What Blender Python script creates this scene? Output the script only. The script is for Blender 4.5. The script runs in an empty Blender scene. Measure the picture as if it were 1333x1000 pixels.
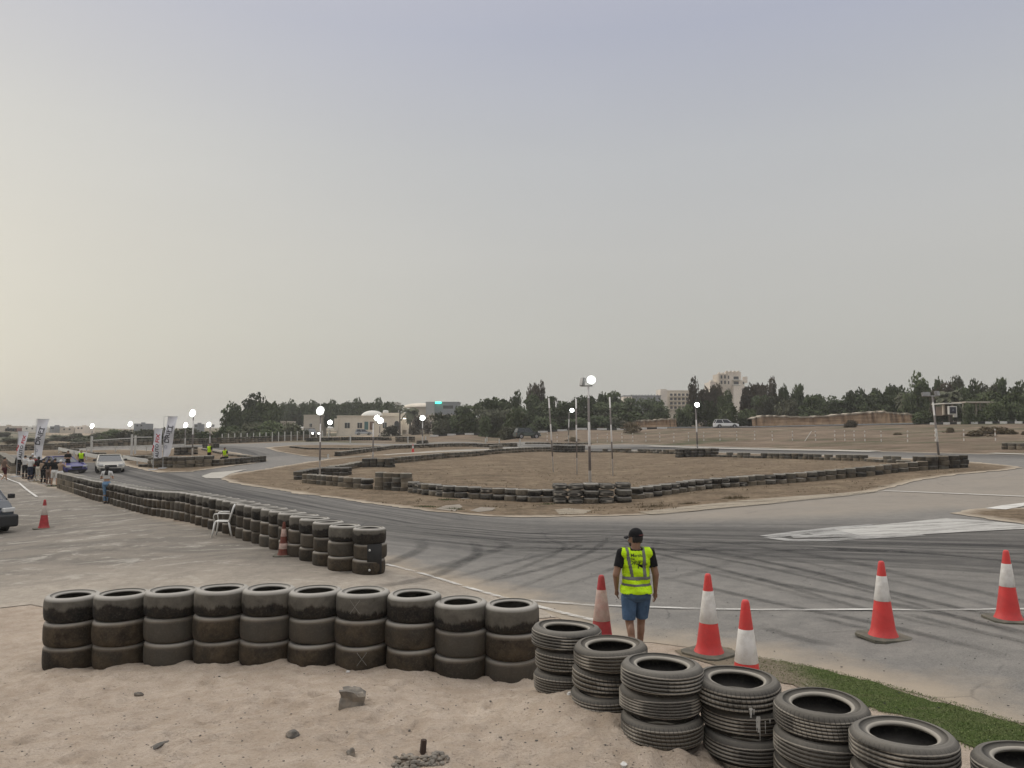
import bpy, bmesh, math, random
import numpy as np
from mathutils import Vector, Matrix, Quaternion
from mathutils.bvhtree import BVHTree
PI = math.pi
random.seed(7)
SC = bpy.context.scene
COL = SC.collection
R = math.radians
# ------------------------------------------------------------ camera
CAM_Z, F, HZ = 2.9, 1000.0, 562.0
TH = math.atan((HZ - 500) / F)
cd = bpy.data.cameras.new("camera"); cam = bpy.data.objects.new("camera", cd); COL.objects.link(cam)
cam.location = (0, 0, CAM_Z); cam.rotation_euler = (PI / 2 + TH, 0, 0)
cd.sensor_width = 36; cd.lens = 36 * F / 1333; cd.clip_end = 9000; cd.clip_start = 0.05
SC.camera = cam
def ray(px, py):
    a, b = (px - 666.5) / F, -(py - 500) / F
    return np.array([a, math.cos(TH) - b * math.sin(TH), math.sin(TH) + b * math.cos(TH)])
# ------------------------------------------------------------ terrain (heights surveyed from the picture)
CP = [  # px, py on the ground, depth in metres
 (923,853,9.95),(1147,833,10.5),(1312,810,11.4),(668,888,9.0),(351,868,9.4),(97,866,9.85),(482,748,15.2),(369,724,17.0),
 (243,676,24.9),(138,655,33.5),(56,689,25.5),(10,697,24.5),(81,633,46.5),(4,627,53),(148,613,58),(277,608,58),(500,638,41),(770,655,33),
 (640,652,34.5),(915,637,37.5),(1050,626,41),(1240,610,43),(384,628,47),(490,609,59),(905,596,72),(740,589,92),(640,592,80),(1120,601,58),
 (560,597,74),(0,587,105),(120,583,104),(280,579,106),(416,572,125),(440,595,80),(640,582,105),(541,574.5,125),(767,578,112),(1000,574.5,100),
 (870,574.5,110),(1170,574.5,87),(1293,574,80),(1316,585,62),(944,557,147),(685,571,128),(750,559,150),(870,557.5,148),(1060,555,140),(1230,552.5,124),(1333,551,116),
 (475,566,215),(490,560,245),(0,570,200),(0,558,300),(100,561,300),(200,567,220),(610,563,170),(700,556,190),
 (1400,700,18.5),(1333,860,9.0),(1333,900,8.2),(965,915,7.95),(1333,655,27),(800,700,21),(600,700,21),(1000,700,20.5),(700,760,15),
 (735,903,6.95),(790,936,6.5),(858,966,5.95),(962,1010,5.9),(1060,1050,5.3),(1175,1110,4.75),(1330,1180,4.35),
 (460,915,7.45),(200,1000,5.85),(600,1000,5.55),(50,930,7.4),(640,945,6.65),(0,1000,5.9),(850,1060,5.2)]
EX = [(0,0,1.32),(-6,0,1.3),(6,-1,1.25),(0,3,1.0),(-6,3,.95),(0,-40,1.2),(-60,0,.2),(60,0,.3),(-60,30,-.4),(60,35,1.2),(80,80,2.4),(0,700,6),(-500,500,6),(500,500,6),(-200,100,.5),(250,100,3.5),
      (0,2500,8),(-2500,0,6),(2500,0,6),(0,-2500,4),(2500,2500,8),(-2500,2500,8),(-9,9.5,-.05),(12,15,.15),(20,22,.5),(4.5,2.5,.75),(11,6,.1),(-14,12,-.15)]
pts = []
for px, py, d in CP:
    r = ray(px, py); t = d / r[1]
    pts.append((r[0] * t, d, CAM_Z + r[2] * t))
pts += EX
PT = np.array(pts)
def uv_(x, y): return np.arcsinh(x / 5.0), np.arcsinh(y / 5.0)
def _k(r2): return 0.5 * r2 * np.log(r2 + 1e-12)
_u, _v = uv_(PT[:, 0], PT[:, 1]); _n = len(PT)
_A = np.zeros((_n + 3, _n + 3))
_A[:_n, :_n] = _k((_u[:, None] - _u[None]) ** 2 + (_v[:, None] - _v[None]) ** 2) + np.eye(_n) * 0.0025
_A[:_n, _n] = 1; _A[:_n, _n + 1] = _u; _A[:_n, _n + 2] = _v; _A[_n:, :_n] = _A[:_n, _n:].T
_W = np.linalg.solve(_A, np.concatenate([PT[:, 2], [0, 0, 0]]))
def H(x, y):
    x = np.atleast_1d(np.asarray(x, float)); y = np.atleast_1d(np.asarray(y, float))
    u, v = uv_(x, y); out = np.empty(len(u))
    for i in range(0, len(u), 20000):
        a, b = u[i:i + 20000], v[i:i + 20000]
        k = _k((a[:, None] - _u[None]) ** 2 + (b[:, None] - _v[None]) ** 2)
        out[i:i + 20000] = k @ _W[:_n] + _W[_n] + _W[_n + 1] * a + _W[_n + 2] * b
    return out
def h(x, y): return float(H(x, y)[0])
_TS = np.concatenate([np.arange(4, 60, .05), np.arange(60, 400, .4)])
def G(px, py):
    """point of the terrain seen at a pixel of the survey"""
    r = ray(px, py); t = _TS
    d = CAM_Z + r[2] * t - H(r[0] * t, r[1] * t)
    w = np.where(d < 0)[0]
    if len(w) == 0: k = len(t) - 1; tt = t[k]
    elif w[0] == 0: tt = t[0]
    else:
        k = w[0]; tt = t[k - 1] + (t[k] - t[k - 1]) * d[k - 1] / (d[k - 1] - d[k])
    return (r[0] * tt, r[1] * tt, CAM_Z + r[2] * tt)
def AT(px, depth):
    """terrain point at picture column px and a given depth"""
    x = (px - 666.5) / F * depth * 1.002
    return (x, depth, h(x, depth))
def ZT(p, py):
    """height at which the column over point p shows at row py"""
    b = -(py - 500) / F
    q = (math.sin(TH) + b * math.cos(TH)) / (math.cos(TH) - b * math.sin(TH))
    return CAM_Z + q * p[1]
# ------------------------------------------------------------ object helpers
def tag(o, label=None, cat=None, group=None, kind=None):
    if label: o['label'] = label
    if cat: o['category'] = cat
    if group: o['group'] = group
    if kind: o['kind'] = kind
    return o
def empty(name, loc=(0, 0, 0), rz=0, label=None, cat=None, group=None):
    o = bpy.data.objects.new(name, None); COL.objects.link(o); o.location = loc; o.rotation_euler = (0, 0, rz)
    o.empty_display_size = .2
    return tag(o, label, cat, group)
def link(name, me, m=None, parent=None, loc=None, smooth=False):
    if m is not None and not me.materials: me.materials.append(m)
    o = bpy.data.objects.new(name, me); COL.objects.link(o)
    if parent is not None: o.parent = parent
    if loc is not None: o.location = loc
    if smooth: me.polygons.foreach_set('use_smooth', [True] * len(me.polygons))
    return o
def dup(root, loc=None, rz=None):
    r = root.copy(); COL.objects.link(r)
    if loc is not None: r.location = loc
    if rz is not None: r.rotation_euler = (0, 0, rz)
    for ch in root.children:
        c = ch.copy(); COL.objects.link(c); c.parent = r
        for g in ch.children:
            d = g.copy(); COL.objects.link(d); d.parent = c
    return r
class MB:
    def __init__(s): s.v = []; s.f = []
    def add(s, v, f):
        b = len(s.v); s.v += [tuple(q) for q in v]; s.f += [tuple(b + i for i in p) for p in f]; return s
    def box(s, c, d, rz=0, rx=0, ry=0, taper=1.0):
        M = Matrix.Translation(c) @ Matrix.Rotation(rz, 4, 'Z') @ Matrix.Rotation(ry, 4, 'Y') @ Matrix.Rotation(rx, 4, 'X')
        v = []
        for z in (-.5, .5):
            k = taper if z > 0 else 1
            for x, y in ((-.5, -.5), (.5, -.5), (.5, .5), (-.5, .5)): v.append(M @ Vector((x * d[0] * k, y * d[1] * k, z * d[2])))
        return s.add(v, [(3, 2, 1, 0), (4, 5, 6, 7), (0, 1, 5, 4), (1, 2, 6, 5), (2, 3, 7, 6), (3, 0, 4, 7)])
    def tube(s, ps, rs, n=8, caps=True, flat=1.0):
        ps = [Vector(p) for p in ps]
        if not hasattr(rs, '__len__'): rs = [rs] * len(ps)
        v = []; f = []; up = None
        for i, p in enumerate(ps):
            d = (ps[min(i + 1, len(ps) - 1)] - ps[max(i - 1, 0)]).normalized()
            if up is None: up = Vector((0, 0, 1)) if abs(d.z) < .9 else Vector((0, 1, 0))
            a = d.cross(up).normalized(); b = a.cross(d).normalized(); up = b
            for k in range(n):
                t = 2 * PI * k / n
                v.append(p + a * math.cos(t) * rs[i] + b * math.sin(t) * rs[i] * flat)
        for i in range(len(ps) - 1):
            for k in range(n):
                f.append((i * n + k, i * n + (k + 1) % n, (i + 1) * n + (k + 1) % n, (i + 1) * n + k))
        if caps: f.append(tuple(range(n))[::-1]); f.append(tuple((len(ps) - 1) * n + k for k in range(n)))
        return s.add(v, f)
    def lathe(s, prof, n=24, c=(0, 0, 0), closed=False, M=None):
        v = []; f = []; m = len(prof)
        for k in range(n):
            t = 2 * PI * k / n
            for r, z in prof:
                q = Vector((r * math.cos(t) + c[0], r * math.sin(t) + c[1], z + c[2]))
                v.append(M @ q if M else q)
        for k in range(n):
            for i in range(m if closed else m - 1):
                j = (i + 1) % m; k2 = (k + 1) % n
                f.append((k * m + i, k2 * m + i, k2 * m + j, k * m + j))
        return s.add(v, f)
    def ball(s, c, r, n=10, sz=(1, 1, 1)):
        pr = [(math.sin(PI * i / n) * r, -math.cos(PI * i / n) * r) for i in range(n + 1)]
        pr[0] = (1e-4, pr[0][1]); pr[-1] = (1e-4, pr[-1][1])
        b = len(s.v); s.lathe(pr, n=n + 4)
        s.v[b:] = [(x * sz[0] + c[0], y * sz[1] + c[1], z * sz[2] + c[2]) for x, y, z in s.v[b:]]
        return s
    def prism(s, poly, y0, y1, ax='y'):
        n = len(poly)
        def P(a, b, t): return (a, t, b) if ax == 'y' else ((t, a, b) if ax == 'x' else (a, b, t))
        v = [P(a, b, y0) for a, b in poly] + [P(a, b, y1) for a, b in poly]
        f = [tuple(range(n)), tuple(range(2 * n - 1, n - 1, -1))] + [(i, i + n, (i + 1) % n + n, (i + 1) % n) for i in range(n)]
        return s.add(v, f)
    def mesh(s, name, fix=True):
        me = bpy.data.meshes.new(name); me.from_pydata(s.v, [], s.f); me.update()
        if fix:
            bm = bmesh.new(); bm.from_mesh(me); bmesh.ops.recalc_face_normals(bm, faces=bm.faces); bm.to_mesh(me); bm.free()
        return me
    def build(s, name, m=None, parent=None, loc=None, smooth=False, bevel=0, fix=True, seg=2):
        me = s.mesh(name, fix)
        if bevel:
            bm = bmesh.new(); bm.from_mesh(me)
            bmesh.ops.bevel(bm, geom=[e for e in bm.edges if len(e.link_faces) == 2 and e.calc_face_angle(0) > .5], offset=bevel, segments=seg, affect='EDGES', profile=.6)
            bm.to_mesh(me); bm.free()
        return link(name, me, m, parent, loc, smooth)
# ------------------------------------------------------------ materials
class NT:
    def __init__(s, name):
        s.m = bpy.data.materials.new(name); s.m.use_nodes = True; s.t = s.m.node_tree; s.t.nodes.clear()
        s.out = s.n('ShaderNodeOutputMaterial'); s.b = s.n('ShaderNodeBsdfPrincipled'); s.l(s.b.outputs[0], s.out.inputs[0])
    def n(s, t, **k):
        x = s.t.nodes.new(t)
        for a, b in k.items(): setattr(x, a, b)
        return x
    def l(s, a, b): s.t.links.new(a, b)
    def put(s, inp, v):
        if hasattr(v, 'is_linked') or hasattr(v, 'links'): s.l(v, inp)
        else:
            if isinstance(v, (tuple, list)) and len(v) == 3 and inp.type == 'RGBA': v = (*v, 1)
            inp.default_value = v
    def noise(s, vec, scale=5, det=6, rough=.55, dist=0, w=None):
        x = s.n('ShaderNodeTexNoise'); x.inputs['Scale'].default_value = scale; x.inputs['Detail'].default_value = det
        x.inputs['Roughness'].default_value = rough; x.inputs['Distortion'].default_value = dist
        if w is not None: x.noise_dimensions = '4D'; s.put(x.inputs['W'], w)
        if vec is not None: s.l(vec, x.inputs['Vector'])
        return x.outputs[0]
    def ramp(s, f, stops):
        x = s.n('ShaderNodeValToRGB'); e = x.color_ramp.elements
        while len(e) < len(stops): e.new(.5)
        for q, (p, c) in zip(e, stops):
            q.position = p; q.color = (*c, 1) if hasattr(c, '__len__') else (c, c, c, 1)
        s.l(f, x.inputs[0]); return x.outputs[0]
    def mix(s, f, a, b, mode='MIX'):
        x = s.n('ShaderNodeMix', data_type='RGBA', blend_type=mode, clamp_factor=True)
        s.put(x.inputs[0], f); s.put(x.inputs[6], a); s.put(x.inputs[7], b); return x.outputs[2]
    def math(s, op, a, b=0., c=0.):
        x = s.n('ShaderNodeMath', operation=op); s.put(x.inputs[0], a); s.put(x.inputs[1], b); s.put(x.inputs[2], c); return x.outputs[0]
    def mapr(s, v, a, b, c=0., d=1.):
        x = s.n('ShaderNodeMapRange'); s.put(x.inputs[0], v)
        for i, q in zip((1, 2, 3, 4), (a, b, c, d)): x.inputs[i].default_value = q
        return x.outputs[0]
    def coord(s, k='Object'): return s.n('ShaderNodeTexCoord').outputs[k]
    def pos(s): return s.n('ShaderNodeNewGeometry').outputs['Position']
    def scale(s, vec, sc, rot=(0, 0, 0)):
        x = s.n('ShaderNodeMapping'); x.inputs['Scale'].default_value = sc; x.inputs['Rotation'].default_value = rot; s.l(vec, x.inputs[0]); return x.outputs[0]
    def attr(s, name): return s.n('ShaderNodeAttribute', attribute_name=name).outputs['Fac']
    def xyz(s, v):
        x = s.n('ShaderNodeSeparateXYZ'); s.l(v, x.inputs[0]); return x.outputs
    def cxyz(s, a, b, c):
        x = s.n('ShaderNodeCombineXYZ')
        for i, q in enumerate((a, b, c)): s.put(x.inputs[i], q)
        return x.outputs[0]
    def bump(s, hgt, st=.3, dist=.02, nrm=None):
        x = s.n('ShaderNodeBump'); x.inputs['Strength'].default_value = st; x.inputs['Distance'].default_value = dist
        s.l(hgt, x.inputs['Height'])
        if nrm is not None: s.l(nrm, x.inputs['Normal'])
        return x.outputs[0]
    def fin(s, col=None, rough=.8, nrm=None, metal=0., spec=None, **k):
        if col is not None: s.put(s.b.inputs['Base Color'], col)
        s.put(s.b.inputs['Roughness'], rough); s.put(s.b.inputs['Metallic'], metal)
        if nrm is not None: s.l(nrm, s.b.inputs['Normal'])
        if spec is not None: s.b.inputs['Specular IOR Level'].default_value = spec
        for a, b in k.items(): s.put(s.b.inputs[a.replace('_', ' ')], b)
        return s.m
_MC = {}
def M(name, c, rough=.6, var=.25, sc=6., bump=.15, metal=0., spec=.4, dirt=None, emit=None):
    if name in _MC: return _MC[name]
    t = NT(name); o = t.coord(); f = t.noise(o, sc, 6, .6)
    c2 = tuple(q * (1 - var) for q in c)
    col = t.mix(t.ramp(f, [(.35, 0.), (.65, 1.)]), c2, c)
    if dirt:
        col = t.mix(t.math('MULTIPLY', t.ramp(t.noise(o, sc * .6, 8, .7), [(.45, 0.), (.7, 1.)]), .6), col, dirt)
    nb = t.bump(t.noise(o, sc * 6, 4, .6), bump, .01)
    k = {}
    if emit: k = {'Emission_Color': emit[0], 'Emission_Strength': emit[1]}
    _MC[name] = t.fin(col, rough, nb, metal, spec, **k); return _MC[name]
# ------------------------------------------------------------ ground grid
def grow(start, step, ratio, end):
    a = [start]; d = step
    while a[-1] < end: a.append(a[-1] + d); d *= ratio
    return a
_xp = grow(9.0, .09, 1.04, 1500)
GX = np.array([-q for q in _xp[::-1]] + list(np.arange(-8.94, -6.5, .06)) + list(np.arange(-6.49, 3.0, .034)) + list(np.arange(3.02, 8.95, .06)) + _xp)
GY = np.array([-q for q in grow(2.0, .3, 1.12, 1000)[::-1]] + list(np.arange(-1.8, 4.0, .2)) + list(np.arange(4.0, 9.6, .034)) + list(np.arange(9.62, 11.0, .055)) + grow(11.0, .07, 1.028, 1800))
NX, NY = len(GX), len(GY)
XX, YY = np.meshgrid(GX, GY)
ZZ = H(XX.ravel(), YY.ravel()).reshape(XX.shape)
def gpoly(px): return [G(*p)[:2] for p in px]
def sdist(X, Y, poly, closed=True):
    """signed distance (inside negative) to a polygon, or distance to a polyline with signed side and arc length"""
    P = np.array(poly); n = len(P); best = np.full(X.shape, 1e9); inside = np.zeros(X.shape, bool)
    side = np.zeros(X.shape); arc = np.zeros(X.shape); L = 0
    for i in range(n if closed else n - 1):
        a = P[i]; b = P[(i + 1) % n]; d = b - a; l2 = float(d @ d) + 1e-12
        t = np.clip(((X - a[0]) * d[0] + (Y - a[1]) * d[1]) / l2, 0, 1)
        q = np.hypot(X - a[0] - t * d[0], Y - a[1] - t * d[1])
        m = q < best; best = np.where(m, q, best)
        cr = d[0] * (Y - a[1]) - d[1] * (X - a[0])
        side = np.where(m, np.sign(cr), side); arc = np.where(m, L + t * math.sqrt(l2), arc); L += math.sqrt(l2)
        if closed:
            c = ((a[1] > Y) != (b[1] > Y)) & (X < (b[0] - a[0]) * (Y - a[1]) / (b[1] - a[1] + 1e-12) + a[0]); inside ^= c
    return np.where(inside, -best, best) if closed else (best * side, arc)
def vnoise(X, Y, s, seed=0):
    x = X * s; y = Y * s; xi = np.floor(x); yi = np.floor(y); fx = x - xi; fy = y - yi
    fx = fx * fx * (3 - 2 * fx); fy = fy * fy * (3 - 2 * fy)
    def hsh(a, b):
        q = np.sin(a * 127.1 + b * 311.7 + seed * 74.7) * 43758.5453; return q - np.floor(q)
    return (hsh(xi, yi) * (1 - fx) + hsh(xi + 1, yi) * fx) * (1 - fy) + (hsh(xi, yi + 1) * (1 - fx) + hsh(xi + 1, yi + 1) * fx) * fy - .5
# zones in picture survey coordinates
Z_TRACK = [(-150,580),(-20,583),(60,585.5),(120,583),(230,580),(330,577.5),(420,576),(540,577.5),(640,577.5),(760,579),(900,580.5),(1000,583),(1130,587),(1250,590),(1400,594),(1600,600),
           (1700,760),(1500,1010),(1333,946),(1230,916),(1130,888),(1050,869),(985,857),(930,848),(880,842),(815,836),(760,822),(722,803),(690,790),(640,774),(560,752),(503,737),
           (440,722),(370,704),(300,688),(240,676),(190,664),(138,650),(82,634),(20,614),(-150,592)]
Z_PAD = [(503,737),(560,752),(640,774),(690,790),(722,803),(705,806),(640,812),(600,804),(520,808),(450,800),(380,806),(300,800),(250,806),(180,796),(100,806),(40,790),(-60,802),(-150,792),(-400,810),(-400,640),(-150,604),(20,618),(82,637),(138,653),(190,667),(240,679),(300,691),(370,707),(440,725)]
Z_I1 = [(283,622),(300,617.5),(345,611),(385,604.5),(430,598),(487,593),(545,591),(640,586.5),(735,584),(905,589),(1000,592),(1120,595),(1215,599),(1265,602),(1320,607),(1330,610),(1310,613),(1250,618),(1200,625),(1130,642),(1060,649),(1000,656),(920,664),(850,670.5),(790,673),(720,673.5),(640,673),(560,667),(520,661),(480,656),(440,650),(400,645),(345,636),(300,629)]
Z_I2 = [(150,596),(185,592),(228,584),(262,583.5),(300,589),(335,595),(350,600),(330,604),(290,609),(250,615),(207,616),(180,611),(160,606)]
Z_I3 = [(345,583.5),(380,580.5),(480,580),(600,581.5),(650,583),(600,586),(540,590),(470,594),(432,597),(395,594.5),(360,588.5)]
Z_I4 = [(-150,586),(30,587.5),(62,586.5),(120,587),(160,586),(215,588),(215,595),(150,603),(110,603),(60,602),(50,594),(20,593),(-150,589.5)]
Z_I5 = [(1236,669),(1262,664),(1300,661.5),(1480,664),(1480,690),(1333,683.5),(1290,677)]
Z_TURF = [(935,842),(960,850),(985,857),(1050,868),(1130,887),(1230,915),(1333,945),(1420,975),(1400,1050),(1290,985),(1180,935),(1100,915),(1020,890),(960,874),(915,862),(885,850)]
Z_WHITE = [(998,700),(1040,694.5),(1090,688.5),(1140,684.5),(1180,681),(1232,675.5),(1270,678),(1333,684),(1400,690),(1333,690),(1270,694),(1200,699),(1130,703),(1075,706),(1030,705.5)]
W_TRACK = gpoly(Z_TRACK)
W_SAND = gpoly([(-600,830),(60,850),(97,846),(351,852),(600,868),(668,872),(740,880),(860,915),(960,935),(1100,960),(1300,1010),(1400,1100)]) + [(8, -3), (0, -8), (-14, -3), (-16, 6)]
# footprints and lumps of loose sand, only where there is sand
near = (YY > -6) & (YY < 13) & (np.abs(XX) < 16)
sd = np.full(XX.shape, 9.0); sd[near] = sdist(XX[near], YY[near], W_SAND)
amp = np.clip(-sd / .5 + .35, 0, 1)
W2 = vnoise(XX, YY, .9, 3) * 1.2
disp = (.07 * vnoise(XX + W2, YY + W2, 1.1, 1) + .05 * np.minimum(vnoise(XX + W2 * .5, YY, 3.6, 2), .05) + .030 * np.minimum(vnoise(XX, YY, 7.5, 4), .06) + .018 * vnoise(XX, YY, 15, 5) + .010 * vnoise(XX, YY, 29, 6))
rng = np.random.RandomState(3)
for _ in range(420):  # footprints: small hollows with a pushed-up edge
    fx, fy, a = rng.uniform(-8, 2.5), rng.uniform(4.6, 9.2), rng.uniform(0, PI)
    m = (np.abs(XX - fx) < .35) & (np.abs(YY - fy) < .35)
    if not m.any(): continue
    dx, dy = XX[m] - fx, YY[m] - fy; p = dx * math.cos(a) + dy * math.sin(a); q = -dx * math.sin(a) + dy * math.cos(a)
    d2 = (p / .14) ** 2 + (q / .065) ** 2
    disp[m] += rng.uniform(.4, 1) * (-.032 * np.exp(-d2 ** 1.6) + .014 * np.exp(-((np.sqrt(d2) - 1.6) / .45) ** 2))
ZZ0 = ZZ.copy(); ZZ = ZZ + disp * amp
for px_, d_ in list(zip([96,160,225,289,350,411,473,538,601,667], [9.85,9.8,9.75,9.7,9.65,9.6,9.5,9.4,9.3,9.25])) + [(738,7.3),(791,6.8),(859,6.2),(965,6.15),(1063,5.62),(1176,5.1),(1345,4.72)]:
    sx_ = (px_ - 666.5) / F * d_ * 1.01; m = (np.abs(XX - sx_) < .8) & (np.abs(YY - d_) < .8)   # sand drifted against the foot of every stack
    rr_ = np.hypot(XX[m] - sx_, YY[m] - d_); ZZ[m] += np.exp(-((rr_ - .37) / .10) ** 2) * (.018 + .04 * vnoise(XX[m], YY[m], 4.5, 17))
far = np.clip((YY - 120) / 60, 0, 1) * np.clip((-XX - 0) / 60, 0, 1)  # rolling dunes far left
ZZ += far * (2.4 * vnoise(XX, YY, .02, 7) + 1.0 * vnoise(XX, YY, .055, 8) - 1.3)
def Hg(x, y):
    """height of the finished ground"""
    i = int(np.clip(np.searchsorted(GX, x) - 1, 0, NX - 2)); j = int(np.clip(np.searchsorted(GY, y) - 1, 0, NY - 2))
    a = (x - GX[i]) / (GX[i + 1] - GX[i]); b = (y - GY[j]) / (GY[j + 1] - GY[j])
    return float((ZZ[j, i] * (1 - a) + ZZ[j, i + 1] * a) * (1 - b) + (ZZ[j + 1, i] * (1 - a) + ZZ[j + 1, i + 1] * a) * b)
def mk_grid(name):
    me = bpy.data.meshes.new(name)
    co = np.stack([XX.ravel(), YY.ravel(), ZZ.ravel()], 1).astype(np.float32)
    ii, jj = np.meshgrid(np.arange(NX - 1), np.arange(NY - 1)); a = (jj * NX + ii).ravel()
    fs = np.stack([a, a + 1, a + NX + 1, a + NX], 1).astype(np.int32)
    me.vertices.add(len(co)); me.vertices.foreach_set('co', co.ravel())
    me.loops.add(fs.size); me.loops.foreach_set('vertex_index', fs.ravel())
    me.polygons.add(len(fs)); me.polygons.foreach_set('loop_start', np.arange(0, fs.size, 4, dtype=np.int32)); me.polygons.foreach_set('loop_total', np.full(len(fs), 4, np.int32))
    me.update(calc_edges=True); return me
def fattr(me, name, vals):
    at = me.attributes.new(name, 'FLOAT', 'POINT'); at.data.foreach_set('value', np.asarray(vals, np.float32).ravel())
def clip(poly, xa, xb, ya, yb):
    for ax, lim, sg in ((0, xa, 1), (0, xb, -1), (1, ya, 1), (1, yb, -1)):
        out = []; n = len(poly)
        for i in range(n):
            p, q = poly[i], poly[(i + 1) % n]; dp, dq = (p[ax] - lim) * sg, (q[ax] - lim) * sg
            if dp >= 0: out.append(p)
            if (dp >= 0) != (dq >= 0):
                t = dp / (dp - dq); out.append((p[0] + (q[0] - p[0]) * t, p[1] + (q[1] - p[1]) * t))
        poly = out
        if len(poly) < 3: return []
    return poly
def jag(poly, step=.5, amp=.08, seed=1):
    out = []; rs = np.random.RandomState(seed); n = len(poly)
    for i in range(n):
        a = np.array(poly[i]); b = np.array(poly[(i + 1) % n]); L = np.linalg.norm(b - a); st = max(step, 0.006 * a[1]); k = max(1, int(L / st)); k = min(k, 400)
        nr = np.array([-(b - a)[1], (b - a)[0]]) / (L + 1e-9)
        for j in range(k):
            q = a + (b - a) * j / k
            s = amp * (1.6 * float(vnoise(q[:1], q[1:], .5, seed)[0]) + 1.1 * float(vnoise(q[:1], q[1:], 2.1, seed + 1)[0]) + .5 * rs.uniform(-1, 1))
            out.append(tuple(q + nr * s))
    return out
def sheet(name, polys, m, off=.004, slope=.0003, attrs=None, parent=None):
    """lay polygons over the ground as a sheet that follows it"""
    cells = {}; full = np.zeros((NY - 1, NX - 1), bool)
    V = []; Fc = []; vid = {}
    def zat(x, y, i, j):
        a = (x - GX[i]) / (GX[i + 1] - GX[i]); b = (y - GY[j]) / (GY[j + 1] - GY[j])
        return (ZZ[j, i] * (1 - a) + ZZ[j, i + 1] * a) * (1 - b) + (ZZ[j + 1, i] * (1 - a) + ZZ[j + 1, i + 1] * a) * b + off + slope * max(0, y)
    def vert(x, y, i, j):
        k = (round(x, 4), round(y, 4))
        if k not in vid: vid[k] = len(V); V.append((x, y, zat(x, y, i, j)))
        return vid[k]
    for poly in polys:
        P = np.array(poly); x0, y0 = P.min(0); x1, y1 = P.max(0)
        i0 = max(0, np.searchsorted(GX, x0) - 1); i1 = min(NX - 1, np.searchsorted(GX, x1) + 1)
        j0 = max(0, np.searchsorted(GY, y0) - 1); j1 = min(NY - 1, np.searchsorted(GY, y1) + 1)
        edge = set(); n = len(P)
        for k in range(n):  # cells touched by the outline
            a, b = P[k], P[(k + 1) % n]; ts = {0., 1.}
            for ax, GA in ((0, GX), (1, GY)):
                if a[ax] != b[ax]:
                    lo, hi = sorted((a[ax], b[ax])); g = GA[np.searchsorted(GA, lo):np.searchsorted(GA, hi)]
                    ts |= set(((g - a[ax]) / (b[ax] - a[ax])).tolist())
            ts = sorted(ts)
            for u, w in zip(ts, ts[1:]):
                q = a + (b - a) * (u + w) / 2; edge.add((int(np.searchsorted(GY, q[1]) - 1), int(np.searchsorted(GX, q[0]) - 1)))
        sub = np.s_[j0:j1 + 1, i0:i1 + 1]
        X, Y = XX[sub], YY[sub]; ins = np.zeros(X.shape, bool)
        for k in range(n):
            a, b = P[k], P[(k + 1) % n]
            if a[1] == b[1]: continue
            c = ((a[1] > Y) != (b[1] > Y)) & (X < (b[0] - a[0]) * (Y - a[1]) / (b[1] - a[1]) + a[0]); ins ^= c
        cin = ins[:-1, :-1] & ins[1:, :-1] & ins[:-1, 1:] & ins[1:, 1:]
        for jj, ii in zip(*np.nonzero(cin)):
            j, i = jj + j0, ii + i0
            if (j, i) in edge: continue
            Fc.append((vert(GX[i], GY[j], i, j), vert(GX[i + 1], GY[j], i, j), vert(GX[i + 1], GY[j + 1], i, j), vert(GX[i], GY[j + 1], i, j)))
        # long outlines: clip by grid rows first, then by cells
        rows = {}
        for j, i in edge: rows.setdefault(j, []).append(i)
        Pl = [tuple(p) for p in P]
        for j, il in rows.items():
            if not (0 <= j < NY - 1): continue
            band = clip(Pl, x0 - 1, x1 + 1, GY[j], GY[j + 1])
            if not band: continue
            for i in il:
                if not (0 <= i < NX - 1): continue
                c = clip(band, GX[i], GX[i + 1], GY[j], GY[j + 1]); ids = []
                for q in c:
                    w = vert(q[0], q[1], i, j)
                    if w not in ids: ids.append(w)
                if len(ids) >= 3: Fc.append(tuple(ids))
    A = np.array(V); F2 = []
    for f in Fc:
        q = A[list(f)]; ar = float(np.sum(q[:, 0] * np.roll(q[:, 1], -1) - np.roll(q[:, 0], -1) * q[:, 1]))
        if abs(ar) > 1e-9: F2.append(f if ar > 0 else f[::-1])
    me = bpy.data.meshes.new(name); me.from_pydata(V, [], F2); me.update()
    if attrs: 
        for an, fn in attrs.items(): fattr(me, an, fn(A[:, 0], A[:, 1]))
    o = link(name, me, m, parent, smooth=True); tag(o, kind='structure'); return o
# rubbered driving line: distance to it is kept on the asphalt
LINE = gpoly([(-60,597),(60,600),(150,611),(230,628),(300,643),(400,662),(520,683),(640,694),(760,700),(900,703),(1050,708),(1200,712),(1333,716),(1600,730)])
LINE2 = gpoly([(1600,600),(1333,593),(1200,588.5),(1000,586.5),(850,583.5),(720,582)])
LINE3 = gpoly([(150,611),(230,603),(330,592),(310,586),(250,581),(150,582)])
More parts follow.
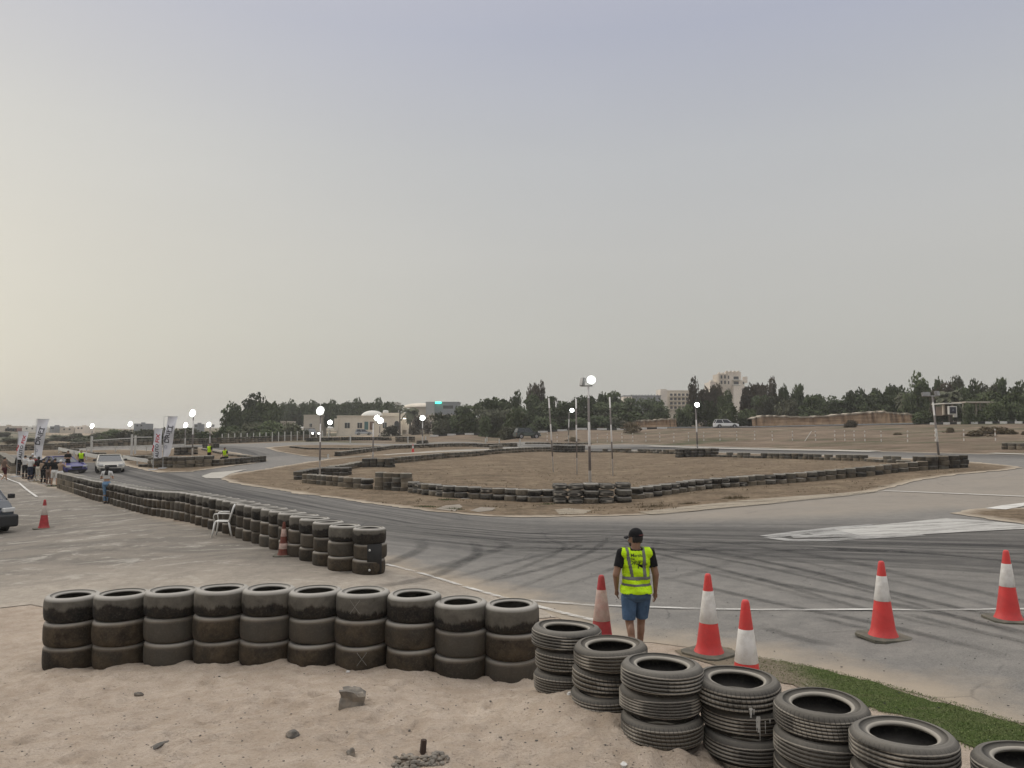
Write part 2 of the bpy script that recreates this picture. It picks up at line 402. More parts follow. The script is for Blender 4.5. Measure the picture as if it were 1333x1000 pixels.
# ---- materials of the ground
def mat_sand():
    t = NT('sand'); p = t.pos()
    big = t.noise(p, .7, 6, .6); mid = t.noise(p, 4.5, 8, .65); fine = t.noise(p, 60, 4, .7)
    c = t.mix(t.ramp(big, [(.3, 0.), (.7, 1.)]), (.47, .388, .31), (.60, .505, .41))
    c = t.mix(t.ramp(mid, [(.38, 0.), (.62, 1.)]), t.mix(1., c, (.80, .77, .73), 'MULTIPLY'), c)
    c = t.mix(t.math('MULTIPLY', t.ramp(fine, [(.3, 1.), (.5, 0.)]), .35), c, (.2, .15, .1))
    v = t.n('ShaderNodeTexVoronoi'); v.inputs['Scale'].default_value = 38; t.l(p, v.inputs['Vector'])
    c = t.mix(t.math('MULTIPLY', t.ramp(t.noise(p, 9, 8, .85, .5), [(.48, 0.), (.60, 1.)]), .38), c, (.33, .265, .20)); c = t.mix(t.math('MULTIPLY', t.ramp(t.noise(p, 26, 5, .8), [(.58, 0.), (.70, 1.)]), .7), c, (.15, .115, .085))  # darker grit, plus shade of small pits put into the sand colour
    peb = t.math('MULTIPLY', t.ramp(v.outputs['Distance'], [(.10, 1.), (.16, 0.)]), t.ramp(t.noise(p, 6, 3), [(.56, 0.), (.64, 1.)]))
    c = t.mix(peb, c, (.14, .12, .10))
    # scrub and dry earth farther away
    y = t.xyz(p)[1]; far = t.mapr(y, 12, 30)
    dry = t.mix(t.ramp(t.noise(p, .25, 8, .7), [(.35, 0.), (.65, 1.)]), (.12, .088, .06), (.23, .175, .125))
    dry = t.mix(t.ramp(t.noise(t.scale(p, (.05, .12, 1)), 1.2, 9, .75), [(.50, 0.), (.62, 1.)]), dry, (.075, .078, .042))
    dune = t.mix(t.ramp(t.noise(t.scale(p, (1, 2.5, 1)), .02, 9, .78), [(.40, 0.), (.54, 1.)]), (.36, .28, .20), (.075, .075, .045))
    c = t.mix(far, c, t.mix(t.mapr(y, 130, 190), dry, t.mix(t.mapr(t.xyz(p)[0], -10, -40), dry, dune)))
    hgt = t.math('ADD', t.math('MULTIPLY', mid, 1.), t.math('MULTIPLY', fine, .18))
    hgt = t.math('ADD', hgt, t.math('MULTIPLY', t.noise(t.scale(p, (1, 2.2, 1)), 14, 5, .6), .55))
    return t.fin(c, .95, t.bump(hgt, 1., .09), spec=.15)
def mat_asphalt():
    t = NT('asphalt'); p = t.pos()
    fine = t.noise(p, 48, 6, .85); big = t.noise(p, .35, 7, .6); mid = t.noise(p, 2.5, 9, .75)
    c = t.mix(t.ramp(fine, [(.35, 0.), (.65, 1.)]), (.078, .073, .065), (.255, .24, .213))
    c = t.mix(t.ramp(big, [(.35, 0.), (.65, .55)]), c, (.125, .12, .112))
    c = t.mix(t.ramp(mid, [(.42, 0.), (.70, .5)]), c, (.27, .25, .22))
    # pale aggregate flecks
    v = t.n('ShaderNodeTexVoronoi'); v.inputs['Scale'].default_value = 70; t.l(p, v.inputs['Vector'])
    c = t.mix(t.math('MULTIPLY', t.ramp(v.outputs['Distance'], [(.12, 1.), (.2, 0.)]), .35), c, (.38, .36, .33))
    # rubber laid down along the driving line, in long streaks
    for an, w0, w1, sx in (('ln', .4, 5.2, 1.), ('ln2', .6, 4.5, .6), ('ln3', .5, 4.0, .6)):
        d = t.attr(an); s = t.attr(an + 's')
        st = t.noise(t.cxyz(t.math('MULTIPLY', d, 3.2), t.math('MULTIPLY', s, .045), 0.), 1., 5, .75)
        st2 = t.noise(t.cxyz(t.math('MULTIPLY', d, .9), t.math('MULTIPLY', s, .03), 4.), 1., 4, .6)
        band = t.mapr(t.math('ABSOLUTE', d), w0, w1, 1., 0.)
        k = t.math('MULTIPLY', t.math('POWER', band, .8), t.ramp(t.math('ADD', t.math('MULTIPLY', st, .6), t.math('MULTIPLY', st2, .4)), [(.38, .10), (.58, 1.)]))
        c = t.mix(t.math('MULTIPLY', k, .93), c, (.022, .021, .021))
    # dust blown over the edges and the less driven parts
    e = t.attr('edge'); n = t.noise(p, .9, 7, .7)
    dust = t.ramp(t.math('ADD', t.mapr(e, -1.8, 0., 0., .55), t.math('MULTIPLY', n, .6)), [(.52, 0.), (.85, 1.)])
    c = t.mix(t.math('MULTIPLY', dust, .75), c, (.36, .295, .215))
    tan = t.math('MULTIPLY', t.attr('tan'), t.ramp(t.noise(p, .5, 6, .65), [(.2, .55), (.7, 1.)]))
    c = t.mix(t.math('MULTIPLY', tan, .6), c, (.30, .255, .20))
    # cracks
    cr = t.n('ShaderNodeTexVoronoi', feature='DISTANCE_TO_EDGE'); cr.inputs['Scale'].default_value = .33
    wob = t.n('ShaderNodeMixRGB', blend_type='ADD'); wob.inputs[0].default_value = .35; t.l(p, wob.inputs[1]); wn = t.n('ShaderNodeTexNoise'); wn.inputs['Scale'].default_value = 1.6; wn.inputs['Detail'].default_value = 6; t.l(p, wn.inputs['Vector']); t.l(wn.outputs[1], wob.inputs[2]); t.l(wob.outputs[0], cr.inputs['Vector'])
    c = t.mix(t.math('MULTIPLY', t.ramp(cr.outputs[0], [(.0, 1.), (.009, 0.)]), t.math('MULTIPLY', t.ramp(big, [(.5, 0.), (.6, 1.)]), .5)), c, (.03, .03, .03))
    return t.fin(c, .9, t.bump(fine, .35, .006), spec=.2)
def mat_pad():
    t = NT('paddock_asphalt'); p = t.pos()
    fine = t.noise(p, 70, 3, .7); big = t.noise(p, .3, 7, .65); mid = t.noise(p, 1.6, 8, .7)
    c = t.mix(t.ramp(fine, [(.35, 0.), (.65, 1.)]), (.13, .117, .10), (.225, .202, .17))
    warp = t.scale(p, (.6, 1.25, 1), (0, 0, R(-14)))
    d = t.ramp(t.noise(warp, .75, 9, .72, .6), [(.44, 0.), (.54, 1.)])
    nearw = t.math('MULTIPLY', t.mapr(t.xyz(p)[1], 30, 12, .45, 1.), d)
    c = t.mix(t.math('MULTIPLY', nearw, .55), c, (.31, .27, .22))
    w = t.ramp(t.noise(warp, 1.15, 9, .75, .8), [(.54, 0.), (.61, 1.)])
    c = t.mix(t.math('MULTIPLY', w, .7), c, (.44, .41, .355))
    dk = t.math('MULTIPLY', t.ramp(t.noise(p, .55, 8, .8), [(.56, 0.), (.68, 1.)]), .7)
    c = t.mix(dk, c, (.07, .068, .062))
    e = t.attr('edge'); n = t.noise(p, 1.1, 7, .7)
    dust = t.ramp(t.math('ADD', t.mapr(e, -1.0, 0., 0., .45), t.math('MULTIPLY', n, .6)), [(.5, 0.), (.85, 1.)])
    c = t.mix(dust, c, (.43, .355, .27))
    sandy = t.ramp(t.math('ADD', t.mapr(t.xyz(p)[1], 20., 10., 0., .75), t.math('MULTIPLY', t.noise(p, .55, 8, .75), .55)), [(.48, 0.), (.80, 1.)])
    c = t.mix(sandy, c, t.mix(t.ramp(t.noise(p, 5, 8, .75), [(.35, 0.), (.65, 1.)]), (.34, .295, .24), (.47, .41, .335)))
    c = t.mix(t.math('MULTIPLY', t.ramp(t.noise(p, 22, 6, .8), [(.55, 0.), (.68, 1.)]), .4), c, (.14, .12, .10))
    return t.fin(c, .93, t.bump(t.math('ADD', fine, t.math('MULTIPLY', mid, .8)), .8, .03), spec=.18)
def mat_dirt():
    t = NT('dry_earth'); p = t.pos()
    c = t.mix(t.ramp(t.noise(p, 1.1, 9, .75), [(.35, 0.), (.65, 1.)]), (.105, .078, .05), (.225, .168, .112))
    st = t.noise(t.scale(p, (.18, .75, 1), (0, 0, R(4))), .8, 9, .8)
    c = t.mix(t.math('MULTIPLY', t.ramp(st, [(.47, 0.), (.60, 1.)]), .75), c, (.085, .063, .04))
    c = t.mix(t.math('MULTIPLY', t.ramp(t.noise(t.scale(p, (.7, 1.2, 1)), 2.6, 9, .85), [(.50, 0.), (.58, 1.)]), .65), c, (.055, .042, .028))
    c = t.mix(t.math('MULTIPLY', t.ramp(t.noise(p, .35, 9, .8), [(.52, 0.), (.60, 1.)]), .55), c, (.24, .19, .125))
    c = t.mix(t.math('MULTIPLY', t.ramp(t.noise(p, 5.5, 7, .8), [(.50, 0.), (.62, 1.)]), .6), c, (.28, .215, .15))
    e = t.attr('edge')
    pale = t.ramp(t.math('ADD', t.mapr(e, -1.1, 0., 0., .55), t.math('MULTIPLY', t.noise(p, 1.3, 7, .7), .6)), [(.5, 0.), (.8, 1.)])
    c = t.mix(t.math('MULTIPLY', pale, .8), c, (.43, .37, .29))
    return t.fin(c, .97, t.bump(t.noise(p, 7, 8, .8), .9, .05), spec=.1)
def mat_turf():
    t = NT('artificial_turf'); p = t.pos()
    c = t.mix(t.ramp(t.noise(p, 55, 6, .85), [(.38, 0.), (.62, 1.)]), (.035, .062, .014), (.12, .165, .045))
    c = t.mix(t.math('MULTIPLY', t.ramp(t.noise(t.scale(p, (1, 3, 1), (0, 0, R(-25))), 2.2, 7, .7), [(.45, 0.), (.7, 1.)]), .5), c, (.15, .15, .07))
    w = t.attr('wear'); dust = t.ramp(t.math('ADD', t.math('MULTIPLY', w, .75), t.math('MULTIPLY', t.noise(p, 2.3, 9, .8), .6)), [(.30, 0.), (.60, 1.)])
    c = t.mix(dust, c, (.26, .215, .155))
    v = t.n('ShaderNodeTexVoronoi'); v.inputs['Scale'].default_value = 5.5; t.l(p, v.inputs['Vector'])
    c = t.mix(t.ramp(v.outputs['Distance'], [(.05, 1.), (.075, 0.)]), c, (.5, .48, .42)); c = t.mix(t.math('MULTIPLY', t.ramp(t.noise(p, 18, 6, .85), [(.54, 0.), (.66, 1.)]), .5), c, (.02, .03, .01))
    return t.fin(c, .9, t.bump(t.noise(p, 70, 6, .85), 1., .03), spec=.1)
def mat_paint(name='track_paint', lo=.40, hi=.62, col=(.62, .60, .55), st=1.):
    t = NT(name); p = t.pos()
    n = t.noise(t.scale(p, (.45, 2.2, 1), (0, 0, R(3))), 1.6, 9, .78)
    wear = t.ramp(n, [(lo, 1.), (hi, 0.)])
    tr = t.n('ShaderNodeBsdfTransparent'); mx = t.n('ShaderNodeMixShader'); c = t.mix(t.noise(p, 25, 5, .7), tuple(q * .8 for q in col), col)
    t.fin(c, .85, None, spec=.2); t.l(t.math('MULTIPLY', wear, st), mx.inputs[0]); t.l(tr.outputs[0], mx.inputs[1]); t.l(t.b.outputs[0], mx.inputs[2]); t.l(mx.outputs[0], t.out.inputs[0]); return t.m
def mat_skid():
    t = NT('tyre_rubber_marks'); p = t.pos()
    tr = t.n('ShaderNodeBsdfTransparent'); mx = t.n('ShaderNodeMixShader')
    t.fin((.02, .02, .02), .8, None, spec=.2); a = t.attr('fade')
    k = t.math('MULTIPLY', a, t.ramp(t.noise(p, 3.5, 7, .75), [(.3, .25), (.65, 1.)]))
    t.l(k, mx.inputs[0]); t.l(tr.outputs[0], mx.inputs[1]); t.l(t.b.outputs[0], mx.inputs[2]); t.l(mx.outputs[0], t.out.inputs[0]); return t.m
# ---- build ground and sheets
gm = mk_grid('ground'); gm.materials.append(mat_sand()); g = link('ground', gm, smooth=True); tag(g, kind='structure')
def edge_of(poly): return lambda x, y: sdist(x, y, poly)
def aL(line, k): return lambda x, y: sdist(x, y, line, False)[k]
TAN = gpoly([(690,668),(850,668),(1000,655),(1130,640),(1200,622),(1340,610),(1600,616),(1600,690),(1235,662),(1100,672),(900,678),(760,676)])
def tanf(x, y): return np.clip(.5 - sdist(x, y, TAN) / 2.2, 0, 1)
tp = jag(W_TRACK, .25, .09, 1)
sheet('track', [tp], mat_asphalt(), .004, .0002, {'edge': edge_of(W_TRACK), 'ln': aL(LINE, 0), 'lns': aL(LINE, 1), 'ln2': aL(LINE2, 0), 'ln2s': aL(LINE2, 1), 'ln3': aL(LINE3, 0), 'ln3s': aL(LINE3, 1), 'tan': tanf})
wp = gpoly(Z_PAD); sheet('paddock_road', [jag(wp, .25, .22, 5)], mat_pad(), .006, .0003, {'edge': edge_of(wp)})
md = mat_dirt()
for nm, zz, sdd in (('infield_ground', Z_I1, 11), ('dirt_island', Z_I2, 12), ('dirt_island', Z_I3, 13), ('dirt_verge', Z_I4, 14), ('dirt_island', Z_I5, 15)):
    w = gpoly(zz); sheet(nm, [jag(w, .3, .2 if zz is Z_I1 else .12, sdd)], md, .012, .0006, {'edge': edge_of(w)})
wt = gpoly(Z_TURF); w0 = np.array(G(935, 850)[:2])
sheet('turf_strip', [jag(wt, .08, .09, 21)], mat_turf(), .008, .0003, {'wear': lambda x, y: np.clip(1 - (x - w0[0]) / .9, 0, 1) * .9})
def strip(px, w, seg=None, world=False):
    P = [np.array(q[:2]) for q in (px if world else [G(*p) for p in px])]; L = []; Rr = []
    for i, p in enumerate(P):
        d = P[min(i + 1, len(P) - 1)] - P[max(i - 1, 0)]; d = d / np.linalg.norm(d); n = np.array([-d[1], d[0]]) * w / 2
        L.append(tuple(p + n)); Rr.append(tuple(p - n))
    return L + Rr[::-1]
paint = mat_paint()
sheet('white_marking', [strip([(999,700),(1040,694.8),(1090,689.3),(1140,685)], .55), strip([(999,700.5),(1030,704.8),(1075,704.6),(1130,701),(1200,697)], .35), strip([(1060,697.5),(1110,694),(1150,695)], .9), strip([(1030,699.5),(1100,698.5),(1150,698)], .5)], mat_paint('worn_white_edge', .44, .68, (.46, .45, .42), .8), .014, .0006)
sheet('white_marking', [gpoly([(1085,690),(1110,688.3),(1140,684.8),(1180,681.3),(1232,675.8),(1270,678.2),(1333,684.3),(1400,690),(1333,690),(1270,693),(1200,697),(1150,700),(1120,699)])], mat_paint('worn_white_area', .44, .80, (.50, .485, .445), .92), .016, .0006)
sheet('white_line', [strip([(503,736),(560,751),(625,771),(690,788),(735,800),(790,813)], .11), strip([(690,783),(780,790),(900,794),(1050,795.5),(1200,796),(1333,794.5),(1500,792)], .10)], paint, .02, .0004)
sheet('white_line', [strip([(1150,640),(1250,644),(1345,648)], .14), strip([(1296,664),(1318,660),(1350,656)], .6), strip([(-2,618),(25,630),(48,648)], .12), strip([(0,618.5),(40,617.5),(60,617)], .14), strip([(600,650.3),(640,650)], .1)], mat_paint('worn_line', .5, .8), .02, .0008)
conc = mat_paint('pale_concrete', .52, .95, (.47, .44, .38), .9)
sheet('concrete_kerb', [strip([(500,593.2),(545,590.4),(600,587.6),(640,585.6),(690,584.2)], 1.6), strip([(845,581.6),(920,584),(1000,586),(1080,587.2),(1140,588.6)], 1.4), strip([(1290,591),(1340,592.5),(1400,594)], .8),
     gpoly([(262,621),(275,616.5),(300,614.5),(322,612),(300,618),(288,624),(268,624)])], conc, .02, .0008)
sheet('concrete_slab', [gpoly([(567,664),(580,659.5),(598,658),(602,661),(592,667)]), gpoly([(612,666),(626,661.5),(646,662.5),(640,666),(622,668)])], mat_paint('slab_concrete', .5, .8, (.33, .29, .235), .85), .02, .0008)
sheet('concrete_kerb', [gpoly([(722,665),(740,663),(770,666),(760,671),(728,671)]), gpoly([(830,668),(900,660),(1000,650),(1125,641),(1150,640),(1100,647),(1000,657.5),(900,667),(850,671.5)])], mat_paint('sandy_edge', .42, .72, (.42, .365, .28), .8), .024, .0008)
# skid marks as thin rubber streaks
SK = [[(470,768),(560,752),(620,722),(615,705)],[(610,765),(680,740),(735,712),(700,700)],[(640,778),(760,735),(830,712),(800,702)],[(700,772),(780,748),(840,722),(860,700)],
      [(560,716),(800,716),(950,745),(1120,792),(1333,840)],[(720,700),(900,722),(1050,752),(1200,790),(1400,850)],[(830,705),(1000,733),(1150,770),(1350,815)],[(860,752),(990,782),(1150,815),(1333,862)],
      [(900,742),(1000,764),(1110,795)],[(985,815),(1040,832),(1090,842)],[(1180,800),(1260,820),(1400,855)],[(900,722),(1100,728),(1333,733)],[(760,712),(1000,720),(1200,724),(1400,729)],[(1000,722),(1200,735),(1400,760)],
      [(620,708),(800,715),(1000,717),(1200,718)],[(500,700),(640,712),(800,716)],[(840,758),(900,748),(990,722),(1080,712)],[(500,690),(620,700),(760,700),(900,698),(1100,704)],[(400,676),(520,694),(660,706)],[(1050,715),(1200,720),(1400,722)]]
polys = []; fades = []
rs = random.Random(5)
def catm(P, n=14):
    out = []; P = [P[0]] + P + [P[-1]]
    for i in range(1, len(P) - 2):
        for k in range(n):
            t = k / n; a, b, c, d = P[i - 1], P[i], P[i + 1], P[i + 2]
            out.append(tuple(.5 * (2 * b[j] + (c[j] - a[j]) * t + (2 * a[j] - 5 * b[j] + 4 * c[j] - d[j]) * t * t + (3 * b[j] - a[j] - 3 * c[j] + d[j]) * t ** 3) for j in range(2)))
    return out + [P[-1]]
sv = []; sf = []; sa = []
for q in SK:
    wl = catm([G(*p)[:2] for p in q])
    for off in (0, rs.uniform(1.1, 1.5)):
        wd = rs.uniform(.2, .4); al = rs.uniform(.16, .42); n = len(wl); b = len(sv)
        for i, p in enumerate(wl):
            d = np.array(wl[min(i + 1, n - 1)]) - np.array(wl[max(i - 1, 0)]); d /= np.linalg.norm(d) + 1e-9; nn = np.array([-d[1], d[0]])
            fd = al * min(1, i / (n * .2), (n - 1 - i) / (n * .25))
            for k, e in ((-.5, 0), (-.2, 1), (.2, 1), (.5, 0)):
                x, y = np.array(p) + nn * (off + k * wd); sv.append((x, y, Hg(x, y) + .012 + .0005 * y)); sa.append(fd * e)
            if i:
                for k in range(3): sf.append((b + 4 * i - 4 + k, b + 4 * i - 3 + k, b + 4 * i + 1 + k, b + 4 * i + k))
me = bpy.data.meshes.new('skid_marks'); me.from_pydata(sv, [], sf); fattr(me, 'fade', sa); tag(link('skid_marks', me, mat_skid()), kind='structure')

# short blades of the artificial turf
tb = MB(); rs = random.Random(77); WTa = np.array(wt); x0_, y0_ = WTa.min(0); x1_, y1_ = WTa.max(0)
qx = np.array([rs.uniform(max(0, x0_), min(8, x1_)) for _ in range(60000)]); qy = np.array([rs.uniform(max(4, y0_), y1_) for _ in range(60000)]); dd_ = sdist(qx, qy, wt)
wn_ = vnoise(qx, qy, 1.3, 31) + .5 * vnoise(qx, qy, 4., 32)
for x, y, d_, n_ in zip(qx, qy, dd_, wn_):
    if d_ > .03 + .05 * rs.random() or n_ < -.12 or rs.random() < max(0, 1 - (x - w0[0]) / 1.0) or len(tb.f) > 26000: continue
    z = Hg(x, y) + .01; k = rs.uniform(.005, .013); a = rs.uniform(0, 6.28); dx, dy = math.cos(a) * .005, math.sin(a) * .005; b = len(tb.v)
    tb.v += [(x - dx, y - dy, z), (x + dx, y + dy, z), (x + rs.uniform(-.012, .012), y + rs.uniform(-.012, .012), z + k)]; tb.f.append((b, b + 1, b + 2))
def mat_blade():
    t = NT('turf_blade'); ri = t.n('ShaderNodeNewGeometry').outputs['Random Per Island']; return t.fin(t.mix(ri, (.05, .075, .022), (.17, .20, .075)), .7, spec=.2)
tag(tb.build('grass', mat_blade(), fix=False), kind='stuff')
# ------------------------------------------------------------ tyres
def tyre_mesh(name, D, W, seed=0, grooves=0, nseg=44, low=False):
    """a tyre lying flat: revolved profile with rounded shoulders, beads and a hollow inside"""
    rs = random.Random(seed); Ro = D / 2; hh = W / 2; rb = Ro * rs.uniform(.60, .66) if not grooves else Ro * .60
    if low: outer = [(Ro, -hh + .03), (Ro, hh - .03)]; nseg = 18
    elif grooves:
        outer = [(Ro - .012, -hh + .028), (Ro - .003, -hh + .04)]
        gw = .0055; span = (W - .085); 
        ng = (4, 3, 4, 5, 4)[seed % 5]; gw *= (1., 1.35, .8, .7, 1.1)[seed % 5]
        for k in range(ng):
            z = -span / 2 + span * (k + .5) / ng
            outer += [(Ro, z - gw - .001), (Ro - .011, z - gw + .001), (Ro - .011, z + gw - .001), (Ro, z + gw + .001)]
        outer += [(Ro - .003, hh - .04), (Ro - .012, hh - .028)]
    else: outer = [(Ro - .010, -hh + .022), (Ro - .002, -hh + .045), (Ro + .003, -hh * .4), (Ro + .004, 0), (Ro + .003, hh * .4), (Ro - .002, hh - .045), (Ro - .010, hh - .022)]
    bulge = .0
    top = [(Ro - .030, hh - .008), (Ro - .046, hh - .003), (Ro - .049, hh - .006), (Ro - .053, hh - .002), (Ro - .070, hh - .0), (Ro * .5 + rb * .5, hh - .006), (rb + .036, hh - .014), (rb + .033, hh - .021), (rb + .022, hh - .016), (rb + .010, hh - .020), (rb, hh - .032)]
    if low: top = [(Ro - .03, hh - .004), (rb + .02, hh - .01), (rb, hh - .03)]
    ins = [(rb + .012, hh - .045), (Ro * .5 + rb * .5, hh - .022), (Ro - .035, hh - .05), (Ro - .022, 0)]
    if low: ins = [(Ro - .04, hh - .06)]
    prof = outer + top + ins + [(r, -z) for r, z in ins[::-1] if z != 0] + [(r, -z) for r, z in top[::-1]]
    m = len(prof); v = []; f = []
    a1, a2, p1, p2 = rs.uniform(.003, .02), rs.uniform(.001, .011), rs.uniform(0, 6), rs.uniform(0, 6)
    sag = rs.uniform(.001, .006)
    for k in range(nseg):
        t = 2 * PI * k / nseg; q = 1 + a1 * math.cos(2 * t + p1) + a2 * math.cos(3 * t + p2)
        for r, z in prof: v.append((r * q * math.cos(t), r * q * math.sin(t), z + sag * math.cos(2 * t + p2) * (z / hh)))
    for k in range(nseg):
        k2 = (k + 1) % nseg
        for i in range(m):
            j = (i + 1) % m; f.append((k * m + i, k2 * m + i, k2 * m + j, k * m + j))
    me = bpy.data.meshes.new(name); me.from_pydata(v, [], f); me.update()
    arc = [0]
    for i in range(m): arc.append(arc[-1] + math.hypot(prof[(i + 1) % m][0] - prof[i][0], prof[(i + 1) % m][1] - prof[i][1]))
    uv = me.uv_layers.new(name='UVMap'); d = []
    for k in range(nseg):
        for i in range(m): d += [k / nseg, arc[i], (k + 1) / nseg, arc[i], (k + 1) / nseg, arc[i + 1], k / nseg, arc[i + 1]]
    uv.data.foreach_set('uv', d); me.polygons.foreach_set('use_smooth', [True] * len(me.polygons))
    me['span'] = arc[len(outer) - 1]
    return me
def mat_tyre(name, kind):
    t = NT(name); o = t.coord('Object'); x, y, z = t.xyz(o); rnd = t.n('ShaderNodeObjectInfo').outputs['Random']
    uvn = t.coord('UV'); u, v, _ = t.xyz(uvn)
    nrm = t.xyz(t.n('ShaderNodeNewGeometry').outputs['Normal'])[2]
    ang = t.math('ARCTAN2', y, x); w = t.math('MULTIPLY', rnd, 37.)
    r = t.math('SQRT', t.math('ADD', t.math('MULTIPLY', x, x), t.math('MULTIPLY', y, y)))
    mott = t.noise(o, 5, 8, .7, .3, w); fine = t.noise(o, 45, 5, .7, 0, w); bigm = t.noise(o, 2.2, 5, .6, .2, w)
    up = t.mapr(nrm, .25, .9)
    if kind == 'top':
        drip = t.noise(t.cxyz(t.math('MULTIPLY', ang, 4.2), t.math('MULTIPLY', z, 1.6), w), 1., 7, .78)
        low = t.noise(t.cxyz(ang, 0., w), 1.1, 2, .5)
        ed = t.math('ADD', z, t.math('ADD', t.math('MULTIPLY', t.math('SUBTRACT', drip, .5), t.math('ADD', .04, t.math('MULTIPLY', rnd, .20))), t.math('MULTIPLY', t.math('SUBTRACT', low, .5), .24)))
        ed = t.math('ADD', ed, t.math('MULTIPLY', t.math('SUBTRACT', rnd, .45), .13)); msk = t.mapr(ed, -.012, .022)
        c = t.mix(t.ramp(mott, [(.3, 0.), (.7, 1.)]), (.048, .043, .035), (.135, .123, .10))
        dk = t.mix(t.ramp(mott, [(.40, 0.), (.70, 1.)]), (.006, .0055, .005), (.034, .026, .017))
        c = t.mix(msk, dk, c); c = t.mix(t.mapr(z, .105, .145), c, (.25, .235, .205))
        rg = .82
    elif kind in ('low', 'pale'):
        c = t.mix(t.ramp(mott, [(.35, 0.), (.68, 1.)]), (.014, .010, .006), (.085, .062, .037))
        c = t.mix(t.ramp(bigm, [(.45, 0.), (.62, .75)]), c, t.mix(rnd, (.008, .007, .0055), (.062, .054, .041)))
        c = t.mix(t.math('MULTIPLY', t.mapr(rnd, .65, .95), .5), c, (.075, .069, .058)); c = t.mix(t.math('MULTIPLY', t.mapr(z, .09, .14), t.math('ADD', .2, t.math('MULTIPLY', mott, .8))), c, (.27, .225, .17))
        c = t.mix(t.math('MULTIPLY', t.ramp(t.noise(o, 9, 6, .8, 1., w), [(.64, 0.), (.70, 1.)]), .45), c, (.19, .16, .12))
        if kind == 'pale': c = t.mix(t.math('ADD', .35, t.math('MULTIPLY', rnd, .6)), c, t.mix(t.ramp(mott, [(.35, 0.), (.65, 1.)]), (.085, .07, .05), (.26, .225, .17)))
        rg = .8
    else:
        c = t.mix(t.ramp(mott, [(.35, 0.), (.65, 1.)]), (.026, .024, .021), (.09, .083, .070))
        if kind == 'brown': c = t.mix(.5, c, t.mix(t.ramp(bigm, [(.35, 0.), (.65, 1.)]), (.07, .056, .038), (.155, .128, .092)))
        gr = t.mapr(r, .3165, .3205)  # darker inside the grooves, paler on their lips
        c = t.mix(gr, t.mix(t.mapr(r, .29, .305), t.mix(1., c, (.8, .8, .8), 'MULTIPLY'), (.012, .011, .010)), c)
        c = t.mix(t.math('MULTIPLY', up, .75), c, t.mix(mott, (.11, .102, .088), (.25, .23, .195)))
        # raised lettering ring is only suggested by wear on the sidewall
        c = t.mix(t.mapr(rnd, .2, .9, 0., .45), c, t.mix(1., c, (.55, .53, .50), 'MULTIPLY')); lip = t.math('MULTIPLY', t.mapr(r, .318, .3215), t.mapr(r, .3245, .3225)); c = t.mix(t.math('MULTIPLY', lip, .8), c, (.34, .31, .26))
        c = t.mix(t.math('MULTIPLY', t.mapr(r, .222, .214), t.mapr(r, .19, .197)), c, (.30, .275, .23))
        rg = .78
    c = t.mix(t.math('MULTIPLY', t.ramp(fine, [(.5, 0.), (.75, 1.)]), .3), c, (.16, .14, .11))
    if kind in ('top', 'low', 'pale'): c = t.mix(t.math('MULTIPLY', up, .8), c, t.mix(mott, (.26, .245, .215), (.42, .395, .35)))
    pass
    hgt = t.math('ADD', t.math('MULTIPLY', fine, .5), mott)
    if kind in ('groove', 'brown'):
        # sipes and shoulder blocks across the tread, drawn as relief
        s1 = t.math('PINGPONG', t.math('MULTIPLY', t.math('ADD', u, t.math('MULTIPLY', v, .06)), 118.), 1.)
        cut = t.math('MULTIPLY', t.ramp(s1, [(.10, 1.), (.2, 0.)]), t.mapr(r, .300, .312))
        c = t.mix(t.math('MULTIPLY', t.math('MULTIPLY', cut, t.math('GREATER_THAN', t.math('FRACT', t.math('MULTIPLY', rnd, 7.)), .45)), .6), c, (.022, .021, .018)); hgt = t.math('SUBTRACT', hgt, t.math('MULTIPLY', cut, 1.6))
        ring = t.math('MULTIPLY', t.ramp(t.math('PINGPONG', t.math('MULTIPLY', r, 42.), 1.), [(.0, 1.), (.16, 0.)]), t.mapr(t.math('ABSOLUTE', nrm), .6, .9)); hgt = t.math('SUBTRACT', hgt, t.math('MULTIPLY', ring, .8))
    return t.fin(c, rg, t.bump(hgt, .55, .006), spec=.3)
MT = {k: mat_tyre('rubber_' + k, k) for k in ('top', 'low', 'pale', 'groove', 'brown')}
TM = {}
def tyre_variants(key, mk, D, W, n, grooves=0):
    TM[key] = []
    for i in range(n):
        me = tyre_mesh('tyre', D, W, hash((key, i)) % 1000 if False else 100 * len(TM) + i, grooves); me.materials.append(MT[mk]); TM[key].append(me)
SW = .305
tyre_variants('slick_top', 'top', .65, SW, 4); tyre_variants('slick_low', 'low', .65, SW, 4)
tyre_variants('road', 'groove', .65, .195, 5, 1); tyre_variants('road_brown', 'brown', .65, .195, 5, 1)
tyre_variants('infield_top', 'top', .64, .27, 3); tyre_variants('infield_low', 'pale', .64, .27, 3); tyre_variants('infield_road', 'groove', .64, .22, 2, 0)
TY = []   # every tyre: dict(key, loc, rot, label, group, prio)
rt = random.Random(11)
def stack(x, y, n, keys, W, lab, grp, z=None, jit=.02, D=.65, sc=1.0, tilt=0.01):
    z0 = min(Hg(x, y), Hg(x, y - .25), Hg(x, y + .25)) - .012 if z is None else z
    dx = dy = 0
    for k in range(n):
        jx, jy = rt.uniform(-jit, jit), rt.uniform(-jit, jit)
        key = keys[k] if isinstance(keys, (list, tuple)) else keys
        pos = ('bottom', 'top') if n == 2 else ('bottom', 'middle', 'top') if n == 3 else ('bottom', 'second', 'third', 'top')
        TY.append(dict(key=key, loc=(x + jx, y + jy, z0 + W * (k + .5)), rot=(rt.uniform(-tilt, tilt), rt.uniform(-tilt, tilt), rt.uniform(0, 6.28)), label=lab.format(pos=('single' if n == 1 else pos[k])), group=grp, prio=D * sc / max(3, y), sc=sc))
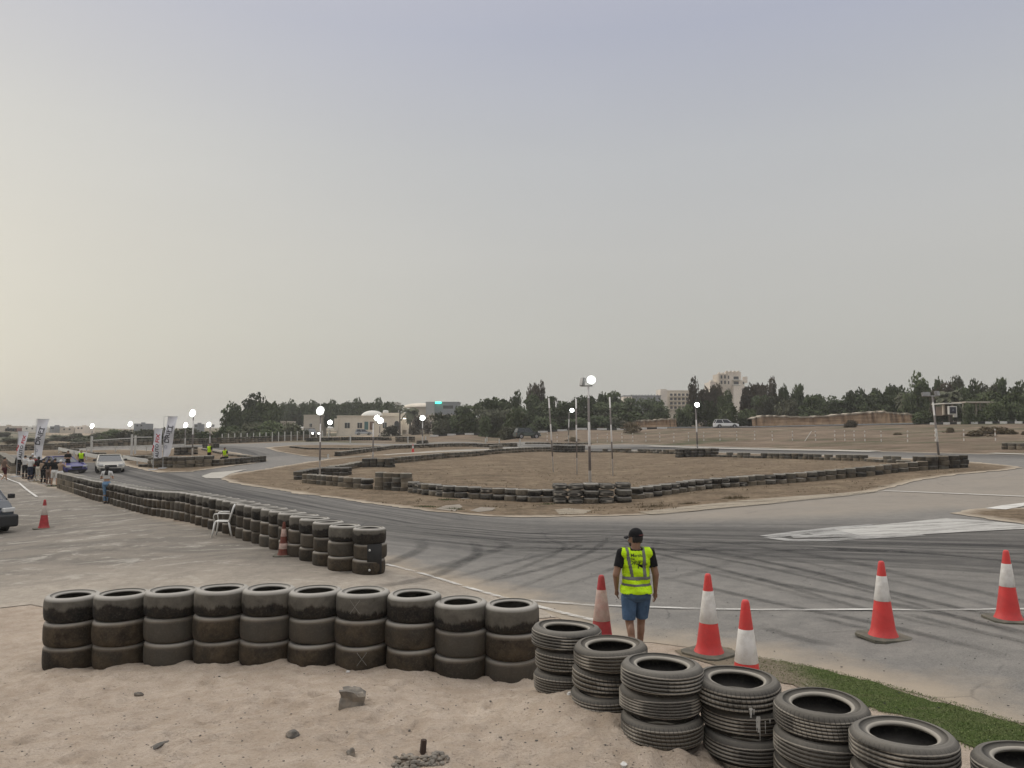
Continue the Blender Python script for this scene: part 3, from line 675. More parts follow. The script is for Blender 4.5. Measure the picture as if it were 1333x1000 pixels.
ORD = 'first second third fourth fifth sixth seventh eighth ninth tenth'.split()
def ordn(i):
    if i <= 10: return ORD[i - 1]
    return f"{i}{'th' if 10 <= i % 100 <= 20 else {1: 'st', 2: 'nd', 3: 'rd'}.get(i % 10, 'th')}"
# the row of ten slick stacks in the sand
cx = [96, 160, 225, 289, 350, 411, 473, 538, 601, 667]
by = [866, 865, 864, 865, 866, 869, 873, 877, 882, 889]
for i, (px, py) in enumerate(zip(cx, by)):
    d = [9.85, 9.8, 9.75, 9.7, 9.65, 9.6, 9.5, 9.4, 9.3, 9.25][i]; r = ray(px, 800); x = r[0] * d / r[1]
    stack(x, d, 3, ['slick_low', 'slick_low', 'slick_top'], SW - .006, ('worn slick tyre, {pos} of the %s stack from the outer end, row of ten' % ORD[i]) if i < 9 else 'worn slick tyre, {pos} of the last stack in the row of ten, beside grooved tyres', 'slick tyres in the row of ten stacks', jit=.012)
# seven stacks of grooved road tyres running down to the corner
fr = [(738,7.3),(791,6.8),(859,6.2),(965,6.15),(1063,5.62),(1176,5.1),(1345,4.72)]
for i, (px, d) in enumerate(fr):
    r = ray(px, 900); x = r[0] * d / r[1]
    ks = [['road_brown', 'road_brown', 'road'], ['road_brown', 'road_brown', 'road_brown'], ['road_brown', 'road', 'road'], ['road', 'road_brown', 'road'], ['road_brown', 'road', 'road'], ['road_brown', 'road_brown', 'road'], ['road', 'road', 'road']][i]
    ztop = ZT((x, d), [808, 829, 852, 878, 903, 935, 962][i]); ztop = {0: 1.09, 1: 1.07, 2: 1.08, 3: .99, 4: .985, 5: .965, 6: .97}[i]
    stack(x, d, 3, ks, .192, 'dusty grooved road tyre, {pos} of the %s stack of road tyres beyond the slick row' % ORD[i], 'grooved road tyres in seven stacks by the turf', z=ztop - .576, jit=.038, tilt=.04)
# the long barrier beside the track
def along(px, sp, world=False, smooth=True):
    P = [np.array(q[:2]) for q in (px if world else [G(*p) for p in px])]; out = [P[0]]; i = 0; pos = P[0].copy(); carry = 0
    for a, b in zip(P, P[1:]):
        L = np.linalg.norm(b - a); s = sp - carry
        while s <= L: out.append(a + (b - a) * s / L); s += sp
        carry = L - (s - sp)
    return out
lb = along([(481,745),(443,740),(420,732),(400,725),(380,718),(355,710),(308,694.5),(262,681),(215,671.5),(170,661),(130,651),(100,641),(81,635)], .625)
NLB = len(lb)
for i, (x, y) in enumerate(lb):
    stack(x, y, 3, ['slick_low', 'slick_low', 'slick_top'], SW - .006, 'slick tyre, {pos} of the %s stack of the long barrier from its plated end' % ordn(i + 1), 'slick tyres of the long barrier beside the track', jit=.025)
for i, (x, y) in enumerate(along([(20,617),(10,608),(2,602),(-40,596)], .64)):
    stack(x, y, 3, ['slick_low', 'slick_low', 'slick_top'], SW - .006, 'worn slick tyre, {pos} of the %s stack of the barrier behind the spectators' % ordn(i + 1), 'slick tyres of the barrier behind the spectators')
def wall(px, n, lab, grp, keys=('infield_low', 'infield_top'), sp=.63, rows=1, W=.295, jit=.04, gap=0.):
    for i, (x, y) in enumerate(along(px, sp)):
        if gap and rt.random() < gap: continue
        nn = n if not isinstance(n, tuple) else rt.choice(n); kk = [keys[0]] * (nn - 1) + [keys[1]]; Wd = W if not (isinstance(n, tuple)) else .26
        if rt.random() < .3: kk = [rt.choice(('infield_low', 'infield_road', 'infield_top')) for _ in kk]
        stack(x, y, nn, kk, Wd, lab % ordn(i + 1), grp, jit=jit, sc=rt.uniform(.93, 1.03), tilt=.02)
        for q in range(1, rows): stack(x + rt.uniform(-.1, .1), y + .62 * q, nn, kk, W, ('rear ' + lab) % ordn(i + 1), grp, jit=jit)
gi = 'low tyre walls round the infield'
wall([(714,654),(700,654.5),(655,652),(629,650.5),(589,648.5),(555,644.5),(537,641.5)], 2, '{pos} tyre of the %s pale stack left of the dark corner stacks', gi)
wall([(529,640),(505,638.8),(485,637.2)], 4, '{pos} tyre of the %s stack in the four-high group of the infield wall', gi, W=.235)
wall([(478,637),(454,635),(430,632.5),(410,630.5),(396,629.2)], 2, '{pos} tyre of the %s low stack beyond the four-high group', gi)
wall([(729,656),(760,656.5),(818,654.5)], 3, 'black {pos} tyre of the %s stack in the corner group by the lamp', gi, keys=('infield_road', 'infield_road'), sp=.67, rows=2)
wall([(829,650.2),(860,645.8),(915,638),(980,632.5),(1070,626),(1125,621),(1165,616),(1200,613)], 2, '{pos} tyre of the %s low stack right of the dark corner stacks', gi, W=.275)
wall([(1213,612),(1240,610.5),(1262,609)], 3, 'dark {pos} tyre of the %s stack in the corner group under the leaning pole', gi, keys=('infield_road', 'infield_road'), rows=3, W=.25)
wall([(1179,604),(1125,601),(1040,598.3),(935,595.5)], (1, 2), 'tyre %s along the rear infield wall from the leaning pole', gi)
wall([(931,595.5),(883,596.5)], 3, 'dark {pos} tyre of the %s stack by the slim lamp pole behind the infield', gi, keys=('infield_road', 'infield_road'), rows=3, W=.29)
wall([(880,592),(800,589.3),(765,589.2)], (1, 2), 'tyre %s along the rear infield wall from the slim lamp pole', gi)
wall([(758,589.3),(722,589.3)], 3, 'dark {pos} tyre of the %s stack in the group behind the three bare poles', gi, keys=('infield_road', 'infield_road'), rows=3)
wall([(718,588.3),(636,592.6),(580,597),(512,604)], 2, 'tyre %s along the rear infield wall towards the houses', gi)
wall([(506,609.3),(470,609.3)], 3, 'dark {pos} tyre of the %s stack in the group under the middle lamp pole', gi, keys=('infield_road', 'infield_road'), rows=2, W=.24)
wall([(466,609),(445,613.5),(425,616)], 2, 'dark tyre %s between the middle lamp pole and the corner', gi, rows=2, W=.23)
wall([(448,620),(420,619.5),(400,622),(385,626)], 2, 'dark tyre %s of the double row at the near end of the infield', gi, keys=('infield_road', 'infield_road'), rows=2, W=.29)
gf = 'tyre walls far behind the infield'
for q, n_, rw in (([(439,594.7),(472,590.2),(512,585),(560,583.6),(640,582.5),(674,582)], 2, 1), ([(380,583.5),(400,585.8),(459,586),(490,583.6),(520,582)], 1, 1),
    ([(400,574.8),(440,573.5),(480,572.8),(512,573)], 2, 1), ([(517,575),(540,575)], 3, 2), ([(-60,588.4),(0,587.4),(60,586.4),(120,583),(226,579.3),(300,577),(370,574),(416,573)], 3, 1),
    ([(85,590.3),(103,590.6)], 2, 1), ([(116,595.6),(136,596)], 2, 1), ([(163,600),(196,600.5)], 2, 1), ([(198,609),(240,609.6),(277,607.5)], 3, 2), ([(280,607.3),(310,604.8),(342,601.2)], 2, 1),
    ([(266,586.5),(301,594.3),(342,598.3)], 1, 1), ([(231,593.3),(256,592.6)], 3, 2), ([(267,583.8),(287,583)], 2, 1), ([(686,578.4),(767,578.4)], 1, 1), ([(1318,585.2),(1345,585.4)], 2, 2), ([(640,585.5),(655,584.8)], 2, 2), ([(545,578),(558,577.6)], 2, 1), ([(186,608.3),(193,608.6)], 1, 1)):
    wall(q, n_, 'far tyre %s', gf, rows=rw, W=.29 if n_ == 3 else .27, keys=('infield_road', 'infield_road') if rt.random() < .6 else ('infield_low', 'infield_top'))
splash_i = None
TY.sort(key=lambda t: -t['prio'])
NEAR, REST = TY[:300], TY[300:]
for i, t in enumerate(NEAR):
    o = bpy.data.objects.new('tyre', TM[t['key']][i % len(TM[t['key']])]); COL.objects.link(o)
    o.location = t['loc']; o.rotation_euler = t['rot']; o.scale = (t['sc'],) * 2 + (1,); tag(o, t['label'], 'tyre', t['group'])
# white droppings run down one tyre of the fourth road stack
def splash(t_, a0, rows):
    o = t_; m = MB()
    for a, z1, z2, w_ in rows:
        n = 6; b = len(m.v)
        for i in range(n + 1):
            z = z1 + (z2 - z1) * i / n; wv = w_ * (1 - .6 * i / n) * (.8 + .4 * math.sin(i * 2.3 + a * 9))
            for s_ in (-1, 1): m.v.append((math.cos(a0 + a + s_ * wv) * .3285, math.sin(a0 + a + s_ * wv) * .3285, z))
        for i in range(n): m.f.append((b + 2 * i, b + 2 * i + 1, b + 2 * i + 3, b + 2 * i + 2))
    me = m.mesh('droppings', False); s_ = link('droppings', me, M('droppings_white', (.5, .49, .45), .8, .3, 30), o); s_.modifiers.new('t', 'SOLIDIFY').thickness = .002
for o in list(COL.objects):
    if o.name.startswith('tyre') and 'fourth stack of road tyres' in o.get('label', ''):
        if 'middle' in o['label']: splash(o, R(-88) - o.rotation_euler.z, [(0, .085, -.03, .05), (.03, .08, -.085, .016), (-.04, .07, -.02, .02), (.16, .05, -.04, .012), (.28, .06, .03, .03)])
        if 'top' in o['label']: splash(o, R(-88) - o.rotation_euler.z, [(-.02, -.02, -.09, .045), (.05, -.03, -.07, .02)])
for o in list(COL.objects):   # chalk crosses on two tyres of the seventh slick stack
    if o.name.startswith('tyre') and 'seventh stack from the outer end' in o.get('label', '') and 'middle' not in o['label']:
        m = MB(); a0 = R(-96 if 'top' in o['label'] else -80) - o.rotation_euler.z
        for s_ in (-1, 1):
            b = len(m.v)
            for i in range(9):
                u_ = -1 + i / 4; a = a0 + u_ * .17; z = s_ * u_ * .075 + .02
                for e_ in (-.004, .004): m.v.append((math.cos(a) * .335, math.sin(a) * .335, z + e_))
            for i in range(8): m.f.append((b + 2 * i, b + 2 * i + 1, b + 2 * i + 3, b + 2 * i + 2))
        k_o = link('chalk_mark', m.mesh('chalk_mark', False), M('chalk', (.26, .25, .22), .9, .4, 40), o); k_o.modifiers.new('t', 'SOLIDIFY').thickness = .002
low = {}
for i, k in enumerate(('infield_top', 'infield_low', 'infield_road')): low[k] = tyre_mesh('tyre_far', .64, .27, 50 + i, low=True)
low['slick_top'] = tyre_mesh('tyre_far', .65, SW, 60, low=True); low['slick_low'] = low['slick_top']; 
AV, AF, AM = [], [], []; base = 0
for t in REST:
    me = low[t['key']]; co = np.empty(len(me.vertices) * 3); me.vertices.foreach_get('co', co); co = co.reshape(-1, 3)
    a = t['rot'][2]; ca, sa = math.cos(a), math.sin(a)
    c2 = np.stack([co[:, 0] * ca - co[:, 1] * sa, co[:, 0] * sa + co[:, 1] * ca, co[:, 2]], 1) * np.array([t['sc'], t['sc'], 1]) + np.array(t['loc'])
    AV.append(c2); n = len(me.polygons); fi = np.array([p.vertices[:] for p in me.polygons]) + base; AF.append(fi); base += len(co)
    AM += [{'top': 0, 'low': 1, 'oad': 2}[t['key'][-3:]]] * n
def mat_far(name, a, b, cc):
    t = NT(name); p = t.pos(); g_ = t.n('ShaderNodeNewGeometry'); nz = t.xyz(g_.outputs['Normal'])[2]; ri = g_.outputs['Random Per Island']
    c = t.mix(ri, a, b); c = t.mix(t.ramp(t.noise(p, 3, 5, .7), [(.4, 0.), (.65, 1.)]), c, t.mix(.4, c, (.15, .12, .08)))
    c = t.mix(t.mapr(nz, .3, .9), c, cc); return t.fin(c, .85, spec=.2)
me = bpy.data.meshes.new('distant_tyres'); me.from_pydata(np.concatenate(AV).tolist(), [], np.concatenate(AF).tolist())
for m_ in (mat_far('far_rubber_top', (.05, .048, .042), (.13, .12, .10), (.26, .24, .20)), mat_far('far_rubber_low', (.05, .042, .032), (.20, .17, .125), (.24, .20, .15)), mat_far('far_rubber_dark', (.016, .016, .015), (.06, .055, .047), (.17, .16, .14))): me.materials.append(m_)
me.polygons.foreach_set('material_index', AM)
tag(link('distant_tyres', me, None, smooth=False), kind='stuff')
print('tyres', len(TY), 'nearest kept to', 0.65 / NEAR[-1]['prio'], 'barrier', NLB)
# ------------------------------------------------------------ people
SKIN = M('skin', (.40, .24, .155), .55, .12, 9, .1); SKIN_D = M('skin_tanned', (.22, .125, .08), .55, .12, 9, .1)
def cap_(mb, a, b, ra, rb, sx=1., n=12):
    """rounded tapered limb piece (closed)"""
    a, b = Vector(a), Vector(b); d = (b - a); L = d.length; d.normalize()
    ps = []; rs = []
    for i in range(5): t = PI / 2 * i / 4; ps.append(a - d * ra * math.cos(t) * .98); rs.append(max(ra * math.sin(t), 1e-3))
    for i in range(5): t = PI / 2 * i / 4; ps.append(b + d * rb * math.sin(t) * .98); rs.append(max(rb * math.cos(t), 1e-3))
    mb.tube(ps, rs, n, flat=sx)
def person(name, label, base, rz, Ht, pose, outfit, group=None, voxel=.02, hair=(.012, .010, .009), skin=None, hands=False, female=False, stout=1.):
    skin = skin or SKIN
    P = dict(hipL=(-.09, 0, .92), hipR=(.09, 0, .92), kneeL=(-.10, .01, .50), kneeR=(.10, .01, .50), ankL=(-.11, -.02, .09), ankR=(.11, -.02, .09),
             shL=(-.185, 0, 1.44), shR=(.185, 0, 1.44), elL=(-.25, -.02, 1.14), elR=(.25, -.02, 1.14), wrL=(-.26, .04, .90), wrR=(.26, .04, .90),
             neck=(0, 0, 1.50), head=(0, .015, 1.635), chest=(0, 0, 1.32), waist=(0, 0, 1.08), face=(0, 1, 0))
    P.update(pose); V = {k: Vector(v) for k, v in P.items()}
    seg = []; mb = MB(); slim = (.86 if female else 1.) * stout
    def S(lab, a, b, ra, rb, sx=1.): cap_(mb, a, b, ra, rb, sx, 12); seg.append((lab, Vector(a), Vector(b), ra, rb))
    # trunk as wide flattened pieces
    def el(lab, c, r, s): mb.ball(c, r, 10, s); seg.append((lab, Vector(c), Vector(c) + Vector((0, 0, .001)), r * min(s[0], 1), r))
    ch, wa = V['chest'], V['waist']; pel = (V['hipL'] + V['hipR']) / 2
    for lab, c, r, s in (('torso', ch + Vector((0, 0, .02)), .17, (slim * 1.0, .66, 1.05)), ('torso', ch + Vector((0, 0, -.12)), .155, (slim * .98, .68, 1.1)), ('torso', wa, .15, (slim * .97, .70, 1.0)), ('pelvis', pel + Vector((0, 0, .03)), .155, (1.04 * stout, .74, .85)), ('pelvis', pel + Vector((0, -.045, -.02)), .12, (1.15 * stout, .75, .85))): el(lab, c, r, s)
    S('torso', V['shL'] + Vector((.03, 0, -.01)), V['shR'] + Vector((-.03, 0, -.01)), .065 * slim, .065 * slim); S('torso', V['shL'] * .5 + V['neck'] * .5 + Vector((0, 0, -.02)), V['shR'] * .5 + V['neck'] * .5 + Vector((0, 0, -.02)), .055, .055)
    S('neck', V['neck'] + Vector((0, 0, -.06)), V['head'] + Vector((0, -.02, -.06)), .060 * slim, .054 * slim)
    for s in 'LR':
        S('thigh' + s, V['hip' + s], V['knee' + s], .093, .060); S('shin' + s, V['knee' + s], V['ank' + s], .058, .038)
        cm = V['knee' + s] * .68 + V['ank' + s] * .32 + Vector((0, -.022, 0)); el('shin' + s, cm, .052, (.95, 1, 2.0))
        S('foot' + s, V['ank' + s] + Vector((0, -.03, -.045)), V['ank' + s] + Vector((.01 if s == 'R' else -.01, .15, -.055)), .042, .034)
        S('uarm' + s, V['sh' + s], V['el' + s], .052 * slim, .041 * slim); S('farm' + s, V['el' + s], V['wr' + s], .042 * slim, .027)
        d = (V['wr' + s] - V['el' + s]).normalized(); hc = V['wr' + s] + d * .05
        if hands:
            sd = 1 if s == 'R' else -1; inw = Vector((-sd, .15, 0)).normalized(); fw = (Vector((0, 1, 0)) - d * d.y).normalized(); 
            cap_(mb, V['wr' + s] + d * .015, hc + d * .03, .026, .034, .62); seg.append(('hand' + s, V['wr' + s], hc + d * .12, .035, .035))
            for k, (o, L1) in enumerate(((.028, .040), (.010, .045), (-.008, .042), (-.025, .033))):
                a = hc + d * .045 + fw * o; b = a + d * L1 + inw * .010; c = b + (d * .75 + inw * .55).normalized() * L1 * .75
                cap_(mb, a, b, .0098, .0092, 1, 8); cap_(mb, b, c, .0092, .0078, 1, 8)
            a = hc + fw * .028 - d * .01; b = a + (d * .7 + fw * .6 + inw * .3).normalized() * .042; c = b + (d * .95 + inw * .3).normalized() * .03
            cap_(mb, a, b, .0125, .011, 1, 8); cap_(mb, b, c, .011, .009, 1, 8)
        else: S('hand' + s, hc - d * .03, hc + d * .06, .034, .026, .6)
    # head with skull, jaw, nose, brow, ears
    hd = V['head']; fd = Vector(P['face']).normalized(); sd_ = fd.cross(Vector((0, 0, 1))).normalized()
    Rm = Matrix((sd_, fd, Vector((0, 0, 1)))).transposed()
    def hp(x, y, z): return hd + Rm @ Vector((x, y, z))
    b0 = len(mb.v); mb.ball((0, 0, 0), .1, 12, (.78, .96, 1.08)); mb.v[b0:] = [tuple(hp(x, y - .008, z + .01)) for x, y, z in mb.v[b0:]]
    cap_(mb, hp(0, .045, -.055), hp(0, .062, -.082), .05, .032); cap_(mb, hp(0, .088, -.005), hp(0, .108, -.032), .011, .014)
    cap_(mb, hp(-.04, .083, .022), hp(.04, .083, .022), .012, .012); cap_(mb, hp(-.02, .085, -.062), hp(.02, .085, -.062), .010, .010)
    for s in (-1, 1): cap_(mb, hp(s * .078, -.01, .012), hp(s * .082, -.012, -.028), .016, .012, .6)
    seg.append(('head', hp(0, 0, -.03), hp(0, 0, .03), .095, .1))
    me = mb.mesh('body', False); o = bpy.data.objects.new('tmp', me); COL.objects.link(o)
    md_ = o.modifiers.new('r', 'REMESH'); md_.mode = 'VOXEL'; md_.voxel_size = voxel; md_.use_smooth_shade = True
    sm = o.modifiers.new('s', 'SMOOTH'); sm.factor = .5; sm.iterations = 3 if voxel < .012 else 1
    dg = bpy.context.evaluated_depsgraph_get(); bmsh = bpy.data.meshes.new_from_object(o.evaluated_get(dg)); bpy.data.objects.remove(o)
    k = Ht / 1.745
    root = empty(name, base, rz, label, 'person', group); root.scale = (k, k, k)
    bmsh.materials.clear(); bmsh.name = 'body'; body = link('body', bmsh, skin, root, smooth=True)
    # classify the surface for clothing
    n = len(bmsh.vertices); co = np.empty(n * 3); bmsh.vertices.foreach_get('co', co); co = co.reshape(-1, 3)
    no = np.empty(n * 3); bmsh.vertices.foreach_get('normal', no); no = no.reshape(-1, 3)
    best = np.full(n, 9.); lab = np.zeros(n, int); tt = np.zeros(n)
    for i, (L, a, b, ra, rb) in enumerate(seg):
        a = np.array(a); b = np.array(b); d = b - a; t = np.clip(((co - a) @ d) / (d @ d), 0, 1)
        q = np.linalg.norm(co - a - t[:, None] * d, axis=1) - (ra + (rb - ra) * t); m = q < best
        best[m] = q[m]; lab[m] = i; tt[m] = t[m]
    names = np.array([s_[0] for s_ in seg])[lab]
    polys = [p.vertices[:] for p in bmsh.polygons]
    def garment(gname, fn, m, inflate, parent=root, hem=True, extra=None):
        sel = fn(names, tt, co); keep = [p for p in polys if all(sel[v] for v in p)]
        if not keep: return None
        used = sorted({v for p in keep for v in p}); mp = {v: i for i, v in enumerate(used)}
        cc = co[used] + no[used] * inflate
        if extra is not None: cc = extra(cc, names[used], no[used])
        g_ = bpy.data.meshes.new(gname); g_.from_pydata(cc.tolist(), [], [tuple(mp[v] for v in p) for p in keep]); g_.update()
        ob = link(gname, g_, m, parent, smooth=True)
        so = ob.modifiers.new('t', 'SOLIDIFY'); so.thickness = -min(.012, inflate * .7) ; so.offset = -1 if False else 1
        return ob
    def rng_(*spec):
        def f(nm, t, c):
            s_ = np.zeros(len(nm), bool)
            for L, lo, hi in spec: s_ |= (np.char.startswith(nm, L) & (t >= lo) & (t <= hi))
            return s_
        return f
    objs = {}
    for gname, spec, m, infl in outfit:
        objs[gname] = garment(gname, spec if callable(spec) else rng_(*spec), m, infl)
    root['_seg'] = 0; del root['_seg']
    return root, body, objs, dict(co=co, no=no, names=names, tt=tt, polys=polys, garment=garment, hp=hp, V=V)
def cloth(name, c, var=.2): return M('cloth_' + name, c, .9, var, 7, .25, spec=.15)
BLK = cloth('black', (.013, .013, .014)); WHT = cloth('white', (.62, .61, .58)); RED = cloth('red', (.28, .02, .03)); TAN = cloth('tan', (.34, .25, .18)); BRN = cloth('brown', (.16, .11, .085))
NAVY = cloth('navy', (.02, .025, .045)); MAR = cloth('maroon', (.06, .012, .015)); CREAM = cloth('cream', (.52, .48, .40)); GRY = cloth('grey', (.2, .2, .2))
def mat_denim(n, c):
    t = NT(n); o = t.coord(); k = t.mix(t.ramp(t.noise(o, 5, 6, .6), [(.35, 0.), (.7, 1.)]), c, tuple(q * 1.9 for q in c))
    return t.fin(k, .88, t.bump(t.noise(o, 14, 5, .6), .5, .02), spec=.15)
DEN = mat_denim('denim', (.045, .08, .135)); DENL = mat_denim('denim_light', (.09, .15, .22))
HIV = M('hi_vis_fabric', (.52, .80, .012), .75, .22, 9, 1., spec=.2); REF = M('reflective_band', (.13, .13, .12), .45, .15, 20, .2)
HAIR = M('hair', (.012, .010, .009), .6, .3, 40, .5); SHOE = M('shoe_white', (.55, .54, .5), .7); SHOEB = M('shoe_dark', (.02, .02, .02), .7)
TRS = [('pelvis', 0, 1), ('thigh', 0, 1), ('shin', 0, .93)]; SHT = [('pelvis', 0, 1), ('thigh', 0, .98)]; TEE = [('torso', 0, 1), ('uarm', 0, .72)]; TEEL = [('torso', 0, 1), ('uarm', 0, 1), ('farm', 0, .9)]
SHO = [('foot', 0, 1)]
def hairf(low=-.02, back=.0):
    return lambda nm, t, c: np.char.startswith(nm, 'head') & ((c[:, 2] > 1.635 + .035) | ((c[:, 1] < -.0) & (c[:, 2] > 1.635 + low)))
# the marshal by the cones, seen from behind
mb_ = G(829, 861); mb_ = (mb_[0], mb_[1], Hg(mb_[0], mb_[1]) + .03); MH = ZT(mb_, 691) - mb_[2]; print('marshal height', MH)
mpose = dict(face=(-.80, .60, -.05), ankL=(-.075, -.17, .13), kneeL=(-.095, .015, .50), ankR=(.075, .13, .09), kneeR=(.09, .10, .51),
             elL=(-.285, -.035, 1.155), wrL=(-.255, .09, .93), elR=(.270, -.02, 1.15), wrR=(.285, .06, .90), shL=(-.20, 0, 1.44), shR=(.20, 0, 1.44))
def vestf(nm, t, c):
    tor = (np.char.startswith(nm, 'torso') | np.char.startswith(nm, 'pelvis') | np.char.startswith(nm, 'thigh')) & (np.abs(c[:, 0]) < .215); return tor & (c[:, 2] > .905) & (c[:, 2] < 1.50) & ~((np.abs(c[:, 0]) < .085) & (c[:, 2] > 1.475))
def flare(cc, nm, no):
    k = np.clip((1.25 - cc[:, 2]) / .3, 0, 1); cc = cc.copy(); cc[:, 0] *= 1 + .10 * k; cc[:, 1] = cc[:, 1] * (1 + .22 * k); cc[:, 1] += np.sign(cc[:, 1]) * (.014 + .014 * np.sin(cc[:, 0] * 34 + cc[:, 2] * 9)) * k + .011 * np.sin(cc[:, 2] * 30 + cc[:, 0] * 17) * np.clip((1.42 - cc[:, 2]) / .15, 0, 1); return cc
root, body, ob, D = person('person', 'marshal in yellow hi-vis vest, black cap and denim shorts walking away past the cones', mb_, R(4), MH, mpose,
    [('shorts', [('pelvis', 0, 1), ('thigh', 0, .92)], DEN, .022), ('shirt', [('torso', 0, 1), ('uarm', 0, .66), ('neck', 0, .12)], BLK, .012), ('shoe', SHO, SHOEB, .008)], voxel=.0085, hands=True, skin=SKIN_D, stout=1.16)
ob['shorts'].data.vertices.foreach_set('co', [q for v in ob['shorts'].data.vertices for q in (v.co.x * (1.07 if v.co.z < .86 else 1), v.co.y * 1.1, v.co.z)])
vest = D['garment']('vest', vestf, HIV, .020, extra=flare)
def band(fn, nm='reflective_band'): return D['garment'](nm, lambda n_, t, c: vestf(n_, t, c) & fn(c), REF, .0245, parent=vest, extra=flare)
band(lambda c: (c[:, 2] > 1.085) & (c[:, 2] < 1.135)); band(lambda c: (c[:, 2] > .998) & (c[:, 2] < 1.048))
band(lambda c: (c[:, 2] > 1.13) & (np.abs(c[:, 0] - (.085 + 0 * c[:, 2])) < .024)); band(lambda c: (c[:, 2] > 1.13) & (np.abs(c[:, 0] - (-.135 + (1.47 - c[:, 2]) * .20)) < .023))
# cap with peak
hp = D['hp']; capm = MB(); b0 = 0; CAPM = cloth('cap', (.012, .012, .013))
capm.lathe([(.102 * math.cos(t_), .108 * math.sin(t_)) for t_ in [PI / 2 * i / 8 - .12 for i in range(9)]] + [(1e-4, .108)], 28)
capm.v = [tuple(hp(x * .86, y * 1.02 - .006, z + .042)) for x, y, z in capm.v]
cap = capm.build('cap', CAPM, root, smooth=True)
pk = MB(); v0 = []; 
for j in range(5):
    for i in range(9):
        a = (i / 8 - .5) * 1.9; r_ = .096 + .075 * j / 4 * math.cos(a * .75); v0.append(tuple(hp(math.sin(a) * r_ * .82, math.cos(a) * r_, .036 - .012 * (j / 4) ** 2 - .018 * abs(math.sin(a)))))
pk.add(v0, [(j * 9 + i, j * 9 + i + 1, (j + 1) * 9 + i + 1, (j + 1) * 9 + i) for j in range(4) for i in range(8)])
pko = pk.build('cap_peak', CAPM, cap, smooth=True); pko.modifiers.new('t', 'SOLIDIFY').thickness = .006
st_ = MB(); st_.tube([hp(math.sin(a) * .089, math.cos(a) * .104 - .008, .052) for a in [PI - .75 + 1.5 * i / 10 for i in range(11)]], .0065, 6); st_.build('cap_strap', M('cap_strap', (.11, .02, .02)), cap)
hr = D['garment']('hair', lambda n_, t, c: np.char.startswith(n_, 'head') & (np.array([(Vector(q) - D['V']['head']).dot(Vector((-.8, .6, 0))) for q in c]) < .012) & (c[:, 2] > 1.585), HAIR, .006)
D['garment']('beard', lambda n_, t, c: np.char.startswith(n_, 'head') & (np.array([(Vector(q) - D['V']['head']).dot(Vector((-.8, .6, 0))) for q in c]) > .035) & (c[:, 2] < 1.582), HAIR, .004)
# lettering on the back of the vest, laid on its surface
dg = bpy.context.evaluated_depsgraph_get(); bvh = BVHTree.FromObject(vest, dg)
INK = M('ink', (.02, .025, .015), .8)
def text_mesh(body_, size, font_shear=0., bold=0.):
    cu = bpy.data.curves.new('t', 'FONT'); cu.body = body_; cu.size = size; cu.shear = font_shear; cu.align_x = 'CENTER'; cu.offset = bold; cu.resolution_u = 3
    o = bpy.data.objects.new('t', cu); COL.objects.link(o); dg = bpy.context.evaluated_depsgraph_get(); dg.update(); me = bpy.data.meshes.new_from_object(o.evaluated_get(dg)); bpy.data.objects.remove(o); return me
def back_text(txt, size, cx_, cz, shear=0., bold=.0, sy=1.):
    me = text_mesh(txt, size, shear, bold); bm = bmesh.new(); bm.from_mesh(me); bmesh.ops.triangulate(bm, faces=bm.faces)
    bmesh.ops.subdivide_edges(bm, edges=[e for e in bm.edges if e.calc_length() > .02], cuts=2, use_grid_fill=False)
    for v in bm.verts:
        x, z = cx_ + v.co.x, cz + v.co.y * sy; hit = bvh.ray_cast(Vector((x, -1, z)), Vector((0, 1, 0)))[0]
        v.co = (x, (hit.y if hit else -.13) - .004, z)
    bm.to_mesh(me); bm.free(); me.name = 'lettering'; link('lettering', me, INK, vest)
back_text('Marshal', .062, -.0, 1.405, 0, .0008); back_text('THE', .032, -.075, 1.362, .2, .0006); back_text('DRIFT', .078, -.015, 1.300, .15, .0008, 1.0); back_text('I', .12, .005, 1.250, .2, .0012, 1.0); back_text('HOME', .034, .085, 1.288, .3, .0004)
# woman behind the barrier
fp = dict(elL=(-.26, .02, 1.17), wrL=(-.16, .20, 1.22), elR=(.26, .02, 1.17), wrR=(.14, .20, 1.24), ankL=(-.06, 0, .09), ankR=(.08, -.02, .09), kneeL=(-.07, .02, .5), kneeR=(.08, .02, .5))
LONGH = lambda nm, t, c: (np.char.startswith(nm, 'head') & ((c[:, 2] > 1.66) | (c[:, 1] < .0))) | ((np.char.startswith(nm, 'neck') | np.char.startswith(nm, 'torso')) & (c[:, 1] < -.03) & (np.abs(c[:, 0]) < .075) & (c[:, 2] > 1.32))
w_, *_r = person('person', 'woman in white cropped top and blue jeans standing alone beside the long tyre barrier', G(138, 656), R(12), 1.62, fp,
    [('jeans', [('pelvis', 0, 1), ('thigh', 0, 1), ('shin', 0, .9)], DENL, .012), ('top', lambda nm, t, c: ((np.char.startswith(nm, 'torso') & (c[:, 2] > 1.15)) | (np.char.startswith(nm, 'uarm') & (t < .6))), WHT, .014), ('shoe', SHO, SHOEB, .008), ('hair', LONGH, HAIR, .02)], voxel=.016, female=True)
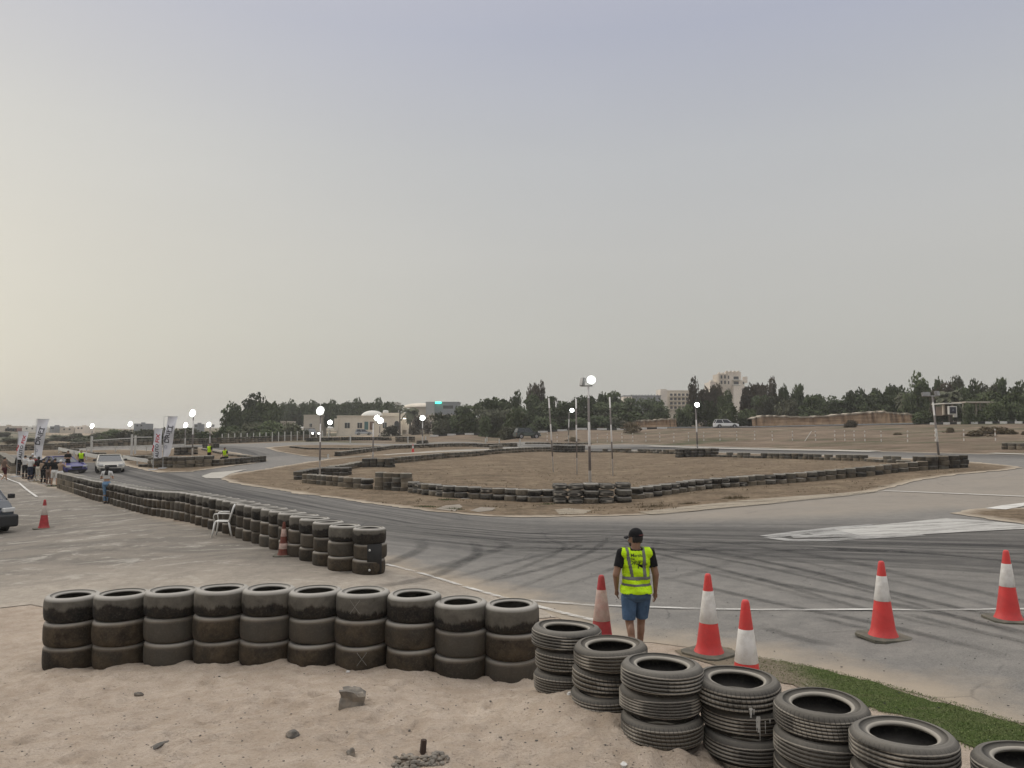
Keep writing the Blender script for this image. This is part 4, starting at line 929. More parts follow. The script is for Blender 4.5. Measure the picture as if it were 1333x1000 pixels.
# spectators in a line behind the barrier
UP = dict(elL=(-.24, .14, 1.30), wrL=(-.10, .30, 1.48), elR=(.24, .14, 1.30), wrR=(.10, .30, 1.48)); REL = {}; CROSS = dict(elL=(-.27, .04, 1.17), wrL=(0.02, .17, 1.2), elR=(.27, .04, 1.17), wrR=(-.02, .19, 1.17))
WALK = dict(ankL=(-.10, .26, .10), kneeL=(-.1, .20, .50), ankR=(.10, -.28, .16), kneeR=(.1, .02, .50), wrL=(-.27, -.12, .95), wrR=(.27, .2, .98)); HIPP = dict(elL=(-.36, -.06, 1.18), wrL=(-.20, .0, 1.02), elR=(.34, -.04, 1.18), wrR=(.19, .02, 1.0)); STAG = dict(ankL=(-.18, .05, .09), ankR=(.16, -.06, .09), kneeL=(-.15, .05, .5), kneeR=(.14, 0, .5))
H0 = ('hair', hairf(), HAIR, .012); T = lambda m: ('shirt', TEE, m, .018); TR = lambda m: ('trousers', TRS, m, .02); SH = lambda m: ('shorts', SHT, m, .026); S0 = ('shoe', SHO, SHOE, .008); S1 = ('shoe', SHO, SHOEB, .008)
grp = 'spectators lined up behind the barrier'
crowd = [
 (5, 627, -20, 1.66, WALK, [T(BRN), SH(MAR), S0, H0], 'person in brown T-shirt and dark red shorts walking alone behind the van', 0),
 (23.5, 620.5, -8, 1.62, REL, [('shirt', TEEL, BLK, .02), TR(BLK), S1, H0], 'person all in black at the far end of the line of spectators', 0),
 (32, 623.5, 15, 1.66, UP, [('shirt', TEEL, WHT, .02), TR(BLK), S1, H0], 'spectator in white long-sleeved shirt holding both arms up, black trousers', 0),
 (39, 626.5, -5, 1.66, CROSS, [('shirt', TEE, WHT, .035), TR(NAVY), S0, H0], 'spectator in loose white T-shirt and dark trousers with arms folded', 0),
 (44.5, 625.5, 10, 1.66, REL, [T(RED), TR(BLK), S0, ('cap', hairf(), WHT, .016)], 'spectator in red T-shirt and white cap', 0),
 (49.5, 626, 5, 1.62, CROSS, [('shirt', TEEL, BLK, .014), TR(CREAM), S0, ('hair', LONGH, HAIR, .022)], 'spectator with long dark hair, black top and cream trousers', 1),
 (56, 630.5, -10, 1.62, STAG, [T(BLK), TR(BLK), S0, H0, ('backpack', lambda nm, t, c: np.char.startswith(nm, 'torso') & (c[:, 1] < -.04) & (c[:, 2] > 1.1) & (c[:, 2] < 1.42) & (np.abs(c[:, 0]) < .14), TAN, .10)], 'spectator in black carrying a tan backpack', 0),
 (63, 632, 0, 1.64, HIPP, [('shirt', TEEL, BLK, .02), TR(BRN), S0, H0], 'spectator in black long-sleeved shirt and patterned brown trousers, elbows out', 0),
 (70.5, 633, 8, 1.68, STAG, [('shirt', TEE, BLK, .032), SH(WHT), S1, H0], 'spectator in wide black T-shirt and white shorts', 0),
 (78, 634, -12, 1.60, UP, [T(TAN), TR(WHT), S0, ('cap', hairf(), WHT, .018)], 'spectator in tan top, white trousers and white cap at the start of the barrier', 1),
 (41.5, 622, 10, 1.74, REL, [T(GRY), TR(BLK), S1, ('cap', hairf(), WHT, .018)], 'spectator in grey T-shirt and white cap behind the others', 0)]
for px, py, rz, ht, ps, of, lb_, fem in crowd:
    person('person', lb_, G(px, py), R(rz), ht, ps, of, None if 'alone' in lb_ else grp, .022, female=bool(fem))
q = AT(92, 57.5); person('person', 'person in black T-shirt standing behind the blue car', q, R(175), 1.72, CROSS, [T(BLK), TR(BLK), S1, H0], None, .022)
vf = lambda nm, t, c: np.char.startswith(nm, 'torso') & (c[:, 2] > .98)
LEAN = dict(ankL=(-.30, .10, .09), kneeL=(-.22, .10, .5), ankR=(.30, -.1, .09), kneeR=(.22, 0, .5))
q = AT(109, 60); person('person', 'marshal in yellow vest and black trousers beside the blue car', q, R(200), 1.58, LEAN, [T(BLK), TR(BLK), S1, H0, ('vest', vf, HIV, .034)], None, .022)
q = AT(275, 60.5); person('person', 'marshal in yellow vest standing behind the tyres of the small island', q, R(150), 1.70, REL, [T(BLK), TR(BLK), S1, H0, ('vest', vf, HIV, .034)], 'marshals behind the island tyres', .022)
q = AT(296, 61); q = (q[0], q[1], q[2] - 0.0)
SIT = dict(hipL=(-.09, -.05, .55), hipR=(.09, -.05, .55), waist=(0, 0, .72), chest=(0, .06, .95), shL=(-.185, .08, 1.06), shR=(.185, .08, 1.06), neck=(0, .10, 1.12), head=(0, .14, 1.25), kneeL=(-.15, .34, .52), kneeR=(.15, .34, .52), ankL=(-.15, .22, .1), ankR=(.15, .22, .1), elL=(-.26, .12, .80), elR=(.26, .12, .80), wrL=(-.15, .32, .68), wrR=(.15, .32, .68))
person('person', 'marshal in yellow vest crouching behind the island tyres', q, R(160), 1.75, SIT, [T(BLK), ('trousers', TRS, BLK, .02), S1, ('hair', lambda nm, t, c: np.char.startswith(nm, 'head') & (c[:, 2] > 1.27), HAIR, .012), ('vest', lambda nm, t, c: np.char.startswith(nm, 'torso'), HIV, .034)], 'marshals behind the island tyres', .022)
# ------------------------------------------------------------ traffic cones
CR = M('cone_red', (.62, .05, .045), .5, .18, 5, .2, dirt=(.30, .05, .045)); CRF = M('cone_red_faded', (.42, .04, .045), .7, .3, 8, .2, dirt=(.16, .07, .05)); CW = M('cone_white', (.66, .64, .60), .45, .15, 8, .2, dirt=(.36, .32, .27))
CWD = M('cone_white_dirty', (.50, .37, .31), .7, .3, 9, .2, dirt=(.42, .17, .14)); CB = M('cone_base_rubber', (.11, .105, .08), .85, .3, 10, .4, dirt=(.2, .17, .12)); CRD = M('cone_red_brown', (.16, .045, .03), .8, .3, 9, .3, dirt=(.08, .05, .03))
def cone(base, rz, label, red, white, s=1., bands=((.49, .80),), group='red and white traffic cones', lean=0., old=False):
    t = empty('traffic_cone', base, rz, label, 'traffic cone', group); t.scale = (s, s, s); t.rotation_euler = (lean, lean * .6, rz)
    b = MB(); c_ = .09; w = .29; P = [(-w + c_, -w), (w - c_, -w), (w, -w + c_), (w, w - c_), (w - c_, w), (-w + c_, w), (-w, w - c_), (-w, -w + c_)]
    b.prism(P, 0.004, .045, 'z'); b.build('base', CB, t, bevel=.008)
    Hc = 1.03; r0, r1 = .168, .036
    def rr(z): q = (z - .045) / (Hc - .045); return r0 + (r1 - r0) * q ** .93 + .022 * max(0, 1 - q * 14)
    cuts = [.045]; 
    for a, d in bands: cuts += [a * Hc, d * Hc]
    prof = [(rr(.045 + (Hc - .03 - .045) * i / 22), .045 + (Hc - .03 - .045) * i / 22) for i in range(23)] + [(.034, Hc - .012), (.024, Hc), (.001, Hc)]
    m = MB(); m.lathe(prof, 28); m.build('cone_body', red, t, smooth=True)
    for a, d in bands:
        m = MB(); m.lathe([(rr(a * Hc) + .001, a * Hc)] + [(rr(z) + .0035, z) for z in (a * Hc + .004, (a + d) / 2 * Hc, d * Hc - .004)] + [(rr(d * Hc) + .001, d * Hc)], 28); m.build('reflective_sleeve', white, t, smooth=True)
    return t
cone(G(923, 852.5), R(38), 'clean red and white traffic cone on the turf edge, just beyond the walking marshal', CR, CW, .99, ((.40, .79),))
q = AT(965, 7.95); cone(q, R(20), 'red and white traffic cone partly hidden behind the grooved tyre stacks', CR, CW, 1.0, ((.40, .72),))
cone(G(1150, 831), R(12), 'bright red and white traffic cone alone on the asphalt on the white line', CR, CW, 1.0, ((.49, .81),))
cone(G(1313, 808.5), R(-6), 'red and white traffic cone at the edge of the frame beyond the others', CR, CW, 1.0, ((.49, .81),))
q = AT(781, 9.95); cone(q, R(30), 'faded red traffic cone with dirty peeling sleeve left of the walking marshal', CRF, CWD, .98, ((.44, .82),))
cone(G(57, 688.5), R(5), 'dull red and white traffic cone on the paddock road beside the van', CRF, M('cone_white_dull', (.5, .44, .38), .6), .93, ((.48, .80),), lean=.02)
cone(G(369, 724), R(8), 'old brown traffic cone with two worn sleeves against the long tyre barrier', CRD, CWD, .72, ((.22, .38), (.58, .80)))
cone(G(537.5, 617 - 27.5), 0, 'tiny distant red and white traffic cone behind the infield wall', CR, CW, .95, ((.49, .81),))
# ------------------------------------------------------------ plastic chair (seen from its side)
PL = M('white_plastic', (.66, .65, .61), .4, .08, 6, .05)
cb = G(291, 698.5); ch = empty('plastic_chair', cb, R(98), 'white plastic garden armchair standing against the long tyre barrier', 'chair'); ch.scale = (.92, .88, .95)
def slab(name, P, th, par):  # grid of points -> thick sheet
    m = MB(); n = len(P); k = len(P[0]); m.add([p for r_ in P for p in r_], [(i * k + j, i * k + j + 1, (i + 1) * k + j + 1, (i + 1) * k + j) for i in range(n - 1) for j in range(k - 1)])
    o = m.build(name, PL, par, smooth=True, fix=False); o.modifiers.new('t', 'SOLIDIFY').thickness = th; return o
slab('seat', [[(-.22 + .44 * j / 6, -.20 + .42 * i / 6, .43 - .018 * math.sin(PI * j / 6) * math.sin(PI * i / 6) + .012 * (i / 6)) for j in range(7)] for i in range(7)], .012, ch)
for k in range(5):
    x = -.17 + .085 * k; m = MB(); m.add([(x - .028 + dx, -.20 - .12 * t_ ** 1.3, .44 + .40 * t_) for t_ in [i / 8 for i in range(9)] for dx in (0, .056)], [(2 * i, 2 * i + 1, 2 * i + 3, 2 * i + 2) for i in range(8)]); o = m.build('back_slat', PL, ch, smooth=True, fix=False); o.modifiers.new('t', 'SOLIDIFY').thickness = .01
m = MB(); m.tube([(-.23, -.20, .42), (-.235, -.26, .62), (-.22, -.315, .80), (-.15, -.335, .875), (0, -.34, .90), (.15, -.335, .875), (.22, -.315, .80), (.235, -.26, .62), (.23, -.20, .42)], .030, 8); m.build('back_frame', PL, ch, smooth=True)
for s in (-1, 1):
    m = MB(); m.tube([(s * .235, -.27, .64), (s * .275, -.12, .655), (s * .285, .08, .66), (s * .275, .21, .64), (s * .25, .24, .58), (s * .235, .22, .43)], [.018, .026, .028, .026, .02, .02], 8, flat=.6); m.build('armrest', PL, ch, smooth=True)
    for y0, y1 in ((.20, .28), (-.19, -.30)):
        m = MB(); m.tube([(s * .22, y0, .43), (s * .245, (y0 + y1) / 2, .2), (s * .265, y1, 0)], [.032, .026, .022], 6); m.build('leg', PL, ch, smooth=True)
# rubber plate bolted to the first stack of the barrier
p0 = lb[0]; fl = empty('rubber_plate', (p0[0], p0[1], Hg(*p0)), 0, 'black rubber plate bolted over the first stack of the long barrier', 'plate')
m = MB(); n_ = 8; ang = [R(-88) + R(52) * i / n_ for i in range(n_ + 1)]; 
m.add([(math.cos(a) * .338, math.sin(a) * .338, z) for z in (.03, .30, .59) for a in ang], [(r_ * (n_ + 1) + i, r_ * (n_ + 1) + i + 1, (r_ + 1) * (n_ + 1) + i + 1, (r_ + 1) * (n_ + 1) + i) for r_ in range(2) for i in range(n_)])
o = m.build('plate', M('plate_rubber', (.02, .019, .017), .8, .3, 5), fl, smooth=True, fix=False); o.modifiers.new('t', 'SOLIDIFY').thickness = .012
for z in (.10, .48): m = MB(); a = R(-80); m.ball((math.cos(a) * .352, math.sin(a) * .352, z), .022, 8); m.build('bolt', M('bolt_metal', (.6, .6, .56), .4), fl, smooth=True)
# ------------------------------------------------------------ vehicles
GLS = M('car_glass', (.018, .022, .026), .08, .1, 3, 0, spec=.8); TYR = M('car_tyre', (.02, .02, .02), .8); RIM = M('car_rim', (.35, .35, .36), .35, .1, 5, 0, .7); TRIM = M('car_trim', (.025, .025, .026), .6)
def paintm(n, c): return M('paint_' + n, c, .32, .05, 2, .02, spec=.6, dirt=tuple(q * .8 + .02 for q in c))
HL = M('headlight_glass', (.6, .6, .58), .15, .1, 5, 0); TL = M('tail_light', (.25, .02, .02), .3)
def vehicle(name, label, loc, rz, L, W, top, cabin, m, wr=.34, wy=None, lit=False, group=None, clear=.2, seat=None, hlz=.7, sleeves=.86, cat='car'):
    """top: (y,z) outline of the lower body from tail to nose; cabin: (y,z) of the glasshouse, widths taper upwards"""
    t = empty(name, loc, rz, label, cat, group); wy = wy or (-L * .3, L * .31)
    ra = wr * 1.17; pl = list(top)
    zf = clear; bot = [(L / 2 - .05, zf)]
    for y in (wy[1], wy[0]): bot += [(y + ra * math.cos(a), max(zf, wr + ra * math.sin(a))) for a in [PI * i / 10 for i in range(11)]]
    bot += [(-L / 2 + .05, zf)]; poly = pl + bot
    b = MB(); b.prism(poly, -W / 2, W / 2, 'x'); b.v = [(x * (1 - .05 * max(0, (z - .6)) / .4 - .10 * max(0, abs(y) / (L / 2) - .78) / .22), y, z) for x, y, z in b.v]
    me = b.mesh('body'); bm = bmesh.new(); bm.from_mesh(me); bmesh.ops.bevel(bm, geom=[e for e in bm.edges if len(e.link_faces) == 2 and e.calc_face_angle(0) > .7], offset=.11 if 'sports' in name else .07, segments=4, affect='EDGES', clamp_overlap=True); bm.to_mesh(me); bm.free(); link('body', me, m, t)
    zb = min(z for _, z in cabin); zt = max(z for _, z in cabin)
    def tw(x, y, z): return (x * (1 - .17 * (z - zb) / (zt - zb)), y, z)
    g_ = MB(); g_.prism(cabin, -W * .455, W * .455, 'x'); g_.v = [tw(*v) for v in g_.v]; g_.build('window_glass', GLS, t, bevel=.02)
    roof = [p for p in cabin if p[1] > zt - .12]; y0, y1 = min(p[0] for p in roof), max(p[0] for p in roof)
    rb_ = MB(); rb_.box((0, (y0 + y1) / 2, zt + .012), (W * .80, y1 - y0 + .1, .05)); rb_.build('roof', m, t, bevel=.02)
    ys = sorted(p[0] for p in cabin); 
    for s in (-1, 1):
        pr = MB()
        lo = [p for p in cabin if p[1] < zb + .05]; lo0, lo1 = min(p[0] for p in lo), max(p[0] for p in lo)
        for a, c_ in ((lo1, y1), (lo0, y0), ((lo0 + lo1) / 2 - .05, (y0 + y1) / 2 - .02)): pr.tube([(s * W * .458, a, zb), (s * W * .458 * .835, c_, zt)], .045, 4)
        pr.build('pillar', m, t)
        mr = MB(); mr.box((s * (W / 2 + .10), lo1 - .12, zb + .1), (.2, .12, .15)); mr.build('mirror', TRIM if seat is None else m, t, bevel=.03)
        h_ = MB(); h_.box((s * W * .36, L / 2 - .07, hlz), (W * .2, .12, .14), rz=-s * .25); h_.build('headlight', HL if not lit else M('headlight_lit', (.9, .9, .85), .2, emit=((1, .96, .88, 1), 30)), t, bevel=.03)
        h_ = MB(); h_.box((s * W * .42, -L / 2 + .05, hlz + .08), (.14, .06, .2)); h_.build('tail_light', TL, t, bevel=.01)
        for y in wy:
            wl = MB(); Mx = Matrix.Translation((s * (W / 2 - .11), y, wr)) @ Matrix.Rotation(PI / 2 * s, 4, 'Y')
            wl.lathe([(wr * .62, -.1), (wr * .93, -.1), (wr, -.07), (wr, .07), (wr * .93, .1), (wr * .62, .1)], 24, closed=True, M=Mx); w_o = wl.build('wheel', TYR, t, smooth=True)
            rm = MB(); rm.lathe([(.001, .07), (wr * .14, .085), (wr * .2, .05), (wr * .55, .06), (wr * .64, .09), (wr * .64, -.09), (.001, -.09)], 20, M=Mx); rm.build('rim', RIM, w_o, smooth=True)
    gr = MB(); gr.box((0, L / 2 - .02, hlz - .08), (W * .42, .06, .16)); gr.box((0, L / 2 - .01, clear + .14), (W * .72, .06, .16)); gr.build('grille', TRIM, t)
    return t
def suv_top(L, zb=.98, hood=.95): return [(-L / 2, .45), (-L / 2 + .02, zb - .05), (-L / 2 + .12, zb), (L * .18, zb), (L * .40, hood - .08), (L / 2 - .03, hood - .24), (L / 2, .42)]
def suv_cab(L, zb=.96, zt=1.62): return [(-L / 2 + .14, zb), (-L / 2 + .42, zt - .04), (-L * .30, zt), (L * .03, zt), (L * .21, zb)]
vehicle('suv', 'white SUV driving along the road in front of the green bushes', (AT(944, 147)[0], 147, ZT((0, 147), 557.3)), R(-92), 4.6, 1.86, suv_top(4.6), suv_cab(4.6), paintm('white', (.78, .78, .76)))
vehicle('suv', 'dark green pickup-like SUV parked before the acacia trees', (AT(686, 128)[0], 128, Hg(*AT(686, 128)[:2])), R(-70), 4.4, 1.85, suv_top(4.4, 1.05, 1.05), suv_cab(4.4, 1.03, 1.75), paintm('dark_green', (.045, .06, .05)), wr=.4, clear=.3)
vehicle('suv', 'silver SUV parked in front of the domed house', (AT(474, 215)[0], 215, ZT((0, 215), 566.5)), R(-70), 4.7, 1.86, suv_top(4.7), suv_cab(4.7), paintm('silver', (.42, .43, .44)))
vehicle('suv', 'dark SUV with lit headlights below the trees left of the houses', (AT(406, 170)[0], 170, ZT((0, 170), 568.5)), R(-140), 4.7, 1.95, suv_top(4.7, 1.1, 1.05), suv_cab(4.7, 1.08, 1.8), paintm('black', (.02, .022, .025)), lit=True, clear=.28, wr=.4)
q = AT(146, 57); cl = 4.3
vehicle('sports_car', 'dusty silver low sports car with black front bumper turning on the track', q, R(180 + 30), cl, 1.82, [(-cl / 2, .45), (-cl / 2 + .05, .82), (-cl * .28, .88), (cl * .14, .84), (cl * .30, .76), (cl * .42, .66), (cl / 2 - .06, .52), (cl / 2, .4)], [(-cl * .40, .84), (-cl * .16, 1.24), (cl * .0, 1.26), (cl * .20, .82)], paintm('dusty_silver', (.36, .34, .29)), clear=.14, hlz=.6)
q = AT(84, 58); cl = 4.3
vehicle('sports_car', 'blue purple sports car stopped on the track behind the barrier', q, R(180 + 58), cl, 1.8, [(-cl / 2, .45), (-cl / 2 + .05, .84), (-cl * .28, .9), (cl * .14, .86), (cl * .30, .78), (cl * .42, .68), (cl / 2 - .06, .54), (cl / 2, .4)], [(-cl * .40, .86), (-cl * .18, 1.26), (cl * .0, 1.28), (cl * .18, .86)], paintm('blue_purple', (.045, .04, .16)), clear=.14, hlz=.6)
# van cut by the frame, facing the camera
vd = 25.2; vx = (-19.5 - 0) ; q = (-16.62 - .0, 25.9, 0); vq = (AT(-47, 25.9)[0], 25.9, h(AT(-47, 25.9)[0], 25.9))
va = math.atan2(vq[0], vq[1]) ; VL = 4.9
van = vehicle('van', 'dark slate-blue van with black plastic bumper, front end entering the frame', vq, PI - va + R(16), VL, 1.9, [(-VL / 2, .45), (-VL / 2 + .03, 1.1), (VL * .28, 1.12), (VL * .41, 1.06), (VL / 2 - .06, .84), (VL / 2, .5)], [(-VL / 2 + .06, 1.08), (-VL / 2 + .14, 1.80), (-VL / 2 + .3, 1.85), (VL * .04, 1.85), (VL * .33, 1.08)], paintm('slate', (.022, .030, .042)), wr=.33, clear=.25, hlz=.80, cat='van')
bp = MB(); bp.box((0, VL / 2 - .12, .46), (1.9, .42, .40)); bp.build('bumper', TRIM, van, bevel=.09, seg=3)
# ------------------------------------------------------------ advertising flags
FLG = M('flag_cloth', (.66, .66, .68), .8, .06, 3, .1); FR = M('flag_red', (.50, .02, .03), .8); FK = M('flag_black', (.02, .02, .03), .8); FN = M('flag_blue', (.10, .10, .22), .8)
GPOLE = M('pole_grey', (.35, .35, .34), .5, .1, 5, .05)
def flag(label, base, ztop, prof, txts, rz=0, hpole=None, side=1):
    """prof: rows (height fraction from top, left, right) in metres; the cloth hangs from a bar at the pole top and bellies in the wind"""
    t = empty('feather_flag', base, rz, label, 'flag', 'white advertising flags'); zt = ztop - base[2]
    m = MB(); m.tube([(0, 0, 0), (0, 0, zt * .6), (side * -.02, 0, zt)], [.028, .022, .012], 8); m.tube([(0, 0, zt), (side * prof[0][2], 0, zt - .02)], .012, 6); m.build('pole', GPOLE, t)
    m = MB(); m.box((0, 0, .05), (.5, .5, .09)); m.build('base', M('flag_base', (.5, .5, .5), .6), t, bevel=.02)
    N, K = 26, 9; zs = [p[0] for p in prof]; 
    def row(z): return np.interp(z, zs, [p[1] for p in prof]), np.interp(z, zs, [p[2] for p in prof])
    def dep(u, z): return .10 * math.sin(u * 3.6 + z * 1.7) * u + .05 * math.sin(z * 3.2 + u * 2)
    def P(u, z): a, b = row(z); return (side * (a + (b - a) * u), dep(u, z), zt - z)
    zl = zs[-1]; m = MB(); m.add([P(j / K, zl * i / N) for i in range(N + 1) for j in range(K + 1)], [(i * (K + 1) + j, i * (K + 1) + j + 1, (i + 1) * (K + 1) + j + 1, (i + 1) * (K + 1) + j) for i in range(N) for j in range(K)])
    c_ = m.build('flag_cloth', FLG, t, smooth=True, fix=False)
    for s, size, u0, z0, mt_, shear, bold in txts:   # lettering runs up the flag
        me = text_mesh(s, size, shear, bold); bm = bmesh.new(); bm.from_mesh(me); bmesh.ops.triangulate(bm, faces=bm.faces); bmesh.ops.subdivide_edges(bm, edges=[e for e in bm.edges if e.calc_length() > .15], cuts=2)
        for v in bm.verts:
            z = z0 - v.co.x; a, b = row(z); wd = b - a; u = u0 + (-v.co.y * side) * side / wd if side > 0 else u0 + v.co.y / wd
            x = a + wd * u; v.co = (side * x, dep(u, z) - .02, zt - z)
        bm.to_mesh(me); bm.free(); me.name = 'lettering'; link('lettering', me, mt_, c_)
    return t
def flag_at(label, px, d, pytop, prof, txts, side=1, pyb=None):
    q = AT(px, d); q = (q[0], q[1], Hg(q[0], q[1])); return flag(label, q, ZT(q, pytop), prof, txts, 0, None, side)
drift = [('DRIFT', .50, .66, 1.25, FK, .1, .007), ('THE', .22, .28, 1.62, FK, .1, .003), ('HOME', .2, .84, .95, FK, .2, .003), ('O', .3, .5, 2.3, FN, .2, -.002)]
fix_ = [('FIX', .42, .80, .62, FR, .15, .010), ('AUTO', .34, .80, 1.5, FK, .15, .007), ('~', .8, .42, 1.2, FR, 0, .004)]
flag_at('tall white drift flag standing behind the spectators', 49.5, 56, 545.5, [(0, .05, .92), (.65, .0, .86), (1.3, -.02, .70), (1.9, -.08, .50), (2.4, -.12, .45), (2.95, -.16, .46)], drift)
flag_at('short white auto repair flag with red lettering at the far left', 26.2, 56, 561.5, [(0, .0, .78), (.6, .0, .74), (1.1, .02, .60), (1.6, .0, .48), (2.05, .02, .40)], fix_)
flag_at('white auto repair flag with red lettering on the small island', 202.5, 56.5, 557.8, [(0, 0, .62), (.8, -.03, .62), (1.6, -.06, .60), (2.14, -.04, .58), (2.18, .0, .50)], [('FIX', .45, .72, .75, FR, .15, .010), ('AUTO', .36, .68, 1.65, FK, .15, .006), ('~', .9, .42, 1.45, FR, 0, .004)])
flag_at('tall white drift flag leaning over the other one on the small island', 215, 57.5, 542, [(0, .28, 1.02), (.8, .16, .90), (1.5, .03, .74), (2.3, -.03, .58), (2.8, -.04, .50), (3.0, .0, .36)], [('DRIFT', .5, .62, 1.35, FK, .1, .006), ('THE', .22, .25, 1.7, FK, .1, .003), ('HOME', .2, .82, 1.0, FK, .2, .003), ('O', .3, .5, 2.3, FN, .2, -.002)])
# ------------------------------------------------------------ floodlight poles and bare poles
def mat_bands(name, a, b, per, duty=.5, off=0.):
    t = NT(name); z = t.xyz(t.coord('Object'))[2]; f = t.math('FRACT', t.math('ADD', t.math('MULTIPLY', z, 1 / per), off)); k = t.math('LESS_THAN', f, duty)
    c = t.mix(k, a, b); c = t.mix(t.math('MULTIPLY', t.ramp(t.noise(t.coord(), 4, 6, .7), [(.5, 0.), (.7, 1.)]), .4), c, (.22, .18, .14)); return t.fin(c, .6)
PB = mat_bands('pole_bands', (.16, .14, .13), (.62, .60, .57), 2.35, .5); PB2 = mat_bands('pole_bands_thin', (.20, .18, .165), (.60, .58, .54), 1.5, .5)
LIT = M('lamp_lens_lit', (1, 1, 1), .3, emit=((.95, 1.0, .93, 1), 45)); GLOWR = M('lamp_glow_ring', (.8, .8, .78), .3, emit=((.95, 1., .92, 1), .75)); LOFF = M('lamp_lens_off', (.3, .3, .29), .3); BOX = M('lamp_housing', (.22, .22, .215), .5, .1, 5, .05)
PG = 'floodlight poles round the track'
def lamp(label, px, d, pybase, pytop, heads, lean=(0, 0), r=.07, pole=PB, band=True):
    q = AT(px, d) if d else G(px, pybase); q = (q[0], q[1], Hg(q[0], q[1])); d = q[1]; zt = ZT(q, pytop) - q[2]
    t = empty('floodlight_pole', q, 0, label, 'floodlight', PG); m = MB(); m.tube([(0, 0, -.05), (lean[0] * zt * .5, 0, zt * .5), (lean[0] * zt, lean[1] * zt, zt)], [r, r * .85, r * .6], 10); m.build('pole', pole, t, smooth=True)
    xs = [hx for hx, *_ in heads]
    if heads:
        a = MB(); a.box((lean[0] * zt + (min(xs) + max(xs)) / 2, lean[1] * zt, zt + .02), (max(xs) - min(xs) + .12, .06, .06)); a.build('cross_arm', GPOLE, t)
    for hx, hz, w_, h_, on, yaw in heads:
        L_ = Matrix.Translation((lean[0] * zt + hx, lean[1] * zt - .05, zt + hz)) @ Matrix.Rotation(yaw, 4, 'Z') @ Matrix.Rotation(R(-12), 4, 'X')
        rd_ = (w_ + h_) * .27
        b = MB(); (b.lathe([(.001, .15), (rd_ * .6, .14), (rd_ * 1.06, .0), (rd_ * 1.06, -.02), (rd_, -.02)], 20, M=Matrix.Rotation(PI / 2, 4, 'X').inverted()) if on else b.box((0, .06, 0), (w_, .14, h_))); b.v = [tuple(L_ @ Vector(v)) for v in b.v]; hd = b.build('floodlight_head', BOX, t, bevel=.02)
        if on: rg_ = MB(); rg_.lathe([(rd_ * .74, -.045), (rd_ * 1.0, -.035)], 24, M=Matrix.Rotation(PI / 2, 4, 'X').inverted()); rg_.v = [tuple(L_ @ Vector(v)) for v in rg_.v]; rg_.build('glow_ring', GLOWR, hd, fix=False); rd_ *= .76  # emissive ring added round the lens to soften the edge of its glare
        b = MB(); (b.lathe([(.001, -.05), (rd_ * .6, -.04), (rd_, -.022)], 20, M=Matrix.Rotation(PI / 2, 4, 'X').inverted()) if on else b.box((0, -.025, 0), (w_ * .88, .02, h_ * .86))); b.v = [tuple(L_ @ Vector(v)) for v in b.v]; b.build('lamp_lens', LIT if on else LOFF, hd)
    return t
lamp('tall floodlight pole in the near corner tyre group, one lit head and one dark', 767.5, 37.5, 0, 503, [(-.32, .22, .26, .42, False, R(-60)), (.14, .30, .46, .42, True, 0)], (-.012, 0), r=.075)
lamp('leaning striped pole with two unlit heads in the corner tyre group', 1220, 44, 0, 516, [(-.36, .12, .44, .26, False, R(-8)), (.30, .16, .28, .3, False, R(25))], (-.075, 0), r=.07, pole=PB2)
lamp('slim lamp pole with one lit head on the group behind the infield', 907, 73.5, 0, 530, [(.12, .2, .5, .45, True, 0)], (-.03, 0), r=.085)
lamp('lamp pole with bright lit head in front of the domed house', 486.5, 60.5, 0, 551, [(0.0, .35, .0001, .0001, False, 0)] and [(.3, .4, .5, .45, True, R(-15))], (0, 0), r=.07)
lamp('tall lamp pole with the brightest head on the left of the infield', 418, 49.5, 0, 541, [(0.0, .3, .62, .5, True, R(-20))], (0, 0), r=.06)
lamp('tall lamp pole on the small dirt island, brightest of its cluster', 252.8, 66, 0, 543, [(-.05, .32, .75, .6, True, R(-25))], (0, 0), r=.07)
lamp('short lamp pole left of the tall one on the small island', 243, 95, 0, 557, [(.05, .32, .75, .65, True, R(-25))], (0, 0), r=.09)
lamp('lamp pole right of the tall one on the small island', 275, 104, 0, 556, [(-.15, .32, .8, .7, True, R(-25)), (.4, .2, .3, .3, False, 0)], (0, 0), r=.09)
lamp('small lamp pole among the far tyre walls before the palm tree', 550.5, 110, 0, 547, [(0, .3, .8, .75, True, 0)], (0, 0), r=.10)
lamp('small lamp pole before the corner of the domed house', 495, 128, 0, 550, [(.1, .3, 1.2, .9, True, 0)], (0, 0), r=.10)
lamp('thin leaning lamp pole among the bare striped poles', 739.5, 112, 0, 537, [(.4, .3, .62, .6, True, 0)], (.03, 0), r=.09)
lamp('distant lit lamp by the beige building behind the trees', 430.5, 150, 0, 552, [(0, .3, 1.0, .9, True, 0)], (0, 0), r=.08)
lamp('distant lamp on the dunes nearest the flags', 171.5, 170, 0, 553, [(0, .2, 1.25, 1.1, True, R(-20))], (0, 0), r=.09)
lamp('farthest left lamp on the dunes', 122, 170, 0, 556, [(0, .2, 1.15, 1.1, True, R(-20))], (0, 0), r=.09)
def bare(label, px, d, pytop, lean):
    q = AT(px, d); q = (q[0], q[1], Hg(q[0], q[1])); zt = ZT(q, pytop) - q[2]; t = empty('striped_pole', q, 0, label, 'pole', 'bare striped poles in the infield')
    m = MB(); m.tube([(0, 0, 0), (lean * zt * .45, 0, zt * .5), (lean * zt, 0, zt)], [.045, .05, .055], 8); m.build('pole', PB, t, smooth=True)
    m = MB(); m.lathe([(.001, .04), (.12, .04), (.16, 0)], 10); m.build('footing', M('footing', (.3, .27, .22), .9), t)
